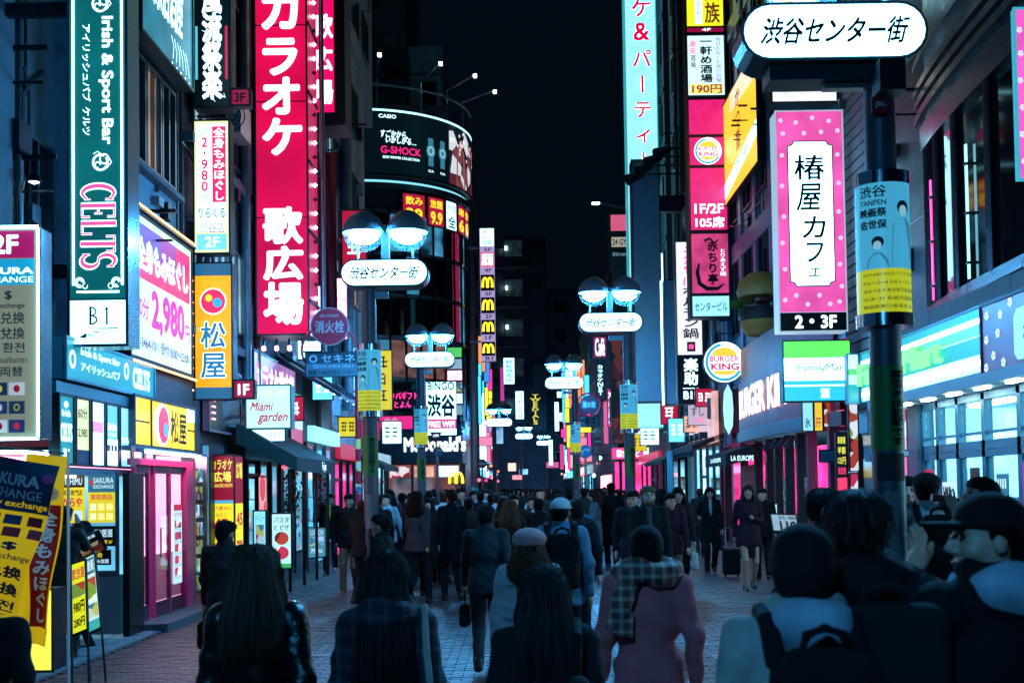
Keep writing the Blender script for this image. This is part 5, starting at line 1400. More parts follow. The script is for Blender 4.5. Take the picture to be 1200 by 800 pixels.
# ---- right: convenience store
t = T("convenience_store", "brightly lit convenience store front with blue glass doors and white ceiling lights", "shop", (6.6, 17, 0))
CONI = emi("store_white_interior", (.26, .66, .9), 2.6, var=.2)  # store light put into the back and far walls as glow
t.p("back_wall", CONI).box(10.5, 10.6, 6, 20.4, .05, 3.0); t.p("far_wall", CONI).box(6.7, 10.5, 20.3, 20.4, .05, 3.0); t.p("floor", TILEF).box(6.7, 10.5, 6, 20.4, 0, .05); t.p("ceiling", mat("white_ceiling", '#c8d8de', .6)).box(6.45, 10.5, 6, 20.4, 3.0, 3.06)
for k in range(5):
 for j in range(2): t.p("ceiling_light", emi("white_strip_light", (.6, .93, 1), 22), key='cl%d%d' % (k, j)).box(7.3 + j * 1.6, 7.5 + j * 1.6, 8.5 + k * 2.3, 10.2 + k * 2.3, 2.95, 2.995)
BLF = mat("pale_blue_door_frame", '#3f7f98', .35, .3)
ys_ = [13.0, 14.3, 15.55, 16.75, 17.75, 18.6, 19.3]
for i, y in enumerate(ys_): t.p("post", BLF, key='p%d' % i).box(6.5, 6.62, y - .06, y + .06, 0, 3.0)
for z in (2.1, 2.9): t.p("transom_bar", BLF, key='tb%f' % z).box(6.5, 6.6, 13, 19.3, z, z + .1)
t.p("transom_bar", BLF, key='tbb').box(6.5, 6.6, 13, 19.3, 2.205, 2.33)
for i in range(6):
 a, b = ys_[i] + .07, ys_[i + 1] - .07
 t.p("window", BLF, key='tw%d' % i).box(6.53, 6.58, a, b, 2.42, 2.46); t.p("pane", CLEAR, key='tp%d' % i, under='tw%d' % i).box(6.55, 6.56, a, b, 2.46, 2.9)
 t.p("door", BLF, key='dr%d' % i).box(6.53, 6.58, a, b, .05, .2); t.p("door", BLF, key='dr%d' % i).box(6.53, 6.58, a, a + .05, .2, 2.1); t.p("door", BLF, key='dr%d' % i).box(6.53, 6.58, b - .05, b, .2, 2.1)
 t.p("pane", CLEAR, key='dp%d' % i, under='dr%d' % i).box(6.55, 6.56, a + .05, b - .05, .2, 2.1)
for k in range(4):
 t.p("shelf_unit", ALU, key='su%d' % k).box(7.6, 8.1, 12.5 + k * 1.8, 13.9 + k * 1.8, .05, 1.5)
 for j in range(4): t.p("goods", GOODL, key='gd%d%d' % (k, j), under='su%d' % k).box(7.5, 7.6, 12.55 + k * 1.8, 13.85 + k * 1.8, .2 + j * .33, .42 + j * .33)
t.p("corner_pillar", mat("steel_blue_pillar", '#3f6478', .4, .3)).box(6.42, 6.7, 19.3, 19.75, 0, 3.0)
t.p("canopy", mat("white_soffit", '#9fb8c2', .5)).box(5.95, 6.45, 12, 20.4, 3.0, 3.14)
for k in range(5): t.p("downlight", emi("soffit_light", (.7, .95, 1), 40), key='dl%d' % k).box(6.1, 6.2, 14.6 + k * 1.05, 14.95 + k * 1.05, 2.975, 2.998)
t.done()
t, F = wallsign("store_fascia", "long green blue and white lit fascia of the convenience store with green raised letters", 15.5, 21.05, 3.16, 4.04, 6.05, 'R', .3, emi("fascia_white_light", (.30, .74, 1.0), 2.6, var=.15), fr=.02, frame=CYANP)
F.rect(t.p("stripe", emi("fascia_blue", (.01, .38, .40), 1.0)), 0, 0, 1, .14); F.rect(t.p("stripe", emi("fascia_green", (.10, .65, .18), 1.0), key='g'), 0, .25, 1, .42); F.rect(t.p("stripe", MATS["fascia_blue"], key='b2'), .0, .44, 1, .72, .004); F.rect(t.p("stripe", emi("fascia_hot_tube", (.85, 1, 1), 9), key='h'), 0, .16, 1, .22); F.rect(t.p("stripe", MATS["fascia_hot_tube"], key='h2'), 0, .80, 1, .90)
v, f = glyphs("FamilyMart", .03); q = (v - v.min(0)) / (v.max(0) - v.min(0)); t.p("lettering", emi("green_raised_letters", (.25, .95, .35), 1.1))
for dl in (.03, .06, .09): t.p("lettering", MATS["green_raised_letters"]).add(F.o + np.outer((.0 + .75 * q[:, 0]) * F.w, F.u) + np.outer((.18 + .58 * q[:, 1]) * F.h, F.v) + F.n * dl, f)
t.done()
t, F = boxsign("store_fascia_return", "short lit return of the convenience store fascia facing down the street behind the pole", (5.82, 6.02, 3.16, 4.04), 21.1, .2, emi("fascia_return_white", (.45, .88, 1.0), 1.4), fr=.015, frame=CYANP)
F.rect(t.p("stripe", MATS["fascia_green"]), 0, .3, 1, .42); F.rect(t.p("stripe", MATS["fascia_blue"], key='b'), 0, .62, 1, 1); t.done()
t, F = wallsign("cafe_side_sign", "dark plum sign panel with pale petals beside the convenience store fascia at the picture edge", 12.3, 15.38, 3.08, 4.02, 5.98, 'R', .2, emi("plum_acrylic", (.07, .008, .08), .8), fr=.03)  # glow added to the panel to hold its plum under blue lamps
PETW = emi("petal_print_white", (.75, .8, .9), .9)
def petals(F, mb, pts, r, asp, l=.006):
 for a, b in pts:
  for k in range(5):
   th = R(72 * k + 30 * a * 10); F.ell(mb, a + r * .8 * math.cos(th), b + r * .8 * math.sin(th) * asp, r * .55, r * .55 * asp, l, 8)
petals(F, t.p("petal_print", PETW), [(.06, .15), (.05, .5), (.12, .75), (.2, .2), (.17, .45), (.22, .88), (.04, .9), (.30, .08)], .018, 3.0)
F.poly(t.p("print", emi("pale_cyan_plate", (.35, .75, .85), .9)), [(.33, .3), (.36, .2), (.95, .2), (.97, .3), (.97, .8), (.95, .9), (.36, .9), (.33, .8)], .006); F.text(t.p("lettering", INK), "椿屋カフェ", .42, .4, .9, .7, .02, l=.01); t.done()
poster("atm_poster", "purple bank ATM poster on the store glass at the picture edge", faceR(14.35, 15.4, .9, 2.0, 6.48), emi("purple_lit_print", (.30, .03, .28), .9), [('r', WHP, .1, .05, .6, .4), ('t', emi("purple_text", (.25, .02, .25), .6), "銀行", .14, .09, .56, .21, .03), ('t', MATS["purple_text"] if "purple_text" in MATS else BKP, "ATM", .16, .24, .54, .36, .03), ('e', emi("sky_blue_print", (.15, .4, .7), .9), .75, .85, .4, .35)])
poster("store_poster", "narrow brown and yellow poster between the store doors behind the drinking man", faceR(16.85, 17.2, 1.1, 1.95, 6.48), mat("brown_print", '#5a1c18', .5), [('t', YELP, "肉まん", .1, .5, .9, .7), ('r', YELP, .1, .75, .9, .8)])
for i, (z0, z1, m_, lab, tx) in enumerate(((2.3, 3.15, PINKFOOD, "lit photo of pink meat at the store corner, upper picture", None), (1.35, 2.2, emi("hot_pink_panel", (.9, .12, .35), 1.0), "hot pink lit panel with black crane brush lettering at the store corner, lower picture", "赤ちり"))):
 t, F = boxsign("corner_light_box", lab, (6.05, 6.62, z0, z1), 20.4, .15, m_, fr=.015)
 if tx:
  F.vtext(t.p("lettering", INK), tx, .3, .05, .9, .95, .03); F.stroke(t.p("lettering", INK), [(.25, .3), (.15, .6), (.3, .85), (.6, .93)], [.03, .05, .05, .02])
 t.done()
for i in range(7):
 y = (13.3, 14.5, 15.0, 15.9, 16.3, 18.0, 18.85)[i]; z = (1.2, .5, 1.5, 1.3, .6, 1.2, 1.4)[i]; w = (.5, .5, .35, .4, .35, .4, .35)[i]; c_ = (REDP, YELP, WHP, TEALP, YELP, WHP, REDP)[i]
 poster("store_notice", ("red notice nearest the picture edge", "low yellow notice by the purple poster", "small white notice beside the purple poster", "teal notice in the middle", "low yellow notice below the teal one", "white notice toward the far end", "red notice farthest along")[i] + " on the convenience store glass", faceR(y, y + w, z, z + .55, 6.5), c_, [('r', BKP if c_ in (YELP, WHP) else WHP, .1 + .2 * k, .12, .22 + .2 * k, .36) for k in range(4)] + [('r', WHP if c_ is not WHP else TEALP, .15, .5, .85, .9)])
# ---- wall between store and burger shop
t = shop("menu_wall_shop", "dark entrance with lit menus between the store and the burger shop", 'R', 6.5, 21.3, 24.3, 2.7, INTD, bays=2, door=1, goods=None); t.done()
for i, (l, tp, r_, b, m_, lab, txt) in enumerate(((940, 470, 953, 505, MATS["pale_blue_panel"], "small pale blue lit menu, first of the row by the maroon fascia", "氷"), (954, 470, 964, 505, emi("yellow_red_menu", (.9, .6, .05), 1), "small yellow and red lit menu, second of the row", "FF"), (965, 470, 977, 500, FOOD, "small lit food photo menu, third of the row", None), (979, 470, 990, 500, MATS["hot_pink_panel"], "small magenta lit menu with black lettering, fourth of the row", "赤"))):
 x0, x1, z0, z1 = pxY(l, tp, r_, b, 24.6); t, F = boxsign("lit_menu", lab, (x0, x1, z0, z1), 24.6, .1, m_, fr=.012, group="small lit menus by the maroon fascia")
 if txt: F.text(t.p("lettering", INK if txt != "FF" else REDP), txt, .2, .55, .8, .9, .02)
 t.done()
for i, (l, tp, r_, b, m_, lab) in enumerate(((980, 507, 993, 575, BKP, "tall black menu with yellow and red prices left of the near pole"), (995, 472, 1006, 552, FOOD, "tall lit food photo strip right beside the near pole"), (996, 554, 1006, 575, PINKFOOD, "small square lit food photo below the tall strip by the near pole"))):
 x0, x1, z0, z1 = pxY(l, tp, r_, b, 22.4); t, F = boxsign("tall_menu", lab, (x0, x1, z0, z1), 22.4, .1, m_, fr=.012)
 if i == 0:
  for k, s_ in enumerate(("鳥唐揚", "半額", "125円", "飲放題", "290円")): F.text(t.p("lettering", DYE if k < 3 else emi("red_price_lettering", (.95, .05, .15), 1), key='l%d' % (k < 3)), s_, .1, .05 + k * .18, .9, .18 + k * .18, .03)
  F.rect(t.p("print", MATS["red_price_lettering"], key='rp'), 0, .78, 1, 1)
 t.done()
# ---- burger shop ground floor
t = T("burger_shop", "maroon burger shop front with curved fascia, lit white letters and magenta door panel", "shop front", (6.5, 30, 0))
def bulge(X, y0, y1, z0, z1, dep, n=16, thick=.1):
 q = MB(); v = []
 for k in (0, thick):
  for z in (z0, z1):
   for i in range(n + 1):
    u_ = i / n; v.append((X - dep * math.sin(math.pi * min(1, u_ * 1.0)) ** .6 + k, y1 + (y0 - y1) * u_, z))
 m = n + 1; f = []
 for i in range(n): f += [(i, i + 1, m + i + 1, m + i), (2*m + i + 1, 2*m + i, 3*m + i, 3*m + i + 1), (m + i, m + i + 1, 3*m + i + 1, 3*m + i), (i + 1, i, 2*m + i, 2*m + i + 1)]
 return v, f
t.p("fascia", BKM, True).add(*bulge(6.5, 24.2, 35.2, 3.25, 4.65, .4)); t.p("fascia_band", mat("blue_steel_band", '#3f6a80', .4, .3), True).add(*bulge(6.5, 24.1, 35.3, 2.92, 3.22, .55)); t.p("upper_band", BKM, True, key='ub').add(*bulge(6.5, 24.6, 35, 4.7, 5.6, .25))
def bpt(u_, z, l):
 dep = .4; x = 6.5 - dep * math.sin(math.pi * u_) ** .6 - l; return (x, 35.2 + (24.2 - 35.2) * u_, z)
v, f = glyphs("BURGER KING", .05); q = (v - v.min(0)) / (v.max(0) - v.min(0)); t.p("lettering", emi("bright_white_letters", (.85, .97, 1), 2.0)).add([bpt(.14 + .66 * a, 3.58 + .8 * b, .05) for a, b in q], f)
t.p("corner_lamp", emi("cyan_oval_lamp", (.3, .8, 1), 1.6), True).lathe((6.2, 35.4, 4.0), [(.001, -.75), (.12, -.5), (.15, 0), (.12, .5), (.001, .75)], 14)
t.p("back_wall", INTR).box(9, 9.1, 24.4, 37, 0, 2.9); t.p("far_wall", INTR).box(6.6, 9, 36.9, 37, 0, 2.9); t.p("door", mat("magenta_painted_door", '#c40b4e', .4)).box(6.3, 6.38, 32.2, 34.0, .05, 2.3)
t.p("door_notice", WHP, under=None, key='dn').box(6.285, 6.295, 32.9, 33.2, 1.3, 1.75)
for i, y in enumerate((24.4, 26.2, 27.2, 28.4, 29.6, 30.6, 32.1, 34.1, 36.9)): t.p("post", BKM if i in (0, 1) else POST, key='p%d' % i).box(6.3, 6.5, y - .1, y + .1, 0, 2.92)
for i, (a, b) in enumerate(((26.3, 27.1), (27.3, 28.3), (28.5, 29.5), (29.7, 30.5), (30.7, 32.0), (34.2, 36.8))):
 t.p("window", FRAME, key='w%d' % i).box(6.38, 6.44, a, b, .5, .56); t.p("pane", CLEAR, key='wp%d' % i, under='w%d' % i).box(6.405, 6.415, a, b, .56, 2.85); t.p("sill_panel", BKM, key='s%d' % i).box(6.38, 6.44, a, b, .05, .5)
 if i % 2 == 0: t.p("notice", NOTICE, key='n%d' % i).box(6.37, 6.378, a + .1, a + .5, 1.1, 1.9)
for i in range(4): t.p("wall_lamp", FRAME, True, key='wl%d' % i).tube((6.2, 27 + i * .8, 2.85), (6.0, 27 + i * .8, 2.6), .05, .08)
t.done()
t = T("shop_awning", "black sloped awning with white lettering over the magenta door", "awning", (5.9, 33.3, 2.3))
t.p("cloth", mat("black_awning_cloth", '#10161a', .8)).prism([(6.28, 31.6, 2.85), (5.45, 31.6, 2.6), (5.45, 31.6, 2.28), (6.28, 31.6, 2.45)], (0, 3.6, 0))
F = faceY(5.5, 6.25, 2.33, 2.6, 31.58); F.text(t.p("lettering", LETW), "LA EUROPE", .1, .25, .9, .75, .0); G = faceR(31.7, 35.1, 2.32, 2.58, 5.44); G.text(t.p("lettering", LETW), "LA EUROPE", .3, .3, .8, .75, .0); t.done()
# ---- sushi shop and further right
t = shop("sushi_shop", "sushi shop front with cyan cloth curtain and cold white lit windows", 'R', 6.3, 37.4, 43, 3.1, INTW, bays=4, door=2, post=ALU, fasc=emi("salmon_lit_fascia", (.85, .45, .38), .8, var=.3), fh=1.6, awn=mat("blue_black_awning", '#142028', .7))
cb = t.p("curtain", mat("pale_cyan_curtain", '#7fb4c4', .8))
for i in range(14): cb.box(5.3 + .05 * (i % 2), 5.34 + .05 * (i % 2), 42.0 + i * .09, 42.09 + i * .09, .3, 3.0)
for i in range(4): t.p("floodlamp", FRAME, key='fl%d' % i).box(5.7, 5.95, 37.8 + i * 1.1, 38.1 + i * 1.1, 3.25, 3.45)
t.done()
shop("bar_shop", "dim bar front below the blank blue vertical panel", 'R', 6.0, 43.2, 49, 2.8, INTD, bays=3, door=0, awn=mat("blue_black_awning", '#142028', .7)).done()
shop("party_hall_shop", "magenta glowing shop under the tall pale cyan sign", 'R', 5.9, 49.2, 57.8, 2.8, INTR, bays=4, door=1, fasc=RED_L, fh=.4).done()
x0, x1, z0, z1 = pxY(716, 524, 772, 538, 57.8)
t, F = boxsign("pink_fascia", "pink and white lit fascia strip on the calligraphy corner building", (x0, x1, z0, z1), 57.6, .4, emi("pink_lit_fascia", (.9, .06, .3), 1.2), fr=.02)
F.rect(t.p("print", WHITE), .68, 0, 1, 1); F.text(t.p("lettering", LETW), "和食さと", .1, .15, .6, .85, .03); t.done()
t = T("corner_noodle_shop", "pink lit ground floor under the pink fascia on the calligraphy corner", "shop", (7, 59, 0))
t.p("back_wall", INTR).box(4.8, 12, 60.5, 60.6, 0, 3); t.p("side_wall", BRICKD).box(4.75, 4.85, 61, 72, 0, 3.0); t.p("side_light", INTP).box(4.7, 4.75, 62, 70, .8, 2.4)
for i in range(6): t.p("post", POST, key='p%d' % i).box(4.8 + i * 1.1, 4.95 + i * 1.1, 58.0, 58.1, 0, 3.0)
for i in range(5): t.p("counter", WINE, key='c%d' % i).box(4.95 + i * 1.1, 5.9 + i * 1.1, 58.02, 58.08, 0, .8); t.p("lamp", emi("pinkish_strip_light", (1, .45, .65), 34), key='l%d' % i).box(5.3 + i * 1.1, 5.5 + i * 1.1, 57.9, 58.0, 2.8, 2.88)
t.done()
for i, (a, b, im) in enumerate(((72.3, 80, INTC), (80.2, 88, INTW), (88.2, 95, INTR), (95.5, 106, INTW), (106.5, 118, INTC))):
 shop("far_shop", ["cyan lit shop front past the calligraphy corner", "white lit shop front second past the calligraphy corner", "magenta lit shop front third past the calligraphy corner", "pale lit shop front fourth past the calligraphy corner", "last cyan lit shop front past the calligraphy corner"][i], 'R', 4.45, a, b, 2.6, im, bays=3, door=1, goods=None, fasc=[LITW, INTP, WHITE, INTC, LITW][i], fh=.5).done()
for i, (a, b, im) in enumerate(((76.3, 84, INTC), (84.2, 92, INTO), (92.5, 102, INTW), (102.5, 112, INTR))):
 shop("far_shop", ["cyan lit shop front beyond the curved building", "warm lit shop front second beyond the curved building", "white lit shop front third beyond the curved building", "magenta lit shop front fourth beyond the curved building"][i], 'L', -2.6, a, b, 2.6, im, bays=3, door=1, goods=None, fasc=[INTC, WHITE, LITW, INTP][i], fh=.5).done()
# ================================================================ signs on the left
GREEN = emi("pub_green_acrylic", (.003, .14, .15), .9, var=.28, vscale=1.1)
HOT = emi("hot_cyan_tube", (.45, .9, 1), 8)
PINKL = emi("pink_lettering", (.95, .08, .32), 1.3)
SER = {'B': [('l', .2, 0, .2, 1, .15), ('a', .2, .25, .45, .25, .1), ('a', .2, .74, .52, .26, .11), ('s', .05, 0, .3), ('s', .05, 1, .3)],
  '1': [('l', .5, 0, .5, 1, .16), ('l', .5, .02, .28, .18, .08), ('s', .28, 1, .72)],
  'C': [('c', .5, .5, .42, .46, 45, 315, .15), ('l', .84, .05, .84, .3, .06), ('l', .84, .72, .84, .92, .04)],
  'E': [('l', .25, 0, .25, 1, .17), ('l', .1, .03, .85, .03, .06), ('l', .1, .97, .88, .97, .06), ('l', .25, .5, .68, .5, .06), ('l', .86, 0, .86, .24, .06), ('l', .88, .74, .88, 1, .06), ('l', .68, .38, .68, .62, .05)],
  'L': [('l', .3, 0, .3, 1, .17), ('s', .12, 0, .5), ('l', .12, .97, .88, .97, .06), ('l', .88, .68, .88, 1, .06)],
  'T': [('l', .5, 0, .5, 1, .17), ('l', .06, .03, .94, .03, .06), ('l', .08, 0, .08, .28, .06), ('l', .92, 0, .92, .28, .06), ('s', .32, 1, .68)],
  'S': [('c', .5, .26, .32, .24, 20, 270, .13), ('c', .5, .74, .34, .24, -160, 90, .14), ('l', .82, .04, .82, .26, .05), ('l', .16, .74, .16, .97, .05)]}
def serif(F, mb, ch, a0, b0, a1, b1, rot=False, l=.006, k=1.0):
 W = (a1 - a0) * F.w; Hh = (b1 - b0) * F.h; sc = min(W, Hh)
 def P(x, y):
  if rot: x, y = 1 - y, x          # turned clockwise
  return (a0 + x * (a1 - a0), b0 + y * (b1 - b0))
 for op in SER[ch]:
  if op[0] == 'l': F.stroke(mb, [P(op[1], op[2]), P(op[3], op[4])], op[5] * sc * k, l)
  elif op[0] == 's': F.stroke(mb, [P(op[1], op[2]), P(op[3], op[2])], .05 * sc * k, l + .0006)
  elif op[0] == 'a':
   pts = [P(op[1] + 0, op[2] - op[4])] + [P(op[1] + op[3] * math.cos(R(q)) * 1.0, op[2] - op[4] * math.sin(R(q))) for q in range(80, -81, -16)] + [P(op[1], op[2] + op[4])]
   F.stroke(mb, pts, op[5] * sc * k, l + .0003)
  elif op[0] == 'c':
   pts = [P(op[1] + op[3] * math.cos(R(q)), op[2] - op[4] * math.sin(R(q))) for q in np.linspace(op[5], op[6], 20)]
   n = len(pts); F.stroke(mb, pts, [op[7] * sc * k * (.45 + .75 * math.sin(math.pi * i / (n - 1))) for i in range(n)], l + .0003)
# ---- tall green pub sign
rc_ = pxY(80, -60, 149, 405, 13.2)
t, F = boxsign("pub_sign", "tall green vertical pub sign reading Irish & Sport Bar and B1 with an arrow", rc_, 13.2, .42, None, frame=mat("polished_steel", '#7b8f9c', .2, .9), fr=.02)
t.p("bracket", FRAME).box(-5.9, rc_[0] - .012, 13.4, 13.5, 4.2, 4.35); t.p("bracket", FRAME, key='b2').box(-5.9, rc_[0] - .012, 13.4, 13.5, 7.2, 7.35)
def by(y): return (y + 60) / 465.0
F.rect(t.p("light_panel", GREEN), 0, 0, 1, by(352), 0); F.rect(t.p("floor_panel", WHITE), 0, by(354), 1, 1, 0)
h_ = t.p("border_tube", HOT); F.slab(h_, .045, 0, .075, by(336), 0, .015); F.slab(h_, .925, 0, .955, by(336), 0, .015); F.slab(h_, .12, by(343), .88, by(345), 0, .008)
w_ = t.p("lettering", LETW)
F.text(w_, "Irish & Sport Bar", .52, by(19), .79, by(171), .036, rot=90);
for i, c in enumerate("アイリッシュパブケルツ"):
 y = 33 + i * 11.6 + (6 if i > 7 else 0); v, f = glyphs(c, .01); q = v - [.5, .38]; F_ = F.o + np.outer((.30 + (q[:, 1]) * .16) * F.w, F.u) + np.outer((1 - by(y) - q[:, 0] * .026) * F.h, F.v) + F.n * .006; w_.add(F_, f)
for cy in (4, 192):
 F.ell(w_, .55, by(cy), .15, .022, .006, 26, 60, 400, inner=.75); F.ell(w_, .62, by(cy - 4), .09, .014, .006, 20, 150, 480, inner=.7); F.ell(w_, .50, by(cy + 3), .06, .009, .006, 16, 0, 290, inner=.6); F.stroke(w_, [(.68, by(cy - 8)), (.75, by(cy)), (.66, by(cy + 7))], .012); F.stroke(w_, [(.42, by(cy - 10)), (.5, by(cy - 13)), (.58, by(cy - 9))], .01)
for i, c in enumerate("CELTS"):
 y0, y1 = 219 + i * 19.8, 238 + i * 19.8
 if c == 'C': y0 -= 0
 serif(F, t.p("lettering", LETW), c, .20, by(y0 - 1), .82, by(y1 + 1), True, .005, 2.3 if c != 'C' else 2.2); serif(F, t.p("lettering", PINKL, key='pk'), c, .20, by(y0 - 1), .82, by(y1 + 1), True, .009, 1.25)
for s_, cx in ((1, .1), (-1, .9)):
 for r_ in (.05, .09): F.ell(w_, cx + s_ * .07, by(333), r_, r_ * .15, .006, 18, 0, 300, inner=.7)
 F.ell(w_, cx + s_ * .17, by(337), .05, .008, .006, 16, 90, 380, inner=.7)
gi = t.p("lettering", mat("dark_teal_ink", '#06282c', .5), key='ink'); serif(F, gi, 'B', .32, by(362), .54, by(382), False, .006, 1.25); serif(F, gi, '1', .56, by(362), .76, by(382), False, .006, 1.1)
F.stroke(gi, [(.86, by(387)), (.52, by(387)), (.52, by(391)), (.42, by(391)), (.42, by(395)), (.26, by(395))], .014); F.poly(gi, [(.16, by(397)), (.30, by(391.5)), (.28, by(398.5))], .0066)
t.done()
# ---- SAKURA exchange sign with cyan tube border
x0, x1, z0, z1 = pxY(-48, 267, 47, 514, 11.9)
t, F = boxsign("exchange_sign", "cream currency exchange sign outlined in cyan tube light at the picture's left edge", (x0, x1, z0, z1), 11.9, .3, emi("exchange_cream", (.24, .27, .20), .75), fr=.01)
hb = t.p("border_tube", emi("cyan_border_tube", (.35, .9, 1), 14))
for a in ((0, -.012, 1, 0), (0, 1, 1, 1.012), (.985, 0, 1.01, 1), (-.01, 0, .012, 1)): F.slab(hb, *a, .0, .03)
def sy(y): return (y - 267) / 247.0
def sx(x): return (x + 48) / 95.0
F.rect(t.p("print", emi("exchange_magenta_head", (.42, .01, .14), .8), key='h'), .0, .01, .94, sy(302)); F.rect(t.p("print", emi("exchange_blue_head", (.01, .35, .62), .9), key='b'), .0, sy(303), .94, sy(334), .004)
F.text(t.p("lettering", LETW), "2F", .40, sy(274), .74, sy(297), .04); F.text(t.p("lettering", LETW), "SAKURA", .12, sy(313), .93, sy(321), .04); F.text(t.p("lettering", LETW), "EXCHANGE", .12, sy(324), .93, sy(331), .01)
bl = t.p("lettering", mat("slate_blue_ink", '#2f4a5c', .5), key='sl')
for s_, a, b, c, d in (("¥ € $", .2, 340, .66, 352), ("currency exchange", .1, 355, .82, 363), ("现钞兑换", .2, 366, .82, 380), ("現鈔兌換", .2, 384, .82, 398), ("외화 환전", .2, 402, .82, 414), ("แลกเปลี่ยนเงินตรา", .2, 418, .85, 426), ("外貨両替", .2, 430, .80, 442)): F.text(bl, s_, a, sy(b), c, sy(d), .02)
for i, (c1, c2) in enumerate((('#10365c', '#d8c860'), ('#c8d8e0', '#a01830'), ('#203a70', '#c8d0d8'), ('#18405c', '#b8a840'), ('#c8e4ec', '#8a1530'), ('#243a74', '#c83050'))):
 a = (.40, .62)[i % 2]; b = 449 + (i // 2) * 22; F.rect(t.p("flag_print", emi("flag_a%d" % i, c1, .6), key='f%d' % i), a - (.02 if i % 2 == 0 else 0), sy(b), a + .2, sy(b + 15), .006); F.ell(t.p("flag_print", emi("flag_b%d" % i, c2, .6), key='g%d' % i), a + .1, sy(b + 7.5), .04, .018, .009, 14, inner=.6 if i == 3 else None)
t.p("bracket", FRAME).box(-6.6, x0, 12.0, 12.1, 3.2, 3.3)
t.done()
t = T("tube_light", "short cyan tube light run linking the exchange sign and the canopy", "light", (-5.2, 12.4, 2.2)); t.p("tube", MATS["cyan_border_tube"], True).path([(-6.4, 12.0, 2.21), (-5.75, 12.3, 2.21), (-5.02, 12.7, 2.21)], .02); t.p("clip", FRAME).box(-5.8, -5.7, 12.25, 12.35, 2.16, 2.26); t.done()
# ---- massage billboard with bulbs
t, F = wallsign("massage_billboard", "large slanted massage billboard with 2,980 yen in magenta between rows of small bulbs", 15.25, 18.15, 3.52, 5.46, -4.98, 'L', .2, emi("billboard_cream", (.72, .88, .50), 1.0, var=.1), cat="billboard")
GR = t.p("print", emi("billboard_red", (.82, .02, .14), 1.0)); F.rect(GR, .05, .05, .97, .44)
F.rect(t.p("print", emi("billboard_purple", (.22, .10, .50), .9), key='pu'), .05, .05, .46, .25, .005); F.rect(t.p("print", emi("billboard_violet", (.45, .05, .32), .9), key='pv'), .46, .05, .72, .30, .0055); F.rect(t.p("print", emi("billboard_white", (.75, .88, .95), 1.0), key='wh'), .05, .45, .97, .98, .0045)
F.text(t.p("lettering", LETW), "全身もみほぐし", .09, .14, .93, .38, .05, l=.009); F.text(t.p("lettering", emi("magenta_print_ink", (.75, .02, .35), .9)), "2,980", .30, .48, .86, .80, .05, l=.009)
F.text(t.p("lettering", MATS["magenta_print_ink"]), "60分", .07, .56, .26, .72, .03, l=.009); F.text(t.p("lettering", MATS["magenta_print_ink"]), "円", .88, .62, .96, .76, .03, l=.009)
F.text(t.p("lettering", mat("blue_ink", '#1b4a78', .5)), "03-3464-1011 受付10:00〜23:00", .06, .84, .94, .93, .02, l=.009)
BULB = emi("warm_bulb", (1, .45, .15), 7)
for k in range(30):
 y = 15.2 + k * .1;
 for z in (5.52, 3.46): t.p("bulb", BULB, True, key='bulbs').lathe((-4.9, y, z), [(.0001, -.02), (.016, 0), (.0001, .02)], 6)
t.p("bulb_rail", FRAME).box(-5.0, -4.92, 15.15, 18.2, 5.48, 5.53); t.p("bulb_rail", FRAME, key='br').box(-5.0, -4.92, 15.15, 18.2, 3.45, 3.5)
tag(t.o, kind=None); t.done()
t.made['bulbs']["kind"] = "stuff"
t, F = wallsign("pub_fascia", "small teal pub sign with white emblem tucked below the tall green sign", 12.95, 16.1, 3.02, 3.48, -4.93, 'L', .15, emi("pub_teal_fascia", (.01, .32, .42), 1.0), fr=.02, frame=CYANP)
F.text(t.p("lettering", LETW), "Irish & Sport Bar", .14, .14, .56, .38, .03); F.text(t.p("lettering", LETW), "アイリッシュパブ", .14, .5, .56, .75, .02); F.ell(t.p("lettering", LETW), .64, .4, .03, .25, inner=.6); F.text(t.p("lettering", LETW), "CELTS", .72, .2, .94, .85, .05); F.ell(t.p("lettering", LETW), .06, .5, .03, .25, inner=.6)
t.done()
t, F = wallsign("brush_sign", "cyan lit slanted signboard with white brush lettering above the window band", 15.5, 18.0, 7.85, 10.0, -4.9, 'L', .3, emi("cyan_brush_board", (.01, .20, .30), .9, var=.4, vscale=1.5), cat="sign")
F.text(t.p("lettering", LETW), "風祭居酒屋", .1, .25, .8, .75, .02, .3);
for k in range(6): F.stroke(t.p("lettering", LETW), [(.55 + .06 * k, .8), (.6 + .06 * k, .86 + .02 * (k % 2)), (.58 + .07 * k, .95)], .02)
for k in range(5): t.p("bulb", emi("white_downlight", (.7, .95, 1), 8), key='b%d' % k).box(-4.95, -4.9, 16.9 + k * .22, 16.95 + k * .22, 7.88 + .02, 7.93)
t.done()
rc_ = pxY(226, -50, 270, 126, 18.4)
t, F = boxsign("black_brush_sign", "black vertical sign with white brush lettering beside the 3F box", rc_, 18.4, .35, BLKB, bracket=-5.2, fr=.02)
F.vtext(t.p("lettering", LETW), "風流祭楽", .22, .18, .8, .95, .05, gap=1.1);
for k in range(14):
 a = .2 + .6 * random.random(); b = random.choice((.2, .93, .55)) + random.uniform(-.04, .04); F.stroke(t.p("lettering", LETW), [(a, b), (a + random.uniform(-.12, .12), b + random.uniform(-.03, .03)), (a + random.uniform(-.2, .2), b + random.uniform(-.05, .05))], [.03, .02, .004])
F.rect(t.p("print", emi("cyan_small_print", (.1, .6, .8), 1)), .03, .46, .10, .82); F.rect(t.p("print", emi("red_small_print", (.6, .02, .1), 1), key='r'), .88, .46, .95, .82); t.done()
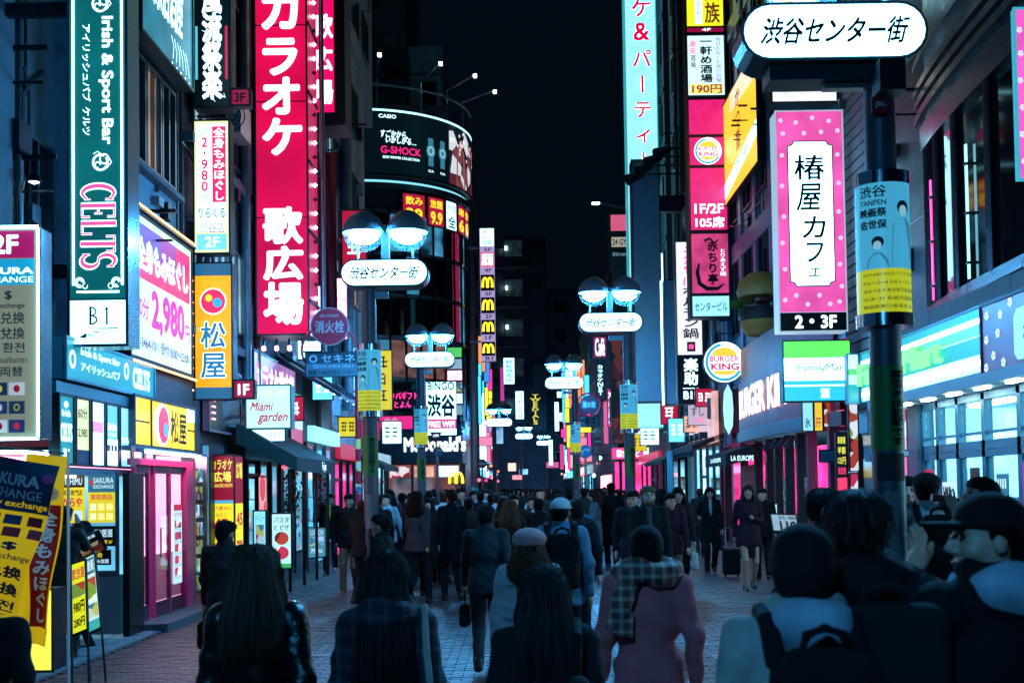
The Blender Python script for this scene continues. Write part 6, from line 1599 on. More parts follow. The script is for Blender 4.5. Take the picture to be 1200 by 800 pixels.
def floorbox(label, l, tp, r_, b, Y, txt):
 t, F = boxsign("floor_number_box", label, pxY(l, tp, r_, b, Y), Y, .2, emi("floor_box_red", (.35, .005, .07), .8), fr=.02); F.text(t.p("lettering", INK if txt == '3F' else LETW), txt, .2, .18, .8, .85, .04); t.done()
floorbox("small dark red box reading 3F beside the black brush sign", 269, 104, 293, 124, 18.45, "3F"); floorbox("small dark red box reading 1F beside the orange bowl sign", 273, 445, 298, 467, 18.45, "1F")
rc_ = pxY(227, 141, 269, 297, 18.4)
t, F = boxsign("massage_sign", "white vertical massage sign with 2,980 and a cyan 2F foot under the black sign", rc_, 18.4, .3, emi("massage_cream", (.85, .95, .45), 1.1), bracket=-5.2, fr=.015)
F.rect(t.p("print", WHITE), .06, .02, .94, .84, .003); F.rect(t.p("print", emi("massage_red", (.85, .03, .16), 1.1), key='r'), .52, .04, .93, .62, .005); F.vtext(t.p("lettering", LETW), "全身もみほぐし", .55, .05, .90, .61, .03, l=.01)
F.text(t.p("lettering", emi("plum_ink", (.45, .03, .25), .8), key='pi'), "60分", .12, .05, .48, .11, .01, l=.01); F.vtext(t.p("lettering", emi("red_ink", (.85, .02, .12), 1.0), key='ri'), "2,980", .14, .12, .46, .54, .04, l=.01); F.text(t.p("lettering", MATS["plum_ink"], key='pi'), "円", .2, .56, .4, .62, .01, l=.01)
F.text(t.p("lettering", mat("blue_ink", '#1b4a78', .5), key='bi'), "りらくる", .12, .66, .9, .74, .02, l=.01); F.text(t.p("lettering", MATS["plum_ink"], key='pi'), "渋谷店", .15, .77, .88, .85, .01, l=.01)
F.rect(t.p("print", emi("massage_cyan", (.2, .72, .9), 1.1), key='c'), .06, .86, .94, .98, .005); F.text(t.p("lettering", LETW), "2F", .3, .88, .72, .96, .03, l=.01); t.done()
rc_ = pxY(228, 308, 272, 468, 18.4)
t, F = boxsign("bowl_restaurant_sign", "orange vertical sign with a red disc and blue characters 松屋", rc_, 18.4, .35, emi("orange_lit_acrylic", (1.0, .42, .01), 1.1, var=.22), bracket=-5.2, fr=.012)
F.rect(t.p("print", emi("orange_sign_blue", (.02, .16, .30), .8)), 0, 0, 1, .09); F.rect(t.p("print", MATS["orange_sign_blue"]), 0, .915, 1, 1)
F.ell(t.p("emblem", LETW, key='e0'), .5, .28, .37, .098, .004); F.ell(t.p("emblem", emi("red_lit_disc", (.85, .02, .1), 1.2), key='e1'), .5, .28, .34, .09, .007); F.ell(t.p("emblem", emi("yellow_dot", (1, .7, .05), 1.2), key='e2'), .38, .255, .10, .027, .01); F.ell(t.p("emblem", emi("blue_lit_disc", (.02, .4, .85), 1.2), key='e3'), .62, .29, .13, .034, .01)
F.vtext(t.p("lettering", LETW, key='wl'), "松屋", .13, .42, .87, .86, .055, gap=.95, l=.004); F.vtext(t.p("lettering", emi("blue_character_ink", (.01, .18, .42), .9), key='bl'), "松屋", .13, .42, .87, .86, .025, gap=.95, l=.009)
for k in range(11): t.p("bulb", BULB, True, key='bulbs').lathe((rc_[0] - .03, 18.42, rc_[2] + .15 + k * .17), [(.0001, -.018), (.014, 0), (.0001, .018)], 6)
t.done()
t, F = wallsign("bulb_arrow_sign", "row of pink bulbs and a pale framed dark board deep behind the orange sign", 19.2, 21.4, 2.75, 3.85, -5.0, 'L', .1, BKP, frame=mat("pinkish_frame", '#8a6a78', .4), fr=.03)
for k in range(8):
 for j in range(2): t.p("bulb", emi("pink_bulb", (1, .25, .4), 6), True, key='b').lathe((-4.96, 19.3 + j * .12, 2.95 + k * .1), [(.0001, -.02), (.022, 0), (.0001, .02)], 6)
t.done()
# ---- giant karaoke sign
rc_ = pxY(299, -110, 360, 392, 22)
KM = emi("karaoke_magenta", (.62, .003, .065), 1.15, var=.25, vscale=.9)
t, F = boxsign("karaoke_sign", "giant magenta vertical sign reading カラオケ歌広場 in white", rc_, 22, 1.0, KM, bracket=-5.1, fr=.02, frame=mat("steel_frame_dark", '#4a5a66', .35, .7))
def ky(y): return (y + 110) / 502.0
for c, a, b in (("カ", -16, 38), ("ラ", 44, 92), ("オ", 90, 138), ("ケ", 138, 186), ("歌", 242, 290), ("広", 288, 332), ("場", 330, 384)):
 v, f = glyphs(c, .045); q = (v - v.min(0)) / (v.max(0) - v.min(0)); w = {"カ": (.12, .86), "ラ": (.14, .84), "オ": (.12, .88), "ケ": (.12, .92)}.get(c, (.12, .92))
 t.p("lettering", emi("bright_white_letters", (.85, .97, 1), 2.0)).add(F.o + np.outer((w[0] + (w[1] - w[0]) * q[:, 0]) * F.w, F.u) + np.outer((1 - (ky(b - 2) - (ky(b - 2) - ky(a + 2)) * q[:, 1])) * F.h, F.v) + F.n * .012, f)
for y in (120, 256, 30): F.slab(t.p("seam", mat("magenta_seam", '#4a0820', .5)), 0, ky(y), 1, ky(y + 1.2), .002, .006)
x1 = rc_[1]; S_ = faceL(22.02, 22.98, rc_[2], rc_[3], x1 + .014); S_.rect(t.p("side_panel", emi("karaoke_side_red", (.55, .01, .10), .9)), .0, 0, 1, 1, 0)
for k in range(34):
 z = rc_[2] + .2 + k * .27
 if z < rc_[3]: t.p("bulb", emi("pink_white_bulb", (1, .6, .75), 6) if k % 3 else BLACK, True, key='bu%d' % (k % 3 > 0)).lathe((x1 + .05, 22.5, z), [(.0001, -.05), (.05, 0), (.0001, .05)], 8)
for k in range(7): t.p("side_divider", FRAME).box(x1 + .01, x1 + .04, 22.0, 23.0, rc_[2] + 1.3 * k + .6, rc_[2] + 1.3 * k + .66)
t.p("side_post", STEEL, True).tube((x1 + .1, 23.05, rc_[2] - .2), (x1 + .1, 23.05, rc_[3]), .05)
t.done()
rc_ = pxY(352, -60, 392, 133, 26.5);
t, F = boxsign("karaoke_sign", "second magenta karaoke sign with smaller white characters partly behind the giant one", (rc_[0], rc_[1], rc_[2], rc_[3]), 26.5, .9, emi("karaoke_magenta_deep", (.75, .003, .12), 1.2), bracket=-5.1, fr=.015, frame=mat("maroon_frame", '#3a0a20', .5))
w_ = t.p("lettering", MATS["bright_white_letters"]); F.vtext(w_, "歌広場", .35, (17 + 60 - 5) / 193, 1.0, (128 + 60) / 193, .04, gap=.85, fill=.9)
t.p("edge", MATS["maroon_frame"]).box(rc_[1] + .015, rc_[1] + .24, 26.4, 27.4, rc_[2] - .3, rc_[3]); t.p("edge", MATS["maroon_frame"], key='bb').box(rc_[0], rc_[1] + .01, 26.45, 27.4, rc_[2] - .3, rc_[2] - .02)
t.done()
t = T("red_cloth_banner", "dark red cloth banner hanging below the second magenta sign", "banner", (-4.4, 27, 5.6))
v = []; f = []
for i in range(9):
 for k in range(13): v.append((-4.62 + i * .06, 27.3 + .05 * math.sin(i * 1.9 + k * .4), 5.6 + k * .33))
for i in range(8):
 for k in range(12): a = i * 13 + k; f.append((a, a + 13, a + 14, a + 1))
t.p("cloth", mat("red_banner_cloth", '#a0102a', .7), True).add(v, f); t.p("rod", STEEL, True).tube((-5.1, 27.3, 9.6), (-4.1, 27.3, 9.6), .03); t.done()
t, F = boxsign("white_light_box", "plain white lit box below the giant karaoke sign", pxY(334, 394, 366, 421, 27.6), 27.6, .3, WHITEB, bracket=-5.1, fr=.015); F.text(t.p("lettering", mat("faint_ink", '#8fb4c0')), "歌広場", .3, .6, .8, .85, .0); t.done()
t = T("pink_spot_lamps", "row of four small pink lamps along the foot of the giant karaoke sign", "light", (-4.4, 22.5, 4.5))
for i in range(4): t.p("lamp", emi("pink_lamp_glow", (1, .3, .5), 8), True, key='l%d' % i).lathe((-4.75 + i * .24, 22.2, 4.42), [(.0001, -.05), (.045, -.02), (.03, .05)], 10); t.p("stem", FRAME, key='s%d' % i).box(-4.77 + i * .24, -4.73 + i * .24, 22.18, 22.22, 4.46, 4.6)
t.done()
t, F = wallsign("karaoke_wall_sign", "slanted lilac sign with magenta outlined カラオケ歌広場 below the giant sign", 22.2, 26.4, 3.42, 4.42, -4.95, 'L', .2, emi("lilac_acrylic", (.42, .22, .55), .9, var=.3))
F.text(t.p("lettering", PINKL), "カラオケ歌広場", .05, .12, .96, .88, .06, l=.005); F.text(t.p("lettering", LETW), "カラオケ歌広場", .06, .14, .95, .86, .03, l=.010); t.done()
t, F = boxsign("restaurant_sign", "pale mint light box reading Miami garden in red script", pxY(288, 451, 341, 502, 20.6), 20.6, .35, emi("mint_white_acrylic", (.55, .95, .88), 1.15), bracket=-5.2, fr=.015, frame=mat("green_frame", '#1f6a5c', .4))
F.text(t.p("lettering", DYE), "パスタ・ピザ", .25, .10, .92, .26, .02); F.text(t.p("lettering", emi("crimson_script", (.55, .0, .06), .8)), "Miami", .08, .38, .62, .60, .03, .35); F.text(t.p("lettering", MATS["crimson_script"]), "garden", .25, .62, .95, .92, .03, .35); t.done()
t, F = boxsign("white_strip_light_box", "thin white lit strip box under the Miami garden sign", pxY(290, 503, 334, 517, 21.0), 21.0, .2, WHITE, fr=.01); F.text(t.p("lettering", mat("blue_ink", '#1b4a78', .5)), "生パスタ専門店", .1, .3, .9, .75, .0); t.done()
t = T("hydrant_sign", "round dark red fire hydrant sign 消火栓 hooped on a red pole", "sign", (-2.87, 21.5, 0))
HR = mat("hydrant_red", '#c4183c', .4, var=.1); ppm = FOC / 21.5
cx, cz = atY(387, 383, 21.5); px_, _ = atY(420, 560, 21.5)
t.p("pole", HR, True).tube((px_, 21.5, 0), (px_, 21.5, 4.3), .05, n=14)
for k in range(5): t.p("pole_sticker", NOTICE, True, key='st%d' % k).tube((px_, 21.5, .9 + k * .4), (px_, 21.5, 1.08 + k * .4), .053, n=14)
pts = [(cx + .5 + (-.5 + .0) + .5 * math.cos(R(a)) * 1.0, 21.5, cz + .02 + .5 * math.sin(R(a))) for a in range(200, -1, -12)]
pts = [(px_ - .5 + .5 * math.cos(R(a)), 21.5, 4.3 + .5 * math.sin(R(a)) * .9) for a in range(0, 250, 12)]
t.p("hoop", HR, True).path(pts, .025)
t.p("disc", HR, True).lathe((cx, 21.46, cz), [(.001, -.03), (.33, -.03), (.33, .03), (.001, .03)], 36, 'y'); t.p("rim", mat("white_paint_rim", '#b08a90', .4), True).lathe((cx, 21.46, cz), [(.325, -.034), (.345, -.034), (.345, .034), (.325, .034)], 36, 'y')
F = faceY(cx - .33, cx + .33, cz - .33, cz + .33, 21.425); F.text(t.p("lettering", mat("white_reflective_letters", '#c9a8b0', .5)), "消火栓", .1, .34, .9, .68, .03); F.text(t.p("lettering", MATS["white_reflective_letters"]), "FIRE HYDRANT", .24, .17, .76, .25, .01)
t.done()
x0, x1, z0, z1 = pxY(358, 413, 419, 441, 21.4)
t, F = boxsign("sponsor_plate", "grey blue plate reading セキネ with a phone number hung under the hydrant disc", (x0, x1, z0, z1), 21.42, .03, mat("pale_plate", '#50788a', .5), fr=.008)
F.rect(t.p("print", mat("dark_plate_band", '#1f3a4a', .5)), 0, 0, 1, .44); F.text(t.p("lettering", mat("plate_white_letters", '#a8c8d4', .5)), "セキネ", .30, .05, .96, .40, .02); F.ell(t.p("lettering", MATS["plate_white_letters"]), .14, .24, .08, .17, inner=.6); F.text(t.p("lettering", MATS["plate_white_letters"]), "☎03-3464-2061", .12, .48, .92, .66, .01); F.text(t.p("lettering", INK), "買取 LAB渋谷センター", .04, .72, .96, .94, .01); t.done()
# ---- vertical burger restaurant sign with four arches
t = T("arches_tower_sign", "vertical stack of black squares with golden arches beside the curved building", "sign", (-1.6, 62, 7))
x0, x1, z0, z1 = pxY(563, 268, 580, 423, 62)
t.p("housing", FRAME).box(x0, x1, 62.03, 62.6, z0, z1); F = faceY(x0, x1, z0, z1, 62)
LIL = emi("lilac_strip", (.45, .35, .65), .9)
F.rect(t.p("light_panel", LIL), 0, 0, 1, 1, 0)
cells_ = [(0, .13, 'w'), (.18, .29, 'r'), (.35, .47, 'm'), (.52, .64, 'm'), (.69, .80, 'm'), (.855, .96, 'm')]
for i, (a, b, k) in enumerate(cells_):
 F.slab(t.p("panel", {'w': WHITE, 'r': emi("red_white_panel", (.85, .1, .25), 1.1), 'm': BLACK}[k], key='p%d' % i), .04, a, .96, b, .0, .05)
 if k == 'm': arches(F, t.p("arch", YM, key='a%d' % i), .5, (a + b) / 2, .34, (b - a) * .62, .11, .08)
 if k == 'w': F.ell(t.p("print", REDP, key='rr'), .35, .05, .2, .03, .06, inner=.7); F.text(t.p("lettering", INK), "全席", .2, .085, .8, .125, .02, l=.06)
 if k == 'r': F.text(t.p("lettering", LETW), "居酒", .1, .19, .9, .28, .04, l=.06)
for i, (a, s_) in enumerate(((.145, "5F"), (.30, "4F"), (.48, "3F"), (.65, "2F"), (.81, "1F"), (.965, "B1"))): F.text(t.p("lettering", INK), s_, .3, a, .8, a + .028, .02)
t.p("bracket", STEEL).box(-2.8, x0, 62.2, 62.3, z0 + 1, z0 + 1.1); t.p("bracket", STEEL, key='b2').box(-2.8, x0, 62.2, 62.3, z1 - 1, z1 - .9); t.done()
# ================================================================ signs on the right
rc_ = pxY(733, -60, 770, 250, 50)
rc_ = (rc_[0], rc_[1], 4.2, rc_[3])
CY = emi("pale_cyan_acrylic", (.33, .84, .92), 1.15, var=.06)
t, F = boxsign("party_sign", "very tall pale cyan vertical sign with magenta ケ&パーティー lettering", rc_, 50, 1.0, CY, fr=.03, frame=emi("cyan_side_glow", (.04, .35, .42), 1.0))
t.p("bracket", FRAME).box(rc_[1], 6.2, 50.3, 50.5, 10, 10.3); t.p("bracket", FRAME, key='b2').box(rc_[1], 6.2, 50.3, 50.5, 18, 18.3)
zt = rc_[3]; H_ = rc_[3] - rc_[2]
def pz(y): return (zt - atY(751, y, 50)[1]) / H_
for c, y0, y1 in (("ケ", 0, 21), ("&", 28, 49), ("パ", 60, 79), ("ー", 90, 110), ("テ", 121, 139), ("ィ", 153, 169), ("ー", 180, 196)):
 for bo, m_, l in ((.07, LETW, .02), (.03, emi("crimson_backlit_letters", (.62, .0, .06), 1.0), .04)):
  v, f = glyphs(c, bo); v = v.copy()
  if c == 'ー': v = np.stack([v[:, 1], v[:, 0]], 1)
  q = (v - (v.min(0) + v.max(0)) / 2); s_ = (pz(y1) - pz(y0)) * H_ / (q[:, 1].max() * 2); sxx = min(s_, .95 / max(q[:, 0].max() * 2, .2)) * 1.0
  t.p("lettering", m_, key='k' + m_.name).add(F.o + np.outer(.53 * F.w + q[:, 0] * sxx, F.u) + np.outer((1 - (pz(y0) + pz(y1)) / 2) * H_ + q[:, 1] * s_, F.v) + F.n * l, f)
t.done()
BLANK = mat("blank_blue_panel", '#86a8bc', .55, var=.06)
x0, x1, z0, z1 = pxY(742, 187, 775, 471, 44)
t, F = boxsign("blank_sign", "unlit blank blue vertical sign in front of the tall cyan one", (x0, x1, z0, z1), 44, .8, BLANK, frame=mat("blue_steel_frame", '#16303f', .5), fr=.03); t.p("bracket", WINE).box(x1, 6.4, 44.3, 44.6, 12.0, 12.6); t.p("bracket", WINE, key='b2').box(x1, 6.4, 44.3, 44.6, 7.0, 7.5)
t.p("edge_tube", HOT, key='e').box(x1 + .02, x1 + .07, 44.1, 44.2, z0 + .4, z1 - 3.5); t.done()
x0, x1, z0, z1 = pxY(779, 328, 792, 474, 42)
t, F = boxsign("blank_sign", "narrow unlit blue sign beside the white noodle pot sign", (x0, x1, z0, z1), 42, .8, BLANK, frame=MATS["blue_steel_frame"], fr=.02); t.p("edge_tube", HOT).box(x0 - .1, x0 - .05, 42.1, 42.2, z0, z1); t.done()
for k in range(4):
 x_, z_ = atY(744 + k * 11, 218 - k * 8, 40)
 t = T("sign_floodlight", ["lowest floodlight on a long arm in front of the blank blue sign", "second floodlight on a long arm in front of the blank blue sign", "third floodlight on a long arm in front of the blank blue sign", "topmost floodlight on an arm in front of the blank blue sign"][k], "light", (x_, 40, z_), "floodlights on arms before the blank blue sign")
 z_ -= k * .0; z_ = atY(744, 212 - k * 11 + 0, 40)[1]; z_ = 12.4 + k * .35 - .0
 z_ = atY(744, 212 - k * 10, 40)[1]
 t.p("arm", FRAME, True).path([(6.4, 40.3, z_ + .3), (x_ + .2, 40.1, z_ + .25)], .035); t.p("head", mat("lamp_housing", '#33434e', .4, .5), True).tube((x_ + .25, 40.1, z_ + .25), (x_ - .25, 39.9, z_), .12, .2); t.done()
x0, x1, z0, z1 = pxY(713, 249, 741, 355, 60)
t, F = boxsign("gym_sign", "black vertical sign reading 24 GYM with a pink top square", (x0, x1, z0, z1), 60, .8, mat("black_gym_panel", '#0b0f14', .4), fr=.03)
F.rect(t.p("light_panel", emi("pink_top_square", (.65, .10, .22), 1.0, var=.3, vscale=20), key='t'), .1, .02, .98, .2, .02); F.rect(t.p("print", emi("cream_plate", (.55, .5, .38), .7)), .12, .27, .98, .38, .02); F.text(t.p("lettering", INK), "24 GYM", .16, .29, .95, .36, .03, l=.03)
for k, s_ in enumerate(("駅前100%の", "フランチャイズ", "ワールドン", "FC加盟店", "募集中です", "03-5784")): F.text(t.p("lettering", emi("dim_blue_lettering", (.2, .45, .55), .7)), s_, .15, .44 + k * .09, .95, .49 + k * .09 + (.02 if k in (2, 3) else 0), .01, l=.03)
t.done()
x0, x1, z0, z1 = pxY(793, 283, 823, 473, 40)
t, F = boxsign("hotpot_sign", "white vertical sign with brush lettering and black foot reading B1F", (x0, x1, z0, z1), 40, .5, emi("warm_white_acrylic", (.82, .82, .88), 1.15), fr=.02); t.p("bracket", FRAME).box(x1, 6.4, 40.2, 40.3, 8, 8.1)
F.vtext(t.p("lettering", PINKL), "元祖", .3, .02, .8, .2, .03); F.stroke(t.p("lettering", PINKL), [(.35, .22), (.3, .27)], .05); F.stroke(t.p("lettering", PINKL), [(.6, .22), (.62, .27)], .05)
F.vtext(t.p("lettering", INK), "ホルモン鍋", .2, .27, .9, .60, .03); F.rect(t.p("print", INK), .38, .62, .72, .68); F.rect(t.p("print", PINKL), .45, .635, .65, .665, .008)
F.rect(t.p("print", BKP), 0, .70, 1, 1, .004); F.vtext(t.p("lettering", LETW), "楽助", .22, .72, .82, .89, .05, l=.01); F.rect(t.p("lettering", LETW), .18, .905, .82, .91, .008); F.text(t.p("lettering", LETW), "B1F", .2, .925, .82, .975, .04, l=.01); t.done()
x0, x1, z0, z1 = pxY(806, 474, 829, 498, 39)
t, F = boxsign("sushi_cloth_sign", "pale pink cloth sign reading すし below the black B1F foot", (x0, x1, z0, z1), 39, .05, emi("pale_pink_acrylic", (.6, .5, .62), .8), fr=.01); F.text(t.p("lettering", INK), "すし", .15, .1, .85, .55, .01); F.text(t.p("lettering", PINKL), "187円", .3, .65, .8, .9, .01); t.done()
t = T("sushi_sign", "dark teal shield shaped sign reading SUSHI", "sign", (6, 38, 4))
x0, x1, z0, z1 = pxY(829, 466, 858, 494, 38); F = faceY(x0, x1, z0, z1, 38); t.p("plate", mat("teal_plate", '#1f5a6a', .4)).prism([F.pt(*p_) for p_ in ((0, 0), (1, 0), (1, .85), (.5, 1), (0, .85))], (0, .1, 0)); F.text(t.p("lettering", INK), "SUSHI", .1, .28, .92, .55, .03, l=.01); t.p("arm", STEEL).box(x1, 6.4, 38.04, 38.08, z1 - .1, z1 - .05); t.done()
def stackrect(tp, b): return pxY(806, tp, 849, b, 36)
xs0, xs1 = atY(809, 250, 36)[0], atY(853, 250, 36)[0]
def zz(y): return atY(830, y, 36)[1]
t = T("stacked_sign_tower", "tall stack of lit tenant signs with magenta burger panels ending in センタービル", "sign", (6, 36, 7))
t.p("frame", mat("rusty_steel_frame", '#6a4a3c', .5, .6)).box(xs0 - .06, xs0, 35.98, 36.6, zz(373) , zz(-60)); t.p("frame", FRAME, key='f2').box(xs1, xs1 + .08, 35.98, 36.6, zz(372), zz(-60)); t.p("housing", FRAME).box(xs0, xs1, 36.04, 36.6, zz(372), zz(-60))
MG = emi("burger_magenta", (.72, .015, .18), 1.05, var=.15, vscale=3.5)
YG = emi("yellow_green_panel", (.82, .9, .02), 1.15)
def pan(y0, y1, m_, key):
 F = faceY(xs0 + .02, xs1 - .02, zz(y1 - 1), zz(y0 + 1), 36.0); F.slab(t.p("panel", m_, key=key), 0, 0, 1, 1, -.04, .04); return F
F = pan(-60, 31, YG, 'a'); F.vtext(t.p("lettering", emi("brown_ink_lit", (.30, .05, .02), .6)), "鳥貴族", .48, .1, .92, .98, .03); F.rect(t.p("print", WHITE), .22, .1, .42, .98); F.vtext(t.p("lettering", INK), "TORIKIZOKU", .25, .2, .4, .95, .01, l=.01)
F = pan(32, 38, MATS["floor_box_red"], 'b'); F.text(t.p("lettering", LETW), "4F", .4, .1, .65, .9, .02)
F = pan(41, 112, emi("cyan_white_panel", (.6, .92, .98), 1.3), 'c'); F.vtext(t.p("lettering", INK), "一軒め酒場", .33, .02, .68, .8, .04); F.vtext(t.p("lettering", PINKL), "激安", .04, .08, .24, .32, .02); F.vtext(t.p("lettering", MATS["brown_ink_lit"]), "酒場", .06, .32, .22, .55, .02); F.vtext(t.p("lettering", emi("violet_print", (.25, .1, .5), .8)), "毎日お安くお得が自慢", .76, .02, .92, .8, .01); F.rect(t.p("print", emi("yellow_band", (.9, .9, .2), 1)), .05, .82, .95, .99); F.text(t.p("lettering", emi("crimson_ink", (.45, .02, .08), .8)), "190円", .1, .83, .92, .98, .03, l=.01)
F = pan(116, 158, MG, 'd'); F = pan(160, 194, MG, 'e')
def bk_logo(F, t, cx, cy, r, pre):
 ar = F.w / F.h
 F.ell(t.p("logo", LETW, key=pre + 'w'), cx, cy, r, r * ar, .006, 36); F.ell(t.p("logo", emi("logo_blue", (.02, .35, .7), 1.1), key=pre + 'b'), cx, cy, r * .93, r * .93 * ar, .009, 30, 100, 330, inner=.86)
 yb = t.p("logo", emi("bun_yellow", (.95, .62, .05), 1.1), key=pre + 'y')
 F.poly(yb, [(cx + r * .62 * math.cos(R(a)), cy - r * ar * (.30 + .42 * math.sin(R(a)))) for a in range(0, 181, 15)], .012); F.poly(yb, [(cx + r * .62 * math.cos(R(a)), cy + r * ar * (.42 + .22 * math.sin(R(a)))) for a in range(180, -1, -15)], .012)
 rt = t.p("lettering", emi("logo_red", (.72, .01, .10), 1.1), key=pre + 'r'); F.text(rt, "BURGER", cx - r * .72, cy - r * ar * .30, cx + r * .72, cy - r * ar * .02, .04, l=.016); F.text(rt, "KING", cx - r * .66, cy + r * ar * .05, cx + r * .72, cy + r * ar * .40, .05, l=.016)
bk_logo(F, t, .5, .5, .38, 'l1')
F = pan(196, 270, MG, 'f'); F.text(t.p("lettering", LETW), "1F/2F", .1, .58, .9, .74, .03); F.text(t.p("lettering", LETW), "105席", .12, .79, .92, .97, .03)
F = pan(273, 344, emi("burger_magenta_soft", (.60, .05, .20), 1.0, var=.3), 'g'); F.vtext(t.p("lettering", INK), "赤ちり亭", .42, .12, .72, .86, .05); F.stroke(t.p("lettering", INK), [(.2, .5), (.14, .65), (.2, .84), (.4, .93), (.7, .93), (.88, .85)], [.05, .11, .13, .13, .1, .03]); F.stroke(t.p("lettering", INK), [(.35, .12), (.5, .08), (.62, .16), (.75, .1)], [.08, .07, .08, .03], l=.0075); F.vtext(t.p("lettering", LETW), "とりあえず鍋", .76, .25, .94, .72, .0)
F = pan(346, 371, emi("cyan_foot_panel", (.35, .85, .95), 1.2), 'h'); F.text(t.p("lettering", emi("deep_cyan_ink", (.0, .25, .35), .6)), "センタービル", .05, .3, .95, .75, .03)
t.p("bracket", STEEL).box(xs1 + .08, 6.6, 36.2, 36.3, zz(320), zz(318)); t.p("bracket", STEEL, key='b2').box(xs1 + .08, 6.6, 36.2, 36.3, zz(150), zz(148)); t.done()
cx, cz = atY(849, 424, 34.5); r_ = 24 / (FOC / 34.5)
t = T("round_burger_sign", "round lit burger sign projecting above the maroon burger shop", "sign", (cx, 34.5, cz - r_)); t.p("disc", FRAME, True).lathe((cx, 34.55, cz), [(.001, .1), (r_ + .03, .1), (r_ + .03, -.02), (r_, -.02), (r_, 0), (.001, 0)], 40, 'y')
F = faceY(cx - r_, cx + r_, cz - r_, cz + r_, 34.53); bk_logo(F, t, .5, .5, .5, 'r'); t.p("arm", STEEL).box(cx + r_, 6.5, 34.55, 34.6, cz - .03, cz + .03); t.done()
t = T("burger_model", "giant three dimensional hamburger standing out of the facade behind the pink café sign", "sculpture", (6.35, 31.5, 7))
x_, z_ = atY(893, 357, 31.0);
for nm, m_, prof in (("bottom_bun", mat("bun_brown", '#d08a40', .5, bump=.3), [(.001, -.85), (.42, -.8), (.58, -.55), (.56, -.42), (.001, -.42)]), ("patty", mat("patty_brown", '#2a1510', .6, bump=.8, bscale=20), [(.001, -.41), (.60, -.41), (.64, -.25), (.6, -.1), (.001, -.1)]), ("top_bun", MATS["bun_brown"], [(.001, .2), (.62, .2), (.66, .35), (.58, .6), (.35, .8), (.001, .88)])):
 t.p(nm, m_, True).lathe((x_, 31, z_), prof, 28)
t.p("tomato", mat("tomato_red", '#8a1a14', .3), True).lathe((x_, 31, z_), [(.001, .02), (.6, .02), (.62, .08), (.6, .14), (.001, .14)], 28)
le = t.p("lettuce", mat("lettuce_green", '#4a7a28', .5));
for i in range(40):
 a = 2 * math.pi * i / 40; r1 = .66 + .12 * math.sin(i * 2.3); le.quad((x_ + .5 * math.cos(a), 31 + .5 * math.sin(a), z_ - .0), (x_ + .5 * math.cos(a + .2), 31 + .5 * math.sin(a + .2), z_ + .05), (x_ + (r1 + .06) * math.cos(a + .2), 31 + (r1 + .06) * math.sin(a + .2), z_ + .12 + .08 * math.sin(i * 3)), (x_ + (r1 + .06) * math.cos(a), 31 + (r1 + .06) * math.sin(a), z_ - .02 + .09 * math.sin(i * 3 + 1)))
t.p("bracket", FRAME).box(x_, 6.6, 30.9, 31.1, z_ - .95, z_ - .86); t.done()
t, F = wallsign("yellow_wall_sign", "slanted yellow and white wall sign high on the blue grey facade", 31.0, 36.6, 10.2, 13.3, 6.35, 'R', .2, emi("amber_lit_panel", (1, .58, .02), 1.2))
F.poly(t.p("print", WHITE), [(0, .82), (1, .62), (1, .76), (0, .96)], .006); F.poly(t.p("print", emi("cream_top_wedge", (.9, .75, .5), 1.1), key='c'), [(.3, 0), (1, 0), (1, .25), (.3, .18)], .006); F.vtext(t.p("lettering", emi("brown_ink_lit", (.30, .05, .02), .6)), "かつ重", .45, .05, .58, .65, .03, l=.01); F.text(t.p("lettering", MATS["deep_cyan_ink"]), "かつや", .45, .70, .75, .84, .02, l=.012); t.done()
t, F = boxsign("factory_sign", "faded white lit sign just above the pink café sign", pxY(904, 89, 981, 120, 23.9), 23.9, .5, emi("faded_warm_white", (.88, .87, .85), 1.15), fr=.02)
F.text(t.p("lettering", emi("faint_cream_ink", (.72, .70, .55), .9)), "Factory", .15, .2, .62, .48, .02); F.text(t.p("lettering", emi("faint_cyan_ink", (.5, .75, .75), .9)), "抜リッチ", .15, .55, .5, .85, .01); t.done()
t, F = boxsign("upper_white_sign", "white lit panel rising above the near street name sign", pxY(904, -40, 960, 20, 23.9), 23.9, .4, WHITE, fr=.02); F.ell(t.p("print", emi("yellow_dot", (1, .7, .05), 1.2)), .35, .78, .12, .08); t.done()
x0, x1, z0, z1 = pxY(911, 130, 990, 388, 23.4)
PK = emi("cafe_pink_acrylic", (.85, .10, .42), 1.1, var=.22)
t, F = boxsign("cafe_sign", "pink petal patterned vertical sign with 椿屋カフェ brushed in black on white", (x0, x1, z0, z1), 23.4, .5, None, fr=.012, frame=emi("pale_edge_glow", (.4, .6, .75), .8))
F.rect(t.p("light_panel", PK), 0, 0, 1, .915, 0); F.rect(t.p("floor_panel", BKP), 0, .918, 1, 1, 0); F.text(t.p("floor_lettering", MATS["bright_white_letters"]), "2・3F", .22, .93, .85, .99, .04)
def chamfer(a0, b0, a1, b1, ra, rb):
 pts = []
 for cx, cy, s0 in ((a1, b0, 180), (a1, b1, 90), (a0, b1, 0), (a0, b0, 270)):
  for q in range(0, 91, 15):
   a = R(s0 + q if s0 in (180,) else s0 + q);
   pts.append((cx, cy, q, s0))
 out = []
 def corner(cx, cy, t0, t1):
  for q in range(7): a = R(t0 + (t1 - t0) * q / 6); out.append((cx + ra * math.cos(a), cy + rb * math.sin(a)))
 corner(a0, b0, 90, 0); corner(a1, b0, 180, 90); corner(a1, b1, 270, 180); corner(a0, b1, 0, -90); return out
F.poly(t.p("print", INK, key='o'), chamfer(.16, .135, .85, .80, .09, .022), .004); F.poly(t.p("print", WHITEB, key='w'), chamfer(.178, .1405, .832, .7945, .085, .0205), .007)
w_ = t.p("lettering", INK, key='let')
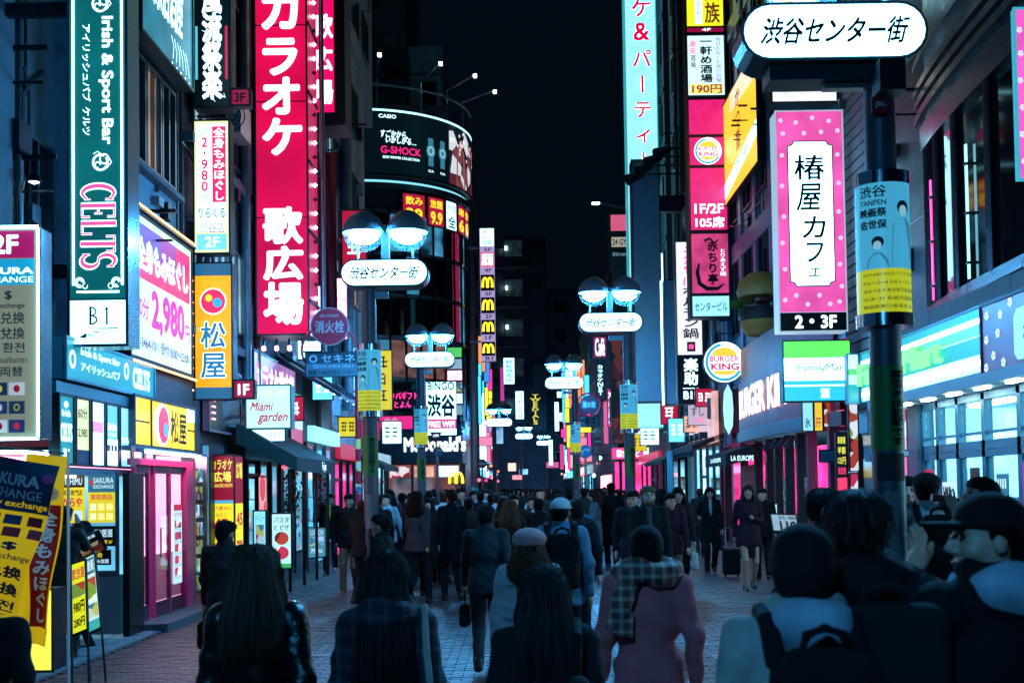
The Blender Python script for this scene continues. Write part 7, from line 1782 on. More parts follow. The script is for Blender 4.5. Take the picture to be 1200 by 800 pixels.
for c, a0, b0, a1, b1, sh_k in (("椿", .26, .20, .72, .315, .0), ("屋", .28, .33, .66, .455, .15), ("カ", .36, .48, .72, .58, .1), ("フ", .42, .60, .68, .69, .1), ("ェ", .44, .715, .64, .755, .2)): F.text(w_, c, a0, b0, a1, b1, .022, sh_k, l=.012)
petals(F, t.p("petal_print", PETW), [(.07, .04), (.3, .05), (.55, .03), (.8, .045), (.93, .09), (.1, .1), (.42, .10), (.68, .095), (.08, .2), (.07, .34), (.09, .48), (.06, .60), (.09, .72), (.92, .2), (.93, .33), (.92, .46), (.94, .58), (.92, .7), (.94, .8), (.08, .86), (.25, .84), (.42, .88), (.6, .84), (.76, .88), (.9, .87)], .028, .3)
F.slab(t.p("seam", mat("thin_seam", '#7a8a90')), .16, .45, .85, .4508, .011, .003); t.p("bracket", STEEL).box(x1, 6.75, 23.6, 23.7, z0 + .6, z0 + .7); t.p("bracket", STEEL, key='bt').box(x1, 6.75, 23.6, 23.7, z1 + .1, z1 + .3); t.done()
x0, x1, z0, z1 = pxY(918, 399, 997, 470, 23.0)
t, F = boxsign("store_sign", "green white and blue light box reading FamilyMart with 酒 at its foot", (x0, x1, z0, z1), 23.0, .4, MATS["fascia_white_light"], fr=.012)
F.rect(t.p("stripe", emi("bright_green_light", (.12, .85, .12), 1.3)), 0, 0, 1, .28); F.rect(t.p("stripe", WHITEB), 0, .28, 1, .66, .004); F.rect(t.p("stripe", emi("aqua_light", (.03, .55, .72), 1.2), key='a'), 0, .66, 1, .73, .004); F.rect(t.p("stripe", WHITE, key='w2'), 0, .73, 1, .76, .004); F.rect(t.p("stripe", MATS["aqua_light"], key='a'), 0, .76, 1, 1, .004)
F.text(t.p("lettering", emi("sea_blue_ink", (.0, .35, .5), .7)), "FamilyMart", .2, .38, .96, .54, .02, l=.01); F.text(t.p("lettering", LETW), "酒", .54, .79, .68, .96, .04, l=.01); t.p("bracket", STEEL).box(x1, 6.7, 23.1, 23.2, z0 + .3, z0 + .4); t.done()
t, F = boxsign("edge_petal_sign", "pink petal sign strip cut by the picture's right edge beside the bay", pxY(1191, 10, 1262, 210, 11.5), 11.5, .08, PK, fr=.012, frame=MATS["cyan_side_glow"]); petals(F, t.p("petal_print", PETW), [(.06, .12), (.07, .26), (.05, .42), (.08, .58), (.06, .74), (.08, .9), (.16, .5)], .04, .37); t.p("bracket", STEEL).box(6.0, 8.0, 11.6, 11.7, 6.0, 6.1); t.done()
x0, x1, z0, z1 = pxY(741, 485, 770, 519, 57.0)
t, F = boxsign("calligraphy_box", "white lit box with one large brushed character 復 above the pink fascia", (x0, x1, z0, z1), 57, .5, WHITEB, fr=.03); F.text(t.p("lettering", INK), "復", .2, .12, .75, .92, .04); F.stroke(t.p("lettering", INK), [(.88, .4), (.84, .7)], .08); t.done()
t, F = boxsign("dark_photo_board", "dark board with food pictures left of the calligraphy box", pxY(717, 395, 735, 520, 57.3), 57.3, .3, print_mat("dark_food_board", ['#1a1418', '#5a2028', '#2a1a1c', '#8a3a30', '#181c22', '#3a2a30'], 1.6, .35), fr=.03); t.done()
FS = [("cafe_banner", "dark red small café sign left of the gym sign's pole", 695, 394, 711, 419, 47, emi("wine_panel", (.28, .01, .09), .8), "Café", LETW, 0), ("kanji_banner", "black narrow sign with white katakana below the small café sign", 698, 424, 709, 466, 48, BLACK, "カラオケNET", LETW, 1),
  ("bar_sign", "pale cyan vertical sign with tiny lettering beyond the arches tower", 590, 419, 603, 450, 66, WHITE, "鉄板焼肉店", MATS["deep_cyan_ink"], 1), ("bar_sign", "white vertical sign with black katakana at the far left of the street", 604, 458, 614, 491, 74, WHITE, "パチンコ", INK, 1), ("bar_sign", "yellow outlined vertical sign far down the street", 621, 459, 634, 500, 82, BLACK, "TWEEDIALS", DYE, 1),
  ("bar_sign", "thin bright cyan vertical sign far down the street under the last lamps", 650, 471, 655, 505, 86, WHITEB, None, None, 0), ("small_box_sign", "salmon lit square sign at the far end of the street", 595, 542, 605, 552, 88, emi("salmon_box", (1, .6, .5), 1.5), None, None, 0),
  ("plate_sign", "cyan plate sign under the round hydrant disc on the burger side", 675, 487, 702, 500, 44, mat("cyan_plate", '#3f8698', .5), "セキネ", INK, 0), ("magenta_sign", "magenta vertical sign low at the right of the far crowd", 712, 455, 718, 500, 62, emi("magenta_small", (.7, .05, .25), 1), "酒処", LETW, 1),
  ("bar_sign", "pink vertical lit panel beyond the tall poster pole", 707, 470, 714, 520, 64, emi("rose_small", (.75, .12, .3), .9), None, None, 0), ("small_box_sign", "white and red small sign low over the far crowd", 600, 556, 612, 562, 84, emi("red_white_small", (.9, .3, .35), 1.3), None, None, 0),
  ("small_box_sign", "cyan lit fascia strip low at the far end", 608, 549, 619, 556, 92, LITW, None, None, 0), ("magenta_sign", "magenta lit sign between the far shops on the arches side", 586, 430, 591, 470, 70, emi("magenta_small2", (.55, .04, .3), .9), None, None, 0),
  ("bar_sign", "tiny white vertical sign over the far crowd's middle", 643, 515, 648, 545, 95, WHITE, None, None, 0), ("bar_sign", "tiny magenta vertical sign over the far crowd's middle", 656, 520, 661, 550, 98, emi("magenta_small", (.7, .05, .25), 1), None, None, 0), ("bar_sign", "tiny warm vertical sign near the end of the street", 668, 512, 673, 548, 92, emi("warm_small", (1, .5, .3), 1), None, None, 0),
  ("pub_board", "small teal and white bar sign by the first crossing lamp", 581, 500, 590, 520, 68, LITW, None, None, 0), ("magenta_sign", "pink lit fascia over the far crowd right of the sixth lamp", 640, 541, 655, 548, 97, emi("rose_small", (.75, .12, .3), .9), None, None, 0)]
for nm, lab, l, tp, r_, b, Y, m_, tx, tm, vert in FS:
 t, F = boxsign(nm, lab, pxY(l, tp, r_, b, Y), Y, .3, m_, fr=.02)
 if tx: (F.vtext if vert else F.text)(t.p("lettering", tm), tx, .12, .06, .88, .94, .03)
 t.done()
def marks(F, mb, n, vert):
 """lettering too small to read in the photograph, as little strokes"""
 for i in range(n):
  a0, b0, dw, dh = (.2, .08 + .86 * i / n, .6, .7 / n) if vert else (.12 + .8 * i / n, .2, .62 / n, .6)
  for k in range(3): q = b0 + dh * (k + .2) / 3; F.rect(mb, a0 + random.uniform(0, .1) * dw, q, a0 + dw * random.uniform(.7, 1), q + dh * .12, .006)
  for k in range(2): q = a0 + dw * (.25 + .4 * k + random.uniform(-.08, .08)); F.rect(mb, q, b0 + random.uniform(0, .2) * dh, q + dw * .11, b0 + dh * random.uniform(.75, 1), .0068)
for i, (sx, y, z, w, h, m_, c_) in enumerate(((-1, 24.4, 3.2, .5, .5, RED_L, "square red"), (-1, 26.9, 4.9, .45, 1.5, WHITE, "tall white"), (-1, 28.2, 3.9, .5, .6, INTC, "square cyan"), (-1, 30.4, 5.6, .55, 1.6, INTP, "tall pink"), (-1, 32.2, 3.2, .55, .55, YELP, "square yellow"), (-1, 34.5, 4.2, .6, 1.7, INTC, "tall cyan"), (-1, 36.8, 3.3, .6, .6, RED_L, "farther square red"), (-1, 33.2, 7.4, .7, 2.2, RED_L, "tall dark red"),
 (1, 25.6, 6.3, .55, 1.5, WHITE, "tall white"), (1, 38.6, 4.3, .6, .6, RED_L, "square red"), (1, 41.5, 3.6, .6, .6, INTO, "square amber"), (1, 45.0, 3.4, .7, .9, INTC, "farther cyan"), (1, 47.3, 4.2, .7, 2.0, RED_L, "tall red"), (1, 50.5, 3.5, .8, .8, WHITE, "square white"), (1, 53.0, 4.6, .8, 2.0, INTP, "tall pink"), (1, 55.5, 3.4, .8, .8, YELP, "square yellow"), (-1, 39.5, 4.4, .7, 2.0, YELP, "tall yellow"), (-1, 42.5, 3.4, .7, .8, WHITE, "square white"))):
 xw = -4.9 if sx < 0 else 6.3 - (.4 if y > 49 else 0); x0 = xw if sx < 0 else xw - w
 t, F = boxsign("projecting_sign", "small %s lit sign with unreadable marks projecting from the %s facades" % (c_, "karaoke side" if sx < 0 else "burger side"), (x0, x0 + w, z, z + h), y, .15, m_, fr=.02, group="small projecting shop signs")
 marks(F, t.p("lettering", LETW if m_ in (RED_L, INTC, INTP) else INK), 3 if h > 1 else 2, h > 1); t.p("bracket", STEEL).box(min(x0, xw - sx * -.3), x0 + .05, y + .05, y + .09, z + h, z + h + .04); t.done()
FC = [emi("tiny_%s_light" % n, c, s) for n, c, s in (("white", (.4, .8, 1), 3), ("cyan", (.05, .5, .9), 2), ("magenta", (.8, .03, .3), 1.6), ("amber", (1, .3, .1), 1.2), ("pink", (.9, .2, .35), 1.2), ("blue", (.03, .2, .6), 1.6), ("yellow", (.9, .8, .05), 1.3))]
for i in range(62):
 Y = random.uniform(70, 117); left = i % 2; xw = (-2.55 if left else 4.4) + (0 if Y < 95 or not left else -.3); w = random.uniform(.35, .8); v_ = random.random() < .6; hh = random.uniform(1.5, 3.2) if v_ else random.uniform(.4, .9); w = w * (.6 if v_ else 1.1); z = random.uniform(2.8, 3 + .085 * Y)
 x0 = xw + .1 if left else xw - .1 - w
 t, F = boxsign("far_sign", "one of the many small lit signs crowding the far end of the street", (x0, x0 + w, z, z + hh), Y, .2, random.choice(FC), fr=.03, group="small lit signs at the far end of the street"); t.done()
for i in range(26):
 Y = random.uniform(60, 116); o = T("far_lantern", "one of the small shop lamps hanging low at the far end of the street", "lamp", (0, Y, 0), "shop lamps at the far end of the street"); x_ = random.choice((-2.3, -1.9, 3.7, 4.1)); z = random.uniform(2.2, 3.6)
 o.p("globe", FC[i % 5], True).lathe((x_, Y, z), [(.001, -.12), (.1, -.05), (.1, .05), (.001, .12)], 8); o.p("bracket", FRAME).box(min(x_, x_ * 1.3), max(x_, x_ * 1.3), Y - .02, Y + .02, z + .12, z + .15); o.done()
# ================================================================ street furniture
class Warp(Face):
 """print on a bent surface: fn(a, b, lift) gives the point"""
 def __init__(s, fn, w, h): s.fn = fn; s.w = w; s.h = h; s.n = np.array((0, -1, 0.))
 def pt(s, a, b, l=0.0): return np.array(s.fn(a, b, l))
 def rect(s, mb, a0, b0, a1, b1, l=.003, n=8, m=8):
  v = [s.pt(a0 + (a1 - a0) * i / n, b0 + (b1 - b0) * k / m, l) for k in range(m + 1) for i in range(n + 1)]
  mb.add(v, [(k*(n+1)+i, (k+1)*(n+1)+i, (k+1)*(n+1)+i+1, k*(n+1)+i+1) for k in range(m) for i in range(n)]); return s
 def text(s, mb, t, a0, b0, a1, b1, bold=0., shear=0., l=.006, rot=0, res=2):
  v, f = glyphs(t, bold, res); v = v.copy(); v[:, 0] += shear * v[:, 1]; q = (v - v.min(0)) / np.maximum(v.max(0) - v.min(0), 1e-6)
  if rot == 90: q = np.stack([q[:, 1], 1 - q[:, 0]], 1)
  L = lifts(v); mb.add([s.pt(a0 + (a1 - a0) * x, b1 + (b0 - b1) * y, l + j) for (x, y), j in zip(q, L)], f); return s
 def vtext(s, mb, t, a0, b0, a1, b1, bold=0., l=.006, **k):
  n = len(t); ch = (b1 - b0) / n
  for i, c in enumerate(t):
   v, f = glyphs(c, bold, 2); q = v - [.5, .38]
   L = lifts(v); mb.add([s.pt((a0 + a1) / 2 + x * (a1 - a0) * .98, b0 + (i + .5) * ch - y * ch * .98, l + j) for (x, y), j in zip(q, L)], f)
  return s
POLEM = mat("grey_lamp_pole", '#4b5660', .45, .4, bump=.2, bscale=14, var=.2)
HOODM = mat("lamp_hood_metal", '#5c6e78', .5, .3)
BOWL = glass("lamp_bowl_glass", (.75, .93, 1.0), .10, .03)
_n = BOWL.node_tree; _tr = _n.nodes.new("ShaderNodeBsdfTranslucent"); _tr.inputs[0].default_value = (.5, .9, 1, 1); _mx = _n.nodes.new("ShaderNodeMixShader"); _mx.inputs[0].default_value = .004
_o = _n.nodes["Material Output"]; _n.links.new(_o.inputs[0].links[0].from_socket, _mx.inputs[1]); _n.links.new(_tr.outputs[0], _mx.inputs[2]); _n.links.new(_mx.outputs[0], _o.inputs[0])
BULBM = emi("lamp_burner", (.09, .48, 1.0), 660)
SIGNW = emi("street_sign_white", (.34, .78, 1.0), 5)
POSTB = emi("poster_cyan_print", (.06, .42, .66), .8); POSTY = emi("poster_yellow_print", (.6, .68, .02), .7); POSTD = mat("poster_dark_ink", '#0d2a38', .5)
GREENW = mat("green_wrap", '#1f7a34', .5, var=.15)
def capsule_pts(cx, cz, w, h, n=10):
 r = h / 2; pts = []
 for q in range(n + 1): a = R(90 - 180 * q / n); pts.append((cx + w / 2 - r + r * math.cos(a), cz + r * math.sin(a)))
 for q in range(n + 1): a = R(270 - 180 * q / n); pts.append((cx - w / 2 + r + r * math.cos(a), cz + r * math.sin(a)))
 return pts[::-1]
def lamp(label, cx, cy, wpx, side, poster=True, wrap=True, globes=True, near=False, slabel=None, plabel=None, fixed=None):
 if fixed: x, Y, z = fixed
 else: Y = FOC / (wpx / 1.33); x, z = atY(cx, cy, Y)
 px_ = x + (.36 if side > 0 else -.26)
 t = T("street_lamp", label, "street lamp", (px_, Y, 0), "twin globe street lamps along the street")
 t.p("pole", POLEM, True).lathe((px_, Y, 0), [(.15, 0), (.15, .3), (.115, .34), (.11, z - .5), (.10, z + .1)], 20)
 t.p("head_arm", STEEL).box(x - .06, x + .06, Y - .04, Y + .06, z + .2, z + .75)
 t.p("head_arm", STEEL, key='ha2').box(min(px_, x) - .04, max(px_, x) + .04, Y - .04, Y + .05, z - .36, z - .26)
 t.p("head_arm", STEEL, key='ha3').box(x - .36, x + .36, Y - .03, Y + .03, z + .70, z + .76)
 if globes:
  for sd in (-1, 1):
   gx = x + sd * .335; gz = z + .66
   t.p("hood", HOODM, True, key='h%d' % sd).lathe((gx, Y, gz), [(.315, -.02), (.32, .01), (.30, .10), (.24, .20), (.13, .29), (.05, .32), (.001, .33)], 28)
   t.p("bowl", BOWL, True, key='b%d' % sd, under='h%d' % sd).lathe((gx, Y, gz), [(.30, -.02), (.30, -.08), (.26, -.18), (.17, -.26), (.08, -.295), (.001, -.30)], 28)
   t.p("burner", BULBM, True, key='u%d' % sd, under='h%d' % sd).lathe((gx, Y, gz), [(.001, -.19), (.12, -.17), (.225, -.10), (.2, -.05), (.001, -.03)], 16)
   t.p("stay", STEEL, True, key='s%d' % sd).tube((x + sd * .42, Y, z + .22), (x + sd * .42, Y, z + .40), .02, n=6)
 # name sign
 h = .42; w = 1.33
 P = capsule_pts(x, z, w, h); Pf = [(a, Y - .19, b) for a, b in P]
 t.p("sign_box", mat("teal_sign_casing", '#1d4450', .35, .4)).prism(Pf, (0, .38, 0)); Pi = [(a, Y - .2, b) for a, b in capsule_pts(x, z, w - .05, h - .05)]
 t.p("sign_face", SIGNW, under=None, key='sf').prism(Pi, (0, .012, 0))
 F = faceY(x - w / 2, x + w / 2, z - h / 2, z + h / 2, Y - .206)
 F.text(t.p("lettering", INK), "渋谷センター街", .10, .28, .90, .74, .035, .35)
 if near:
  F2 = faceY(x - .5, x + .5, z - .38, z - .24, Y - .1); t.p("base_tray", mat("teal_sign_casing", '#1d4450', .35, .4), key='bt').box(x - .45, x + .5, Y - .12, Y + .15, z - .32, z - .215)
 if wrap:
  t.p("green_wrap", GREENW, True).lathe((px_, Y, 1.98), [(.118, 0), (.119, .6)], 24)
  C = Warp(lambda a, b, l: (px_ + (.12 + l) * math.sin((a - .5) * 2.2), Y - (.12 + l) * math.cos((a - .5) * 2.2), 2.58 - .6 * b), .24, .6)
  C.vtext(t.p("wrap_lettering", INK), "客引きは犯罪です", .46, .05, .86, .95, .05, l=.004)
  C2 = Warp(lambda a, b, l: (px_ + (.115 + l) * math.sin((a - .5) * 2.2), Y - (.115 + l) * math.cos((a - .5) * 2.2), 1.75 - .6 * b), .24, .6)
  C2.rect(t.p("pasted_paper", mat("pasted_paper", '#6d757c', .7, var=.2)), .2, .1, .62, .95, l=.004)
  if near: C2.rect(t.p("dark_patch", mat("tape_residue", '#22292f', .7)), .05, -.35, .9, -.02, l=.003)
 t.done()
 if poster:
  r = .19 if near else .18; zb, zt = 2.94, 3.88
  q = T("pole_poster", plabel, "poster", (px_, Y, zb), "curved film festival posters on the lamp poles")
  q.p("band", mat("polished_band", '#a8b4bc', .15, 1.0), True).lathe((px_, Y, 0), [(.12, zb - .08), (r + .012, zb - .08), (r + .012, zb + .01), (.12, zb + .01)], 28)
  q.p("band", MATS["polished_band"], True, key='b2').lathe((px_, Y, 0), [(.12, zt - .01), (r + .012, zt - .01), (r + .012, zt + .08), (.12, zt + .08)], 28)
  C = Warp(lambda a, b, l: (px_ + (r + l) * math.sin((a - .5) * 3.4), Y - (r + l) * math.cos((a - .5) * 3.4), zt - (zt - zb) * b), .6, .94)
  C.rect(q.p("sheet", POSTB), 0, 0, 1, .66, 0, 16, 2); C.rect(q.p("sheet", POSTY, key='y'), 0, .66, 1, 1, 0, 16, 2)
  d = q.p("print", POSTD); lt = q.p("lettering", POSTD, key='lt')
  C.text(lt, "渋谷", .16, .03, .46, .12, .03, l=.003); C.text(lt, "TANPEN", .16, .14, .46, .18, .03, l=.003); C.text(lt, "映画祭", .16, .20, .46, .27, .05, l=.003); C.text(lt, "佐世保", .16, .29, .46, .36, .05, l=.003)
  for (hx, hy, s_) in ((.66, .20, 1.0), (.36, .46, .8)):      # two plain figures
   C.ell = None; n = 14
   for (ex, ey, ra, rb, mm, l) in ((hx, hy, .085 * s_, .055 * s_, d, .003), (hx - .005, hy + .025, .055 * s_, .042 * s_, q.p("print", emi("poster_pale_print", (.35, .7, .85), .6), key='pf'), .005)):
    mm.add([C.pt(ex + ra * math.cos(R(k * 360 / n)), ey - rb * math.sin(R(k * 360 / n)), l) for k in range(n)], [tuple(range(n))])
   q.p("print", emi("poster_mid_print", (.06, .32, .5), .5), key='pm').add([C.pt(a, b, .0035) for a, b in ((hx - .16 * s_, .655), (hx - .14 * s_, hy + .13), (hx - .04, hy + .08), (hx + .04, hy + .08), (hx + .13 * s_, hy + .13), (hx + .15 * s_, .655))], [(0, 1, 2, 3, 4, 5)])
  for k in range(5): C.text(lt, ("2018.9.6(木)−9.9(日) アルカス佐世保", "2018.11.15−18 渋谷ユーロライブ", "2018.12.8−9 東京都写真美術館", "10.28−31 長崎市図書館", "映画祭実行委員会 2018")[k], .18, .69 + k * .06, .84, .72 + k * .06, .01, l=.003)
  q.done()
 return px_, Y
lamp("nearest twin globe street lamp with a large white 渋谷センター街 name sign at top right", 970, 48, 218, 1, near=True, plabel="large cyan and yellow film poster curved round the nearest lamp pole")
lamp("twin globe street lamp on the left between the karaoke sign and the curved building", 452, 322, 103, -1, plabel="cyan and yellow film poster on the lamp pole beside the hydrant sign")
lamp("twin globe street lamp in front of the blank blue sign", 715, 379, 75, 1, plabel="cyan and yellow film poster on the pole before the calligraphy box")
lamp("second twin globe street lamp on the left, before the burger restaurant windows", 504, 422, 59, -1, plabel="cyan and yellow film poster before the magenta burger restaurant windows")
lamp("twin globe street lamp over the far crowd left of the round hydrant disc", 661, 449, 46, 1, plabel="small cyan and yellow film poster behind the thin red pole on the burger side")
lamp("small single looking street lamp by the first far sign cluster", 585, 495, 31, -1, poster=False, wrap=False)
lamp("tiny street lamp far down the middle of the street, left one", 614, 511, 21, -1, poster=False, wrap=False)
lamp("tiny street lamp far down the middle of the street, right one", 637, 519, 17, 1, poster=False, wrap=False)
lamp("tiniest street lamp at the end of the street", 644, 529, 12.5, 1, poster=False, wrap=False)
lb = lamp("added twin globe street lamp, unseen behind the viewer, lighting the nearest backs", 0, 0, 0, -1, poster=False, wrap=False, fixed=(-2.1, -3.2, 4.95))  # added lamp out of view, there to light the nearest people's backs
px_, Yn = atY(1028, 100, 8.55)[0], 8.55
t = T("pole_loudspeaker", "black box loudspeaker with a small red badge on the nearest lamp pole", "loudspeaker", (px_, Yn, 4.3))
z_ = atY(1030, 100, 8.4)[1]; t.p("cabinet", mat("speaker_black", '#0b0d10', .5)).box(px_ - .08, px_ + .10, 8.22, 8.42, z_ - .09, z_ + .13); t.p("bracket", FRAME).box(px_ - .04, px_ + .04, 8.42, 8.5, z_ - .02, z_ + .05)
t.p("badge", mat("red_badge", '#a01422', .5)).box(px_ - .10, px_ + .02, 8.36, 8.37, z_ - .21, z_ - .10); F = faceY(px_ - .10, px_ + .02, z_ - .21, z_ - .10, 8.355); F.text(t.p("badge_lettering", mat("plate_white_letters", '#a8c8d4', .5)), "JBL", .15, .3, .85, .7, .03); t.done()
t = T("hydrant_sign", "small dark hooped hydrant disc on a thin red pole over the far crowd", "sign", (2.1, 43, 0)); cx, cz = atY(690, 474, 43); pp = atY(678, 520, 43)[0]
t.p("pole", HR, True).tube((pp, 43, 0), (pp, 43, cz + .1), .06, n=10); t.p("hoop", HR, True).path([(cx + .42 * math.cos(R(a)), 43, cz + .42 * math.sin(R(a))) for a in range(0, 361, 20)], .03)
t.p("disc", mat("hydrant_face_dark", '#3a1530', .4), True).lathe((cx, 42.95, cz), [(.001, -.03), (.33, -.03), (.33, .03), (.001, .03)], 28, 'y'); F = faceY(cx - .3, cx + .3, cz - .3, cz + .3, 42.9); F.text(t.p("lettering", MATS["plate_white_letters"]), "消火栓", .1, .3, .9, .7, .04); t.done()
def roadsign(label, px, py, rpx, Y, kind):
 x, z = atY(px, py, Y); r = rpx * Y / FOC
 t = T("road_sign", label, "road sign", (x, Y, 0)); t.p("pole", STEEL, True).tube((x, Y + .05, 0), (x, Y + .05, z + r), .04, n=8); F = faceY(x - r, x + r, z - r, z + r, Y - .04)
 if kind == 'tri': t.p("plate", mat("sign_red", '#b01030', .4)).prism([F.pt(*q) for q in ((0, 0), (1, 0), (.5, 1))], (0, .03, 0)); F.text(t.p("lettering", LETW), "止まれ", .25, .15, .75, .4, .02)
 else:
  t.p("plate", mat("sign_red", '#b01030', .4) if kind == 'no' else mat("sign_blue", '#2a6f9a', .4), True).lathe((x, Y, z), [(.001, -.03), (r, -.03), (r, .02), (.001, .02)], 28, 'y')
  if kind == 'no': F.rect(t.p("bar", mat("sign_white", '#c8d0d4', .4)), .15, .4, .85, .6)
  else: F.stroke(t.p("arrow", mat("sign_white", '#c8d0d4', .4)), [(.25, .75), (.3, .45), (.5, .35), (.72, .35)], r * .2); F.poly(t.p("arrow", MATS["sign_white"], key='ar2'), [(.66, .18), (.9, .36), (.66, .54)])
 t.done()
roadsign("red inverted triangle road sign before the burger restaurant fascia", 511, 513, 7, 51, 'tri'); roadsign("round blue arrow road sign below the red triangle", 513, 529, 6, 51.5, 'blue'); roadsign("round red no entry sign at the curved building's corner", 565, 543, 5.5, 55, 'no'); roadsign("round red no entry sign beyond the thin red pole", 701, 517, 5.5, 52, 'no'); roadsign("round blue arrow road sign under the cyan plate", 686, 529, 8, 44.5, 'blue')
x_, z_ = atY(712, 240, 58); t = T("arm_street_lamp", "slim street lamp on a long arm above the gym sign", "street lamp", (x_ + 1, 58, 0)); t.p("arm", mat("lilac_arm", '#6a5a78', .4), True).path([(x_ + 1.8, 58, z_ - 3), (x_ + 1.8, 58, z_ - .4), (x_, 58, z_), (x_ - .5, 58, z_ + .08)], .05); t.p("head", emi("floodlight_glass", (.6, .95, 1), 12)).box(x_ - .75, x_ - .4, 57.9, 58.1, z_ + .03, z_ + .12); t.done()
x_, y_ = -5.7, 14.6
t = T("wall_lamp", "small hooded wall lamp glowing on the stucco wall left of the green sign", "lamp", (x_, y_, 5)); xx, zz_ = atY(40, 213, 13.8); t.p("arm", ACM, True).path([(-5.9, 13.8, zz_ - .15), (xx - .14, 13.8, zz_ - .1), (xx - .1, 13.8, zz_ + .06), (xx, 13.8, zz_ + .08)], .012); t.p("hood", FRAME, True).lathe((xx, 13.8, zz_), [(.085, 0), (.07, .06), (.03, .1), (.001, .11)], 16); t.p("bulb", emi("white_downlight", (.7, .95, 1), 8), True).lathe((xx, 13.8, zz_), [(.001, -.03), (.06, -.005), (.001, 0)], 12); t.p("switch_box", ACM).box(-5.9, -5.83, 13.7, 13.82, zz_ - .32, zz_ - .2); t.done()
for k, (a, b, c, lab) in enumerate((((-5.1, 20.3, 12.5), (5.9, 46, 13.2), .5, "thin cable sagging high across the street"), ((6.5, 25, 9.4), (6.4, 36, 10.6), .4, "cable looping along the blue grey facade"), ((-5.2, 17.2, 9.2), (-5.15, 22.0, 8.6), .3, "cable looping along the brick facade on the karaoke side"))):
 pass
for k, (y0, y1, z0, X, lab) in enumerate(((25, 36.5, 9.6, 6.42, "cable looping along the blue grey facade"), (18, 22.3, 7.1, -5.08, "cable looping along the dark brick facade"), (38, 48, 7.9, 6.2, "lower cable sagging on the pipes over the sushi shop"))):
 m_ = MB(); m_.path([(X, y0 + (y1 - y0) * i / 14, z0 - .5 * math.sin(math.pi * i / 14) + .1 * math.sin(i)) for i in range(15)], .018, 6); tag(link("cable", m_.mesh("cable", BLACK)), lab, "cable")
# ---- cloth flags at the lower left
def flagcloth(name, label, quad, Y, base, cat="flag", dy=.12):
 C4 = [np.array((atY(px, py, Y)[0], Y, atY(px, py, Y)[1])) for px, py in quad]      # TL TR BR BL
 def fn(a, b, l): p = (C4[0] * (1 - a) + C4[1] * a) * (1 - b) + (C4[3] * (1 - a) + C4[2] * a) * b; return p + np.array((0, .05 * math.sin(a * 7 + b * 4) + .03 * math.sin(b * 11 - a * 3) - l, 0))
 t = T(name, label, cat, tuple(C4[3] * (1, 1, 0))); W = Warp(fn, np.linalg.norm(C4[1] - C4[0]), np.linalg.norm(C4[3] - C4[0])); W.rect(t.p("cloth", base, True), 0, 0, 1, 1, 0, 20, 24); return t, W
NAVYC = mat("deep_blue_flag_cloth", '#10405c', .7); YELC = emi("yellow_flag_cloth", (.72, .52, .01), .5, rough=.8); REDC = mat("red_flag_print", '#a81222', .7); WC = mat("white_flag_print", '#cfd8dc', .7); PINKC = mat("pink_flag_print", '#c0508a', .7)  # yellow cloth is brightened by a glow of its own, no lamp
t, W = flagcloth("exchange_flag", "slanting blue and yellow currency exchange flag at the lower left", ((-34, 528), (69, 546), (20, 722), (-85, 702)), 9.6, YELC)
W.rect(t.p("head_cloth", NAVYC, True), 0, 0, 1, .335, .006, 16, 10); wl_ = t.p("lettering", WC); W.text(wl_, "SAKURA", .22, .09, .86, .17, .05, l=.014); W.text(wl_, "EXCHANGE", .22, .19, .90, .25, .01, l=.014); W.text(t.p("lettering", YELC, key='yl'), "currency exchange", .1, .265, .98, .32, .02, l=.014)
W.text(t.p("print", PINKC), "*", .87, .06, .99, .13, .1, l=.014)
for i, (c, b, q) in enumerate((('#8a1f35', .36, .38), ('#123a5c', .36, .58), ('#b01e28', .36, .80), ('#c8d4da', .44, .36), ('#a51e2a', .44, .60), ('#c04050', .44, .84))): W.rect(t.p("flag_print", mat("flagc%d" % i, c, .7), True, key='f%d' % i), q, b, q + .16, b + .062, .012, 4, 3)
W.rect(t.p("flag_print", mat("flagc_blue", '#1c2a5a', .7), True, key='f7'), .36, .46, .52, .485, .014, 3, 1)
nk = t.p("lettering", mat("navy_flag_ink", '#182c50', .7), key='nk'); W.text(nk, "¥ € $", .1, .53, .78, .59, .04, l=.014); W.text(nk, "currency exchange", .1, .61, .98, .66, .02, l=.014); W.text(nk, "兑换", .45, .69, .95, .77, .05, l=.014); W.text(nk, "兌換", .45, .80, .95, .88, .05, l=.014); W.text(nk, "환전", .45, .91, .95, .98, .03, l=.014)
t.p("cross_rod", STEEL, True).path([(atY(-34, 520, 9.6)[0], 9.6, atY(-34, 520, 9.6)[1]), (atY(75, 531, 9.6)[0], 9.6, atY(75, 531, 9.6)[1])], .008); t.done()
t, W = flagcloth("exchange_flag", "lower blue inked yellow continuation flag behind the dark shoulder at the left edge", ((-85, 702), (20, 722), (4, 800), (-100, 800)), 9.62, YELC); W.text(t.p("lettering", MATS["navy_flag_ink"]), "両替", .5, .1, .95, .5, .05, l=.014); t.done()
t, W = flagcloth("massage_flag", "yellow flag with a red strip reading 全身もみほぐし behind the blue exchange flag", ((30, 531), (78, 535), (54, 757), (16, 752)), 9.9, YELC)
pts = []
W.rect(t.p("strip_print", REDC, True), .40, .26, .94, .91, .006, 10, 14); W.vtext(t.p("lettering", WC), "全身もみほぐし", .46, .29, .88, .89, .04, l=.016)
n = 20; t.p("disc_print", WC, True).add([W.pt(.70 + .2 * math.cos(R(k * 18)), .20 + .04 * math.sin(R(k * 18)), .012) for k in range(n)], [tuple(range(n))]); W.text(t.p("lettering", REDC, key='rr'), "分", .58, .175, .82, .225, .03, l=.02)
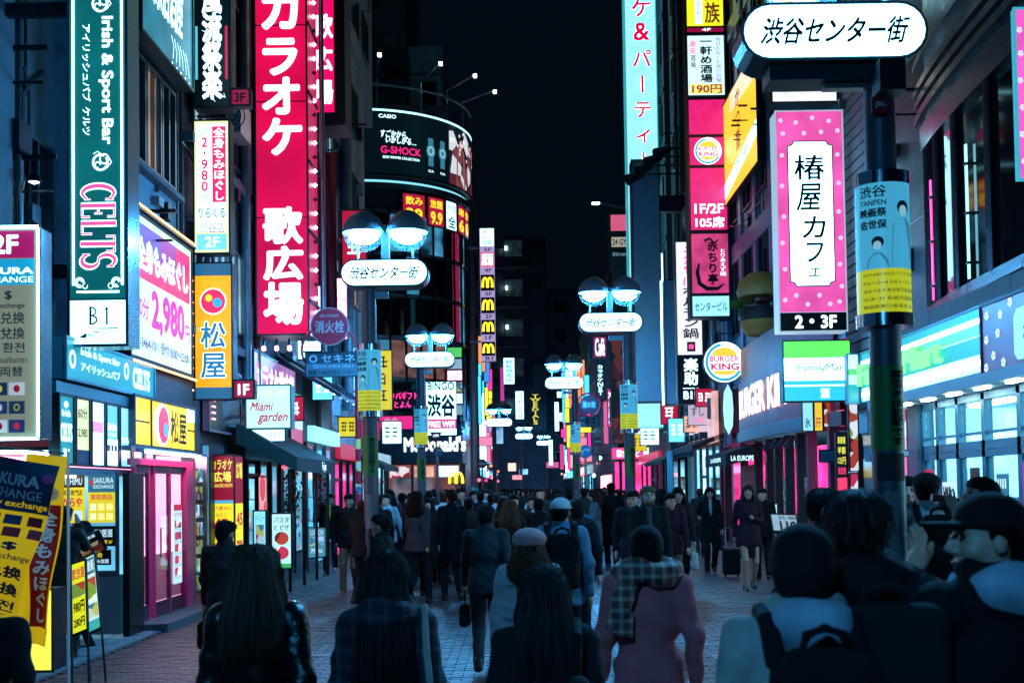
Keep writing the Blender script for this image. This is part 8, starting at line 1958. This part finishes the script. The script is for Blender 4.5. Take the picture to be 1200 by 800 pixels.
t.p("pole", WC, True).tube((atY(80, 533, 9.95)[0], 9.95, 0), (atY(80, 533, 9.95)[0], 9.95, atY(80, 529, 9.95)[1]), .012); t.done()
t, F = boxsign("lit_floor_sign", "glowing yellow floor sign with a black panel behind the flags", pxY(22, 690, 62, 786, 10.3), 10.3, .3, emi("yellow_green_floor_light", (.9, 1, .1), 1.1), fr=.01); F.rect(t.p("print", BKP), .58, .1, .85, .55); t.done()
def stand(label, TL, TR, BR, BL, Y, m_, foot):
 C4 = [np.array((atY(px, py, Y)[0], Y + dd, atY(px, py, Y)[1])) for (px, py), dd in zip((TL, TR, BR, BL), (.18, .18, 0, 0))]
 t = T("menu_stand", label, "menu board", tuple(C4[3] * (1, 1, 0)), "menu stands beside the flags"); fn = lambda a, b, l: (C4[0] * (1 - a) + C4[1] * a) * (1 - b) + (C4[3] * (1 - a) + C4[2] * a) * b + np.array((0, -l, 0))
 W = Warp(fn, .3, .8); W.rect(t.p("panel", m_), 0, 0, 1, 1, 0, 1, 1); fr_ = t.p("frame", POST, True)
 for a, b in ((0, 1), (1, 2), (2, 3), (3, 0)): fr_.tube(tuple(C4[a]), tuple(C4[b]), .014, n=6)
 d = (C4[3] - C4[0]); d = d / abs(d[2])
 for c, s_ in ((C4[3], 0), (C4[2], 0)): t.p("leg", POST, True, key='l%f' % c[0]).tube(tuple(c), tuple(c + d * (c[2] - .04)), .012, n=6); pass
 return t, W
t, W = stand("yellow priced menu stand, nearer the flags", (74, 662), (92, 656), (103, 737), (84, 745), 10.9, emi("menu_yellow", (.85, .9, .02), .9), 0); W.text(t.p("lettering", REDP), "飲放題", .1, .08, .9, .25, .03, l=.004); W.rect(t.p("print", FOOD), .1, .3, .9, .5, .004); W.text(t.p("lettering", BKP), "980円", .15, .55, .85, .72, .04, l=.004); W.text(t.p("lettering", BKP), "280円", .15, .78, .85, .92, .04, l=.004); t.done()
t, W = stand("teal framed food photo menu stand behind the yellow one", (87, 656), (103, 648), (119, 735), (102, 743), 11.1, emi("menu_teal", (.03, .42, .45), .9), 0); W.rect(t.p("print", WHP), .08, .02, .92, .85, .003); W.rect(t.p("print", TEALP, key='tp'), .12, .04, .88, .25, .005); W.text(t.p("lettering", WHP), "即飲楽", .15, .06, .85, .22, .04, l=.008); W.rect(t.p("print", FOOD, key='fd'), .12, .3, .88, .6, .005); W.rect(t.p("print", GOODL, key='fg'), .12, .64, .88, .82, .005); t.done()
t, W = stand("chalk style menu board on the ground before the sticker covered shop", (359, 618), (380, 618), (382, 652), (361, 654), 25.0, emi("board_dim_cyan", (.08, .3, .38), .8), 0); W.rect(t.p("print", GOODL), .12, .3, .88, .6, .004); W.text(t.p("lettering", WHP), "LUNCH", .15, .08, .85, .25, .02, l=.006); W.text(t.p("lettering", WHP), "Menu", .2, .68, .8, .85, .02, l=.006); t.done()
t, W = flagcloth("exchange_flag", "dark red vertical EXCHANGE flag before the cyan lit shop", ((365, 545), (386, 546), (386, 612), (367, 612)), 25.6, mat("crimson_flag_cloth", '#b01844', .7)); W.text(t.p("lettering", WC), "EXCHANGE", .55, .04, .88, .96, .05, rot=90, l=.014); W.vtext(t.p("lettering", WC), "外幣兌換", .08, .2, .48, .95, .03, l=.014)
t.p("pole", STEEL, True).tube((atY(388, 545, 25.6)[0], 25.6, 0), (atY(388, 545, 25.6)[0], 25.6, atY(388, 541, 25.6)[1]), .015); t.done()
t, W = stand("white price board reading 110 at the burger shop entrance", (905, 602), (936, 603), (936, 622), (906, 622), 20.5, emi("pale_price_board", (.35, .5, .6), .7), 0); W.text(t.p("lettering", mat("maroon_ink", '#5a0c20', .5)), "110", .3, .4, .95, .95, .05, l=.006); W.text(t.p("lettering", INK), "から・¥500", .3, .08, .95, .32, .03, l=.006); t.done()
t = T("suitcase", "small dark wheeled suitcase standing between the two women walking on the right", "suitcase", (4.1, 22.5, 0)); x_ = atY(857, 660, 22.5)[0]
s_ = Solid(); s_.box((x_, 22.5, .32), (.16, .11, .24), .04, k=.02); link("case", solid_mesh("case", (lambda v, f: (v - np.array((4.1, 22.5, 0)), f))(*s_.mesh(.02)), CL['black']), t.o)
t.p("handle", STEEL, True).path([(x_ - .09, 22.58, .5), (x_ - .09, 22.58, .95), (x_ + .09, 22.58, .95), (x_ + .09, 22.58, .5)], .01);
for sx_ in (-.12, .12): t.p("wheel", BLACK, True, key='w%f' % sx_).tube((x_ + sx_ - .015, 22.5, .07), (x_ + sx_ + .015, 22.5, .07), .04, n=12)
t.done()
t, F = boxsign("blank_plate_sign", "pale blue blank plate leaning over the entrance left of the near pole", pxY(960, 527, 978, 541, 23.5), 23.5, .05, mat("pale_plate2", '#3d6c80', .5), fr=.01); t.done()
x0, x1, z0, z1 = pxY(902, 590, 911, 605, 26); t, F = boxsign("notice_board", "small white notice with a blue picture left of the price board", (x0, x1, z0, z1), 26, .03, WHP, fr=.01); F.rect(t.p("print", TEALP), .2, .5, .8, .9); F.rect(t.p("print", REDP), .2, .2, .8, .3); t.done()
# ================================================================ the crowd
PI = math.pi
def at(px, ytop, ppm):
 """standing place and height of a person whose head top is at px, ytop and whose scale there is ppm pixels a metre"""
 Y = FOC / ppm; x, z = atY(px, ytop, Y); return x, Y, z
def P(label, px, ytop, ppm, **k):
 x, y, z = at(px, ytop, ppm); h = z / (1.72 / 1.72) ; hk = k.pop('hadd', 0)
 h = max(1.42, min(1.95, z - hk)) * 1.72 / 1.725
 k.setdefault('step', min(.02, max(.011, .0028 * y))) if 'step' not in k else None
 return person(label, x, y, h, **k)
# --- foreground, seen from behind
b = P("woman with long brown hair in a black leather jacket at the lower left", 300, 637, 300, hair='long', hm=HAIRN, top='leather', collar=1, step=.011, long=.34, look=(-.35, 0), face=1, stride=.3)
b = P("woman with very long black hair in a dark plaid coat carrying a white shoulder bag", 452, 645, 300, hair='long', long=.5, top='plaid', hood='plaid', step=.011, coat=.6, look=(.3, -.25), stride=.3)
worn(b, "shoulder_bag", "white cloth shoulder bag hanging from the plaid coated woman's right shoulder", "bag", lambda s: s.box((.24, -.04, .82), (.06, .17, .17), .04, k=.03), CL['cream'], .012,
  [("strap", lambda q: q.path([(.22, -.16, .98), (.185, -.125, 1.30), (.17, -.03, 1.475), (.19, .07, 1.40), (.22, .12, 1.0)], .016, .01), CL['cream'])])
b = P("woman with straight black hair in a grey jacket, lowest in the middle foreground", 637, 661, 330, hair='long', long=.42, top='dgrey', step=.011, stride=.3)
worn(b, "backpack", "dark backpack low on the middle foreground woman's back", "backpack", lambda s: s.box((.03, -.225, 1.10), (.15, .07, .20), .055, k=.03), CL['black'], .012, [("strap", lambda q: q.path([(.12, -.19, 1.3), (.13, -.13, 1.44), (.13, 0, 1.485), (.14, .12, 1.35)], .02, .01), CL['black'])])
b = P("woman in a dusty pink coat with a checked scarf and black hat seen from behind", 757, 618, 238, hair='short', top='pink', scarf='tartan', step=.011, coat=.76, stride=.4, hat='beanie', wide=1.08)
b = P("woman in a pale knit cap and white puffer jacket", 620, 621, 198, hair='long', long=.2, hm=HAIRR, hat='knit', hatm=cloth('rose_knit', '#d89c98'), top='white', puffer=True, furry=mat("fur_trim", '#5a4232', .9, bump=1, bscale=120), step=.013, stride=.4)
b = P("man in a white baseball cap and washed blue jacket wearing a black backpack", 657, 582, 140, hair='short', hat='cap', hatm=CL['white'], top='denim', legs='jeans', step=.014, stride=.5, look=(-.35, 0)); backpack(b, "black backpack on the man in the white cap", CL['black'])
b = P("man in a dark business suit walking away in mid street with a briefcase", 569, 590, 124, hair='short', top='suit', legs='suit', step=.014, coat=.82, stride=.8, collar=1); handbag(b, -1, "dark soft briefcase hanging from the mid street businessman's left hand", CL['black'], .2, .12, "briefcase", "briefcase")
b = P("man in a dark suit walking away before the karaoke price board at the left", 264, 609, 134, hair='short', top='suit', legs='suit', step=.013, stride=.5, look=(-.5, -.15), collar=1, wide=1.05); handbag(b, -1, "black soft bag hanging from the left hand of the man before the karaoke board", CL['black'], .15, .14)
x, y, z = at(940, 621, 430)
b = person("man in a black beanie and light grey hood with dark backpack at the lower right", x, y, z, hair='short', hat='beanie', top='cream', hood='hoodie', step=.010, stride=.3, wide=1.05, look=(-.1, 0)); backpack(b, "dark backpack with a top handle on the man in the beanie", CL['black'], 1.0, step=.010)
x, y, z = at(1006, 573, 405)
b = person("man with tousled black hair in a black hooded jacket at the lower right", x, y, z, hair='short', top='black', hood='black', step=.010, stride=.3, wide=1.12, look=(-.25, 0)); bp = backpack(b, "black backpack with a small white mark on the tousled haired man", CL['dgrey'], 1.1, step=.010)
lg = link("badge", MB().quad((.09, -.335, 1.17), (.16, -.33, 1.17), (.16, -.33, 1.20), (.10, -.335, 1.205)).mesh("badge", mat("white_print", '#b8c0c4', .6)), bp)
x, y, z = at(1160, 577, 420)
b = person("man in a black cap in profile with one hand raised at the right", x, y, z, hair='short', hat='cap', top='black', hood='hoodie', step=.010, fine=((-.6, -.15, 1.30), (.15, .6, 1.80), .0065), stride=.2, wide=1.1, look=(1.25, .02), yaw=.35, face=1, hands=((-.05, .27, 1.47), None))
b = P("dark shouldered passer-by cut off at the left edge under the flags", -28, 690, 262, hair='short', top='black', step=.014, wide=1.3, stride=.2)
b = P("man peering out between the beanie man and the tousled haired man", 965, 571, 190, hair='short', top='grey', step=.012, look=(-.9, 0), face=1, stride=.3)
b = P("young man in a pale sweatshirt with a black backpack by the near pole", 1086, 553, 150, hair='short', top='white', legs='jeans', step=.012, look=(-.35, 0), stride=.2, wide=1.05); backpack(b, "black backpack on the man in the pale sweatshirt", CL['black'])
b = P("man in dark clothes facing the street between the near pole and the pale sweatshirt", 1062, 557, 128, hair='short', top='black', step=.012, yaw=PI * .95, face=1, stride=.1)
x, y, z = at(1150, 559, 165)
b = person("man in glasses drinking from a bottle in front of the convenience store", x, y, z, hair='short', top='dgrey', step=.010, yaw=PI / 2, look=(0, .25), face=1, fine=((-.4, .0, 1.3), (.4, .45, 1.8), .008), stride=.1, hands=((-.20, .26, 1.50), None), sleeve=.3)
gl = MB();
for s_ in (-1, 1): gl.path([(.032 * s_ + .022 * math.cos(R(a)), .115, 1.605 + .02 * math.sin(R(a))) for a in range(0, 361, 40)], .0025, 5); gl.tube((.054 * s_, .115, 1.61), (.08 * s_, .02, 1.61), .0025, n=5)
tag(link("eyeglasses", gl.mesh("eyeglasses", ALU), b), None, None)
bt = T("bottle", "small brown bottle held to the drinking man's mouth", "bottle", (x - .3, y, 1.65)); w_ = b["_wl"]; bxp = x - (w_[1] + .03); bt.p("glass", mat("brown_bottle", '#6a3a30', .2), True).tube((bxp - .06, y - .05, w_[2] + .09), (bxp + .10, y - .03, w_[2] + .07), .026, .024, 14); bt.p("neck", MATS["brown_bottle"], True).tube((bxp + .10, y - .03, w_[2] + .07), (bxp + .16, y - .02, w_[2] + .065), .014, n=10); bt.p("cap_ring", ALU, True).tube((bxp - .075, y - .05, w_[2] + .092), (bxp - .06, y - .05, w_[2] + .09), .027, n=14); bt.done()
wh = mat("paper_scrap", '#b8bcc0', .7)
for i, (lx, ly) in enumerate(((1.6, 13.2), (2.2, 15.1), (.9, 17.5), (-1.9, 9.4), (-3.2, 12.1), (2.9, 18.4), (1.2, 10.2))):
 m_ = MB(); a = i * 1.3; c, s = math.cos(a) * .05, math.sin(a) * .05; m_.add([(-c, -s, .038), (s, -c, .036), (c, s, .045), (-s, c, .037)], [(0, 1, 2, 3)]); o = link("paper_scrap", m_.mesh("paper_scrap", wh), None, (lx, ly, 0)); tag(o, "small pale paper scrap lying flat on the brick paving", "litter", "paper scraps on the paving")
# --- left side
b = P("man in black seen from behind beside the flags with a hand at his face", 74, 592, 112, hair='short', top='suit', legs='suit', coat=.72, step=.013, stride=.1, hands=(None, (.10, .20, 1.50)))
x, y, z = at(97, 610, 104)
b = person("girl touting for customers in dark clothes holding up a black menu", x, y, z, hair='bob', top='black', step=.012, yaw=PI * .8, face=1, stride=.2, skin=SKINP, hands=((-.14, .30, 1.22), (.10, .34, 1.12)), coat=.62)
t = T("held_menu", "black food menu held slanting by the touting girl", "menu", (x + .1, y - .35, 1.2)); xm, zm = atY(116, 645, y - .45)
F = Face((xm - .20, y - .45, zm - .12), (.88, 0, .42), (-.40, 0, .9), .34, .24); F.slab(t.p("board", BKP), 0, 0, 1, 1, 0, .008); F.rect(t.p("print", mat("pale_menu_edge", '#8aa0a8')), -.0, -.0, 1, .04, .01); F.text(t.p("lettering", WHP), "TOP即飲楽", .1, .1, .8, .25, .02, l=.012); F.rect(t.p("print", print_mat("dish_print", ['#7a2a1a', '#c8803a', '#2a1010', '#e0c090'], 14, .25)), .15, .45, .9, .95, .011); t.done()
b = P("man in a black jacket and khaki trousers walking closer left of the lamp pole", 409, 578, 69, hair='short', top='black', legs='khaki', yaw=PI, face=1, stride=.7, inner='dgrey', shoes=CL['orange'], skin=SKINP, step=.016)
b = P("man in a black jacket over a yellow shirt walking closer by the chalk board", 387, 578, 55, hair='short', top='black', legs='jeans', yaw=PI, face=1, stride=.6, inner='yellow', skin=SKINP, shoes=CL['white'], step=.018)
b = P("man in a black coat in profile facing left before the lamp pole", 447, 601, 122, hair='short', top='black', yaw=PI * .42, face=1, stride=.3, step=.013)
b = P("man in a grey jumper with a bag strap walking away behind the left lamp pole", 471, 577, 57, hair='short', top='dgrey', legs='black', stride=.7, step=.018)
worn(b, "sling_bag", "dark sling bag across the back of the man in the grey jumper", "bag", lambda s: s.box((.06, -.18, 1.15), (.10, .05, .13), .04, rot=rotm(0, 0, .4), k=.03), CL['black'], .018, [("strap", lambda q: q.path([(-.12, -.14, 1.42), (0, -.19, 1.25), (.14, -.15, 1.0)], .02, .01), CL['black'])])
# --- right side, walking towards the camera
b = P("bearded man in a black jacket holding a drink and looking up in the middle right", 759, 568, 97, hair='short', hm=HAIRF, top='black', inner='grey', yaw=PI, face=1, look=(.1, .12), stride=.4, beard=True, skin=SKINP, hands=(None, (.06, .26, 1.15)), step=.013, collar=1)
w_ = b["_wr"]; t = T("drink_can", "small drink held at the bearded man's chest", "drink", (b.location.x - w_[0], b.location.y - w_[1], w_[2])); t.p("cup", mat("amber_drink", '#b06a40', .2), True).tube((b.location.x - w_[0] + .02, b.location.y - w_[1] - .07, w_[2] - .03), (b.location.x - w_[0] + .02, b.location.y - w_[1] - .07, w_[2] + .10), .03, n=14); t.p("rim", ALU, True).tube((b.location.x - w_[0] + .02, b.location.y - w_[1] - .07, w_[2] + .10), (b.location.x - w_[0] + .02, b.location.y - w_[1] - .07, w_[2] + .105), .031, n=14); t.done()
b = P("man in a dark suit just behind the bearded man's shoulder", 741, 573, 86, hair='short', top='navy', inner='shirt', yaw=PI, face=1, look=(-.3, -.1), stride=.3, step=.014)
b = P("person in a plum jacket and khaki trousers walking beside the bearded man", 785, 577, 80, hair='short', top='purple', legs='khaki', yaw=PI, face=1, look=(.4, 0), stride=.6, step=.015)
b = P("woman in a dark plum coat smiling behind the plum jacketed walker", 794, 570, 75, hair='long', long=.2, top='purple', yaw=PI, face=1, stride=.5, skin=SKINP, step=.015); handbag(b, -1, "pale paper shopping bag carried by the smiling woman", CL['white'], .12, .14, "shopping_bag", "bag")
b = P("woman in an open long black coat with a handbag walking towards the camera", 831, 570, 59, hair='long', long=.2, top='black', inner='shirt', legs='black', coat=.62, yaw=PI, face=1, stride=.5, skin=SKINP, step=.016, hands=(None, (.24, .16, 1.12))); handbag(b, -1, "black handbag on the arm of the woman in the long black coat", CL['leather'], .16, .11)
b = P("woman with long hair in a plum sweater and short dark skirt on the right", 876, 567, 71, hair='long', long=.34, hm=HAIRR, top='purple', legs='black', skirt=.55, coat=.72, yaw=PI, face=1, look=(-.15, .12), stride=.5, skin=SKINP, step=.015, hands=((-.04, .22, 1.18), None))
b = P("man in dark clothes half hidden behind the woman in the plum sweater", 893, 571, 64, hair='short', top='black', yaw=PI * .9, face=1, stride=.4, step=.018)
b = P("person in a pale coat looking down at a phone behind the bearded man's group", 697, 574, 57, hair='bob', hm=HAIRR, top='teal', legs='black', coat=.62, yaw=PI * .5, face=1, look=(0, -.3), stride=.1, step=.018, hands=((-.08, .28, 1.20), (.08, .28, 1.20)))
b = P("person in a long black coat standing with their back turned right of the phone user", 716, 565, 56, hair='short', top='black', coat=.5, stride=.1, step=.018)
b = P("person in a grey green jacket behind the phone user", 684, 571, 50, hair='short', top='olive', stride=.2, step=.02, yaw=.3)
b = P("woman with loose chestnut hair walking away right of the businessman", 597, 585, 92, hair='long', long=.26, hm=HAIRR, top='black', stride=.4, step=.014)
b = P("person with a small backpack walking away left of the white cap", 631, 583, 78, hair='short', top='dgrey', stride=.5, step=.015); backpack(b, "small dark backpack on the walker left of the white cap", CL['navy'], .85, step=.015)
b = P("man in a black jacket peering over the white capped man's shoulder", 676, 585, 110, hair='short', top='black', stride=.4, step=.014)
b = P("woman in a pale skirt and dark top walking away left of the businessman", 509, 582, 62, hair='long', long=.2, hm=HAIRR, top='black', legs='cream', skirt=.45, stride=.5, step=.016)
b = P("man in a dark green coat walking away just left of the businessman", 549, 583, 70, hair='short', top='olive', coat=.6, stride=.5, step=.016)
b = P("person in a long dark coat walking away left of the businessman, second from him", 529, 579, 60, hair='short', top='black', coat=.5, stride=.5, step=.017)
b = P("person in a pale shirt walking away between the two coats and the woman", 519, 577, 52, hair='short', top='navy', stride=.4, step=.018)
b = P("woman in an orange top in the crowd behind the left lamp pole", 452, 584, 42, hair='long', long=.2, top='orange', yaw=PI, face=0, stride=.4, step=.02)
b = P("person in a green hat standing out in the far crowd", 556, 571, 38, hair='short', hat='knit', hatm=cloth("sea_green_wool", '#3f8a80'), top='grey', stride=.3, step=.022)
b = P("man in a pale blue collar walking away right of the green hat", 563, 576, 52, hair='short', top='navy', inner=None, stride=.4, step=.018)
# --- the packed far crowd: a dozen kinds, copied
protos = []
spec = [('black', 'short', PI * 0, .8), ('navy', 'short', 0, .6), ('dgrey', 'short', 0, .8), ('black', 'long', 0, .6), ('grey', 'long', 0, .8), ('suit', 'short', PI, .8), ('black', 'bob', PI, .6), ('brown', 'short', PI, .8), ('olive', 'short', 0, .75), ('teal', 'bob', 0, .8), ('purple', 'long', PI, .7), ('white', 'short', 0, .8), ('red', 'long', 0, .8), ('shirt', 'short', PI, .8)]
LAB = "pedestrian in the packed crowd filling the far street"
GRP = "pedestrians packed in the far street crowd"
for i, (tp_, hr, yw, ct) in enumerate(spec):
 pb = person("pedestrian in %s %s in the packed crowd filling the far street" % ({"suit": "a dark suit", "shirt": "a pale blue shirt", "dgrey": "a dark grey jacket", "teal": "a faded blue coat"}.get(tp_, "a " + tp_ + " jacket"), "coming nearer" if yw > 1 else "walking away"), 0, 0, 1.70, top=tp_, hair=hr, yaw=yw, coat=ct, step=.034, crowd=True, stride=.5 + .05 * i, phase=(-1) ** i, hm=[HAIRB, HAIRN, HAIRR][i % 3], long=.22, group=GRP, legs=['black', 'jeans', 'dgrey'][i % 3], inner='shirt' if yw > 1 and i % 2 else None)
 protos.append(pb)
spots = []
taken = [(o.location.x, o.location.y) for o in list(COL.objects) if o.name.startswith("person") and o.type == 'MESH' and o.location.y > 1]
tries = 0
while len(spots) < 262 and tries < 9000:
 tries += 1
 y = random.uniform(0, 1) ** 1.25 * 65 + 18;
 lo, hi = (-3.6, 4.4) if y < 56 else (-1.9, 3.8)
 if y < 27: lo, hi = -2.6, .8
 x = random.uniform(lo, hi)
 if y < 34 and x > 1.2 and random.random() < .8: continue
 if any((x - a) ** 2 + (y - b) ** 2 < (.62 if y < 60 else .5) ** 2 for a, b in taken + spots): continue
 spots.append((x, y))
used = set(); placed = []
for i, (x, y) in enumerate(spots):
 for _ in range(12):
  k = random.randrange(len(protos))
  if not any(kk == k and (x - a) ** 2 + (y - b) ** 2 < 20 for (a, b), kk in placed): break
 placed.append(((x, y), k)); p0 = protos[k]
 if k not in used: used.add(k); o = p0; o.location = (x, y, 0)
 else: o = copy_tree(p0, (x, y, 0))
 o.rotation_euler = (0, 0, p0.rotation_euler[2] + random.uniform(-.35, .35)); s_ = random.uniform(.93, 1.05); o.scale = (s_, s_, s_)
for k, p0 in enumerate(protos):
 if k not in used: p0.location = (3.9, 40 + k, 0)
for o in COL.objects:
 for q in ("_wl", "_wr", "_k"):
  if q in o.keys(): del o[q]
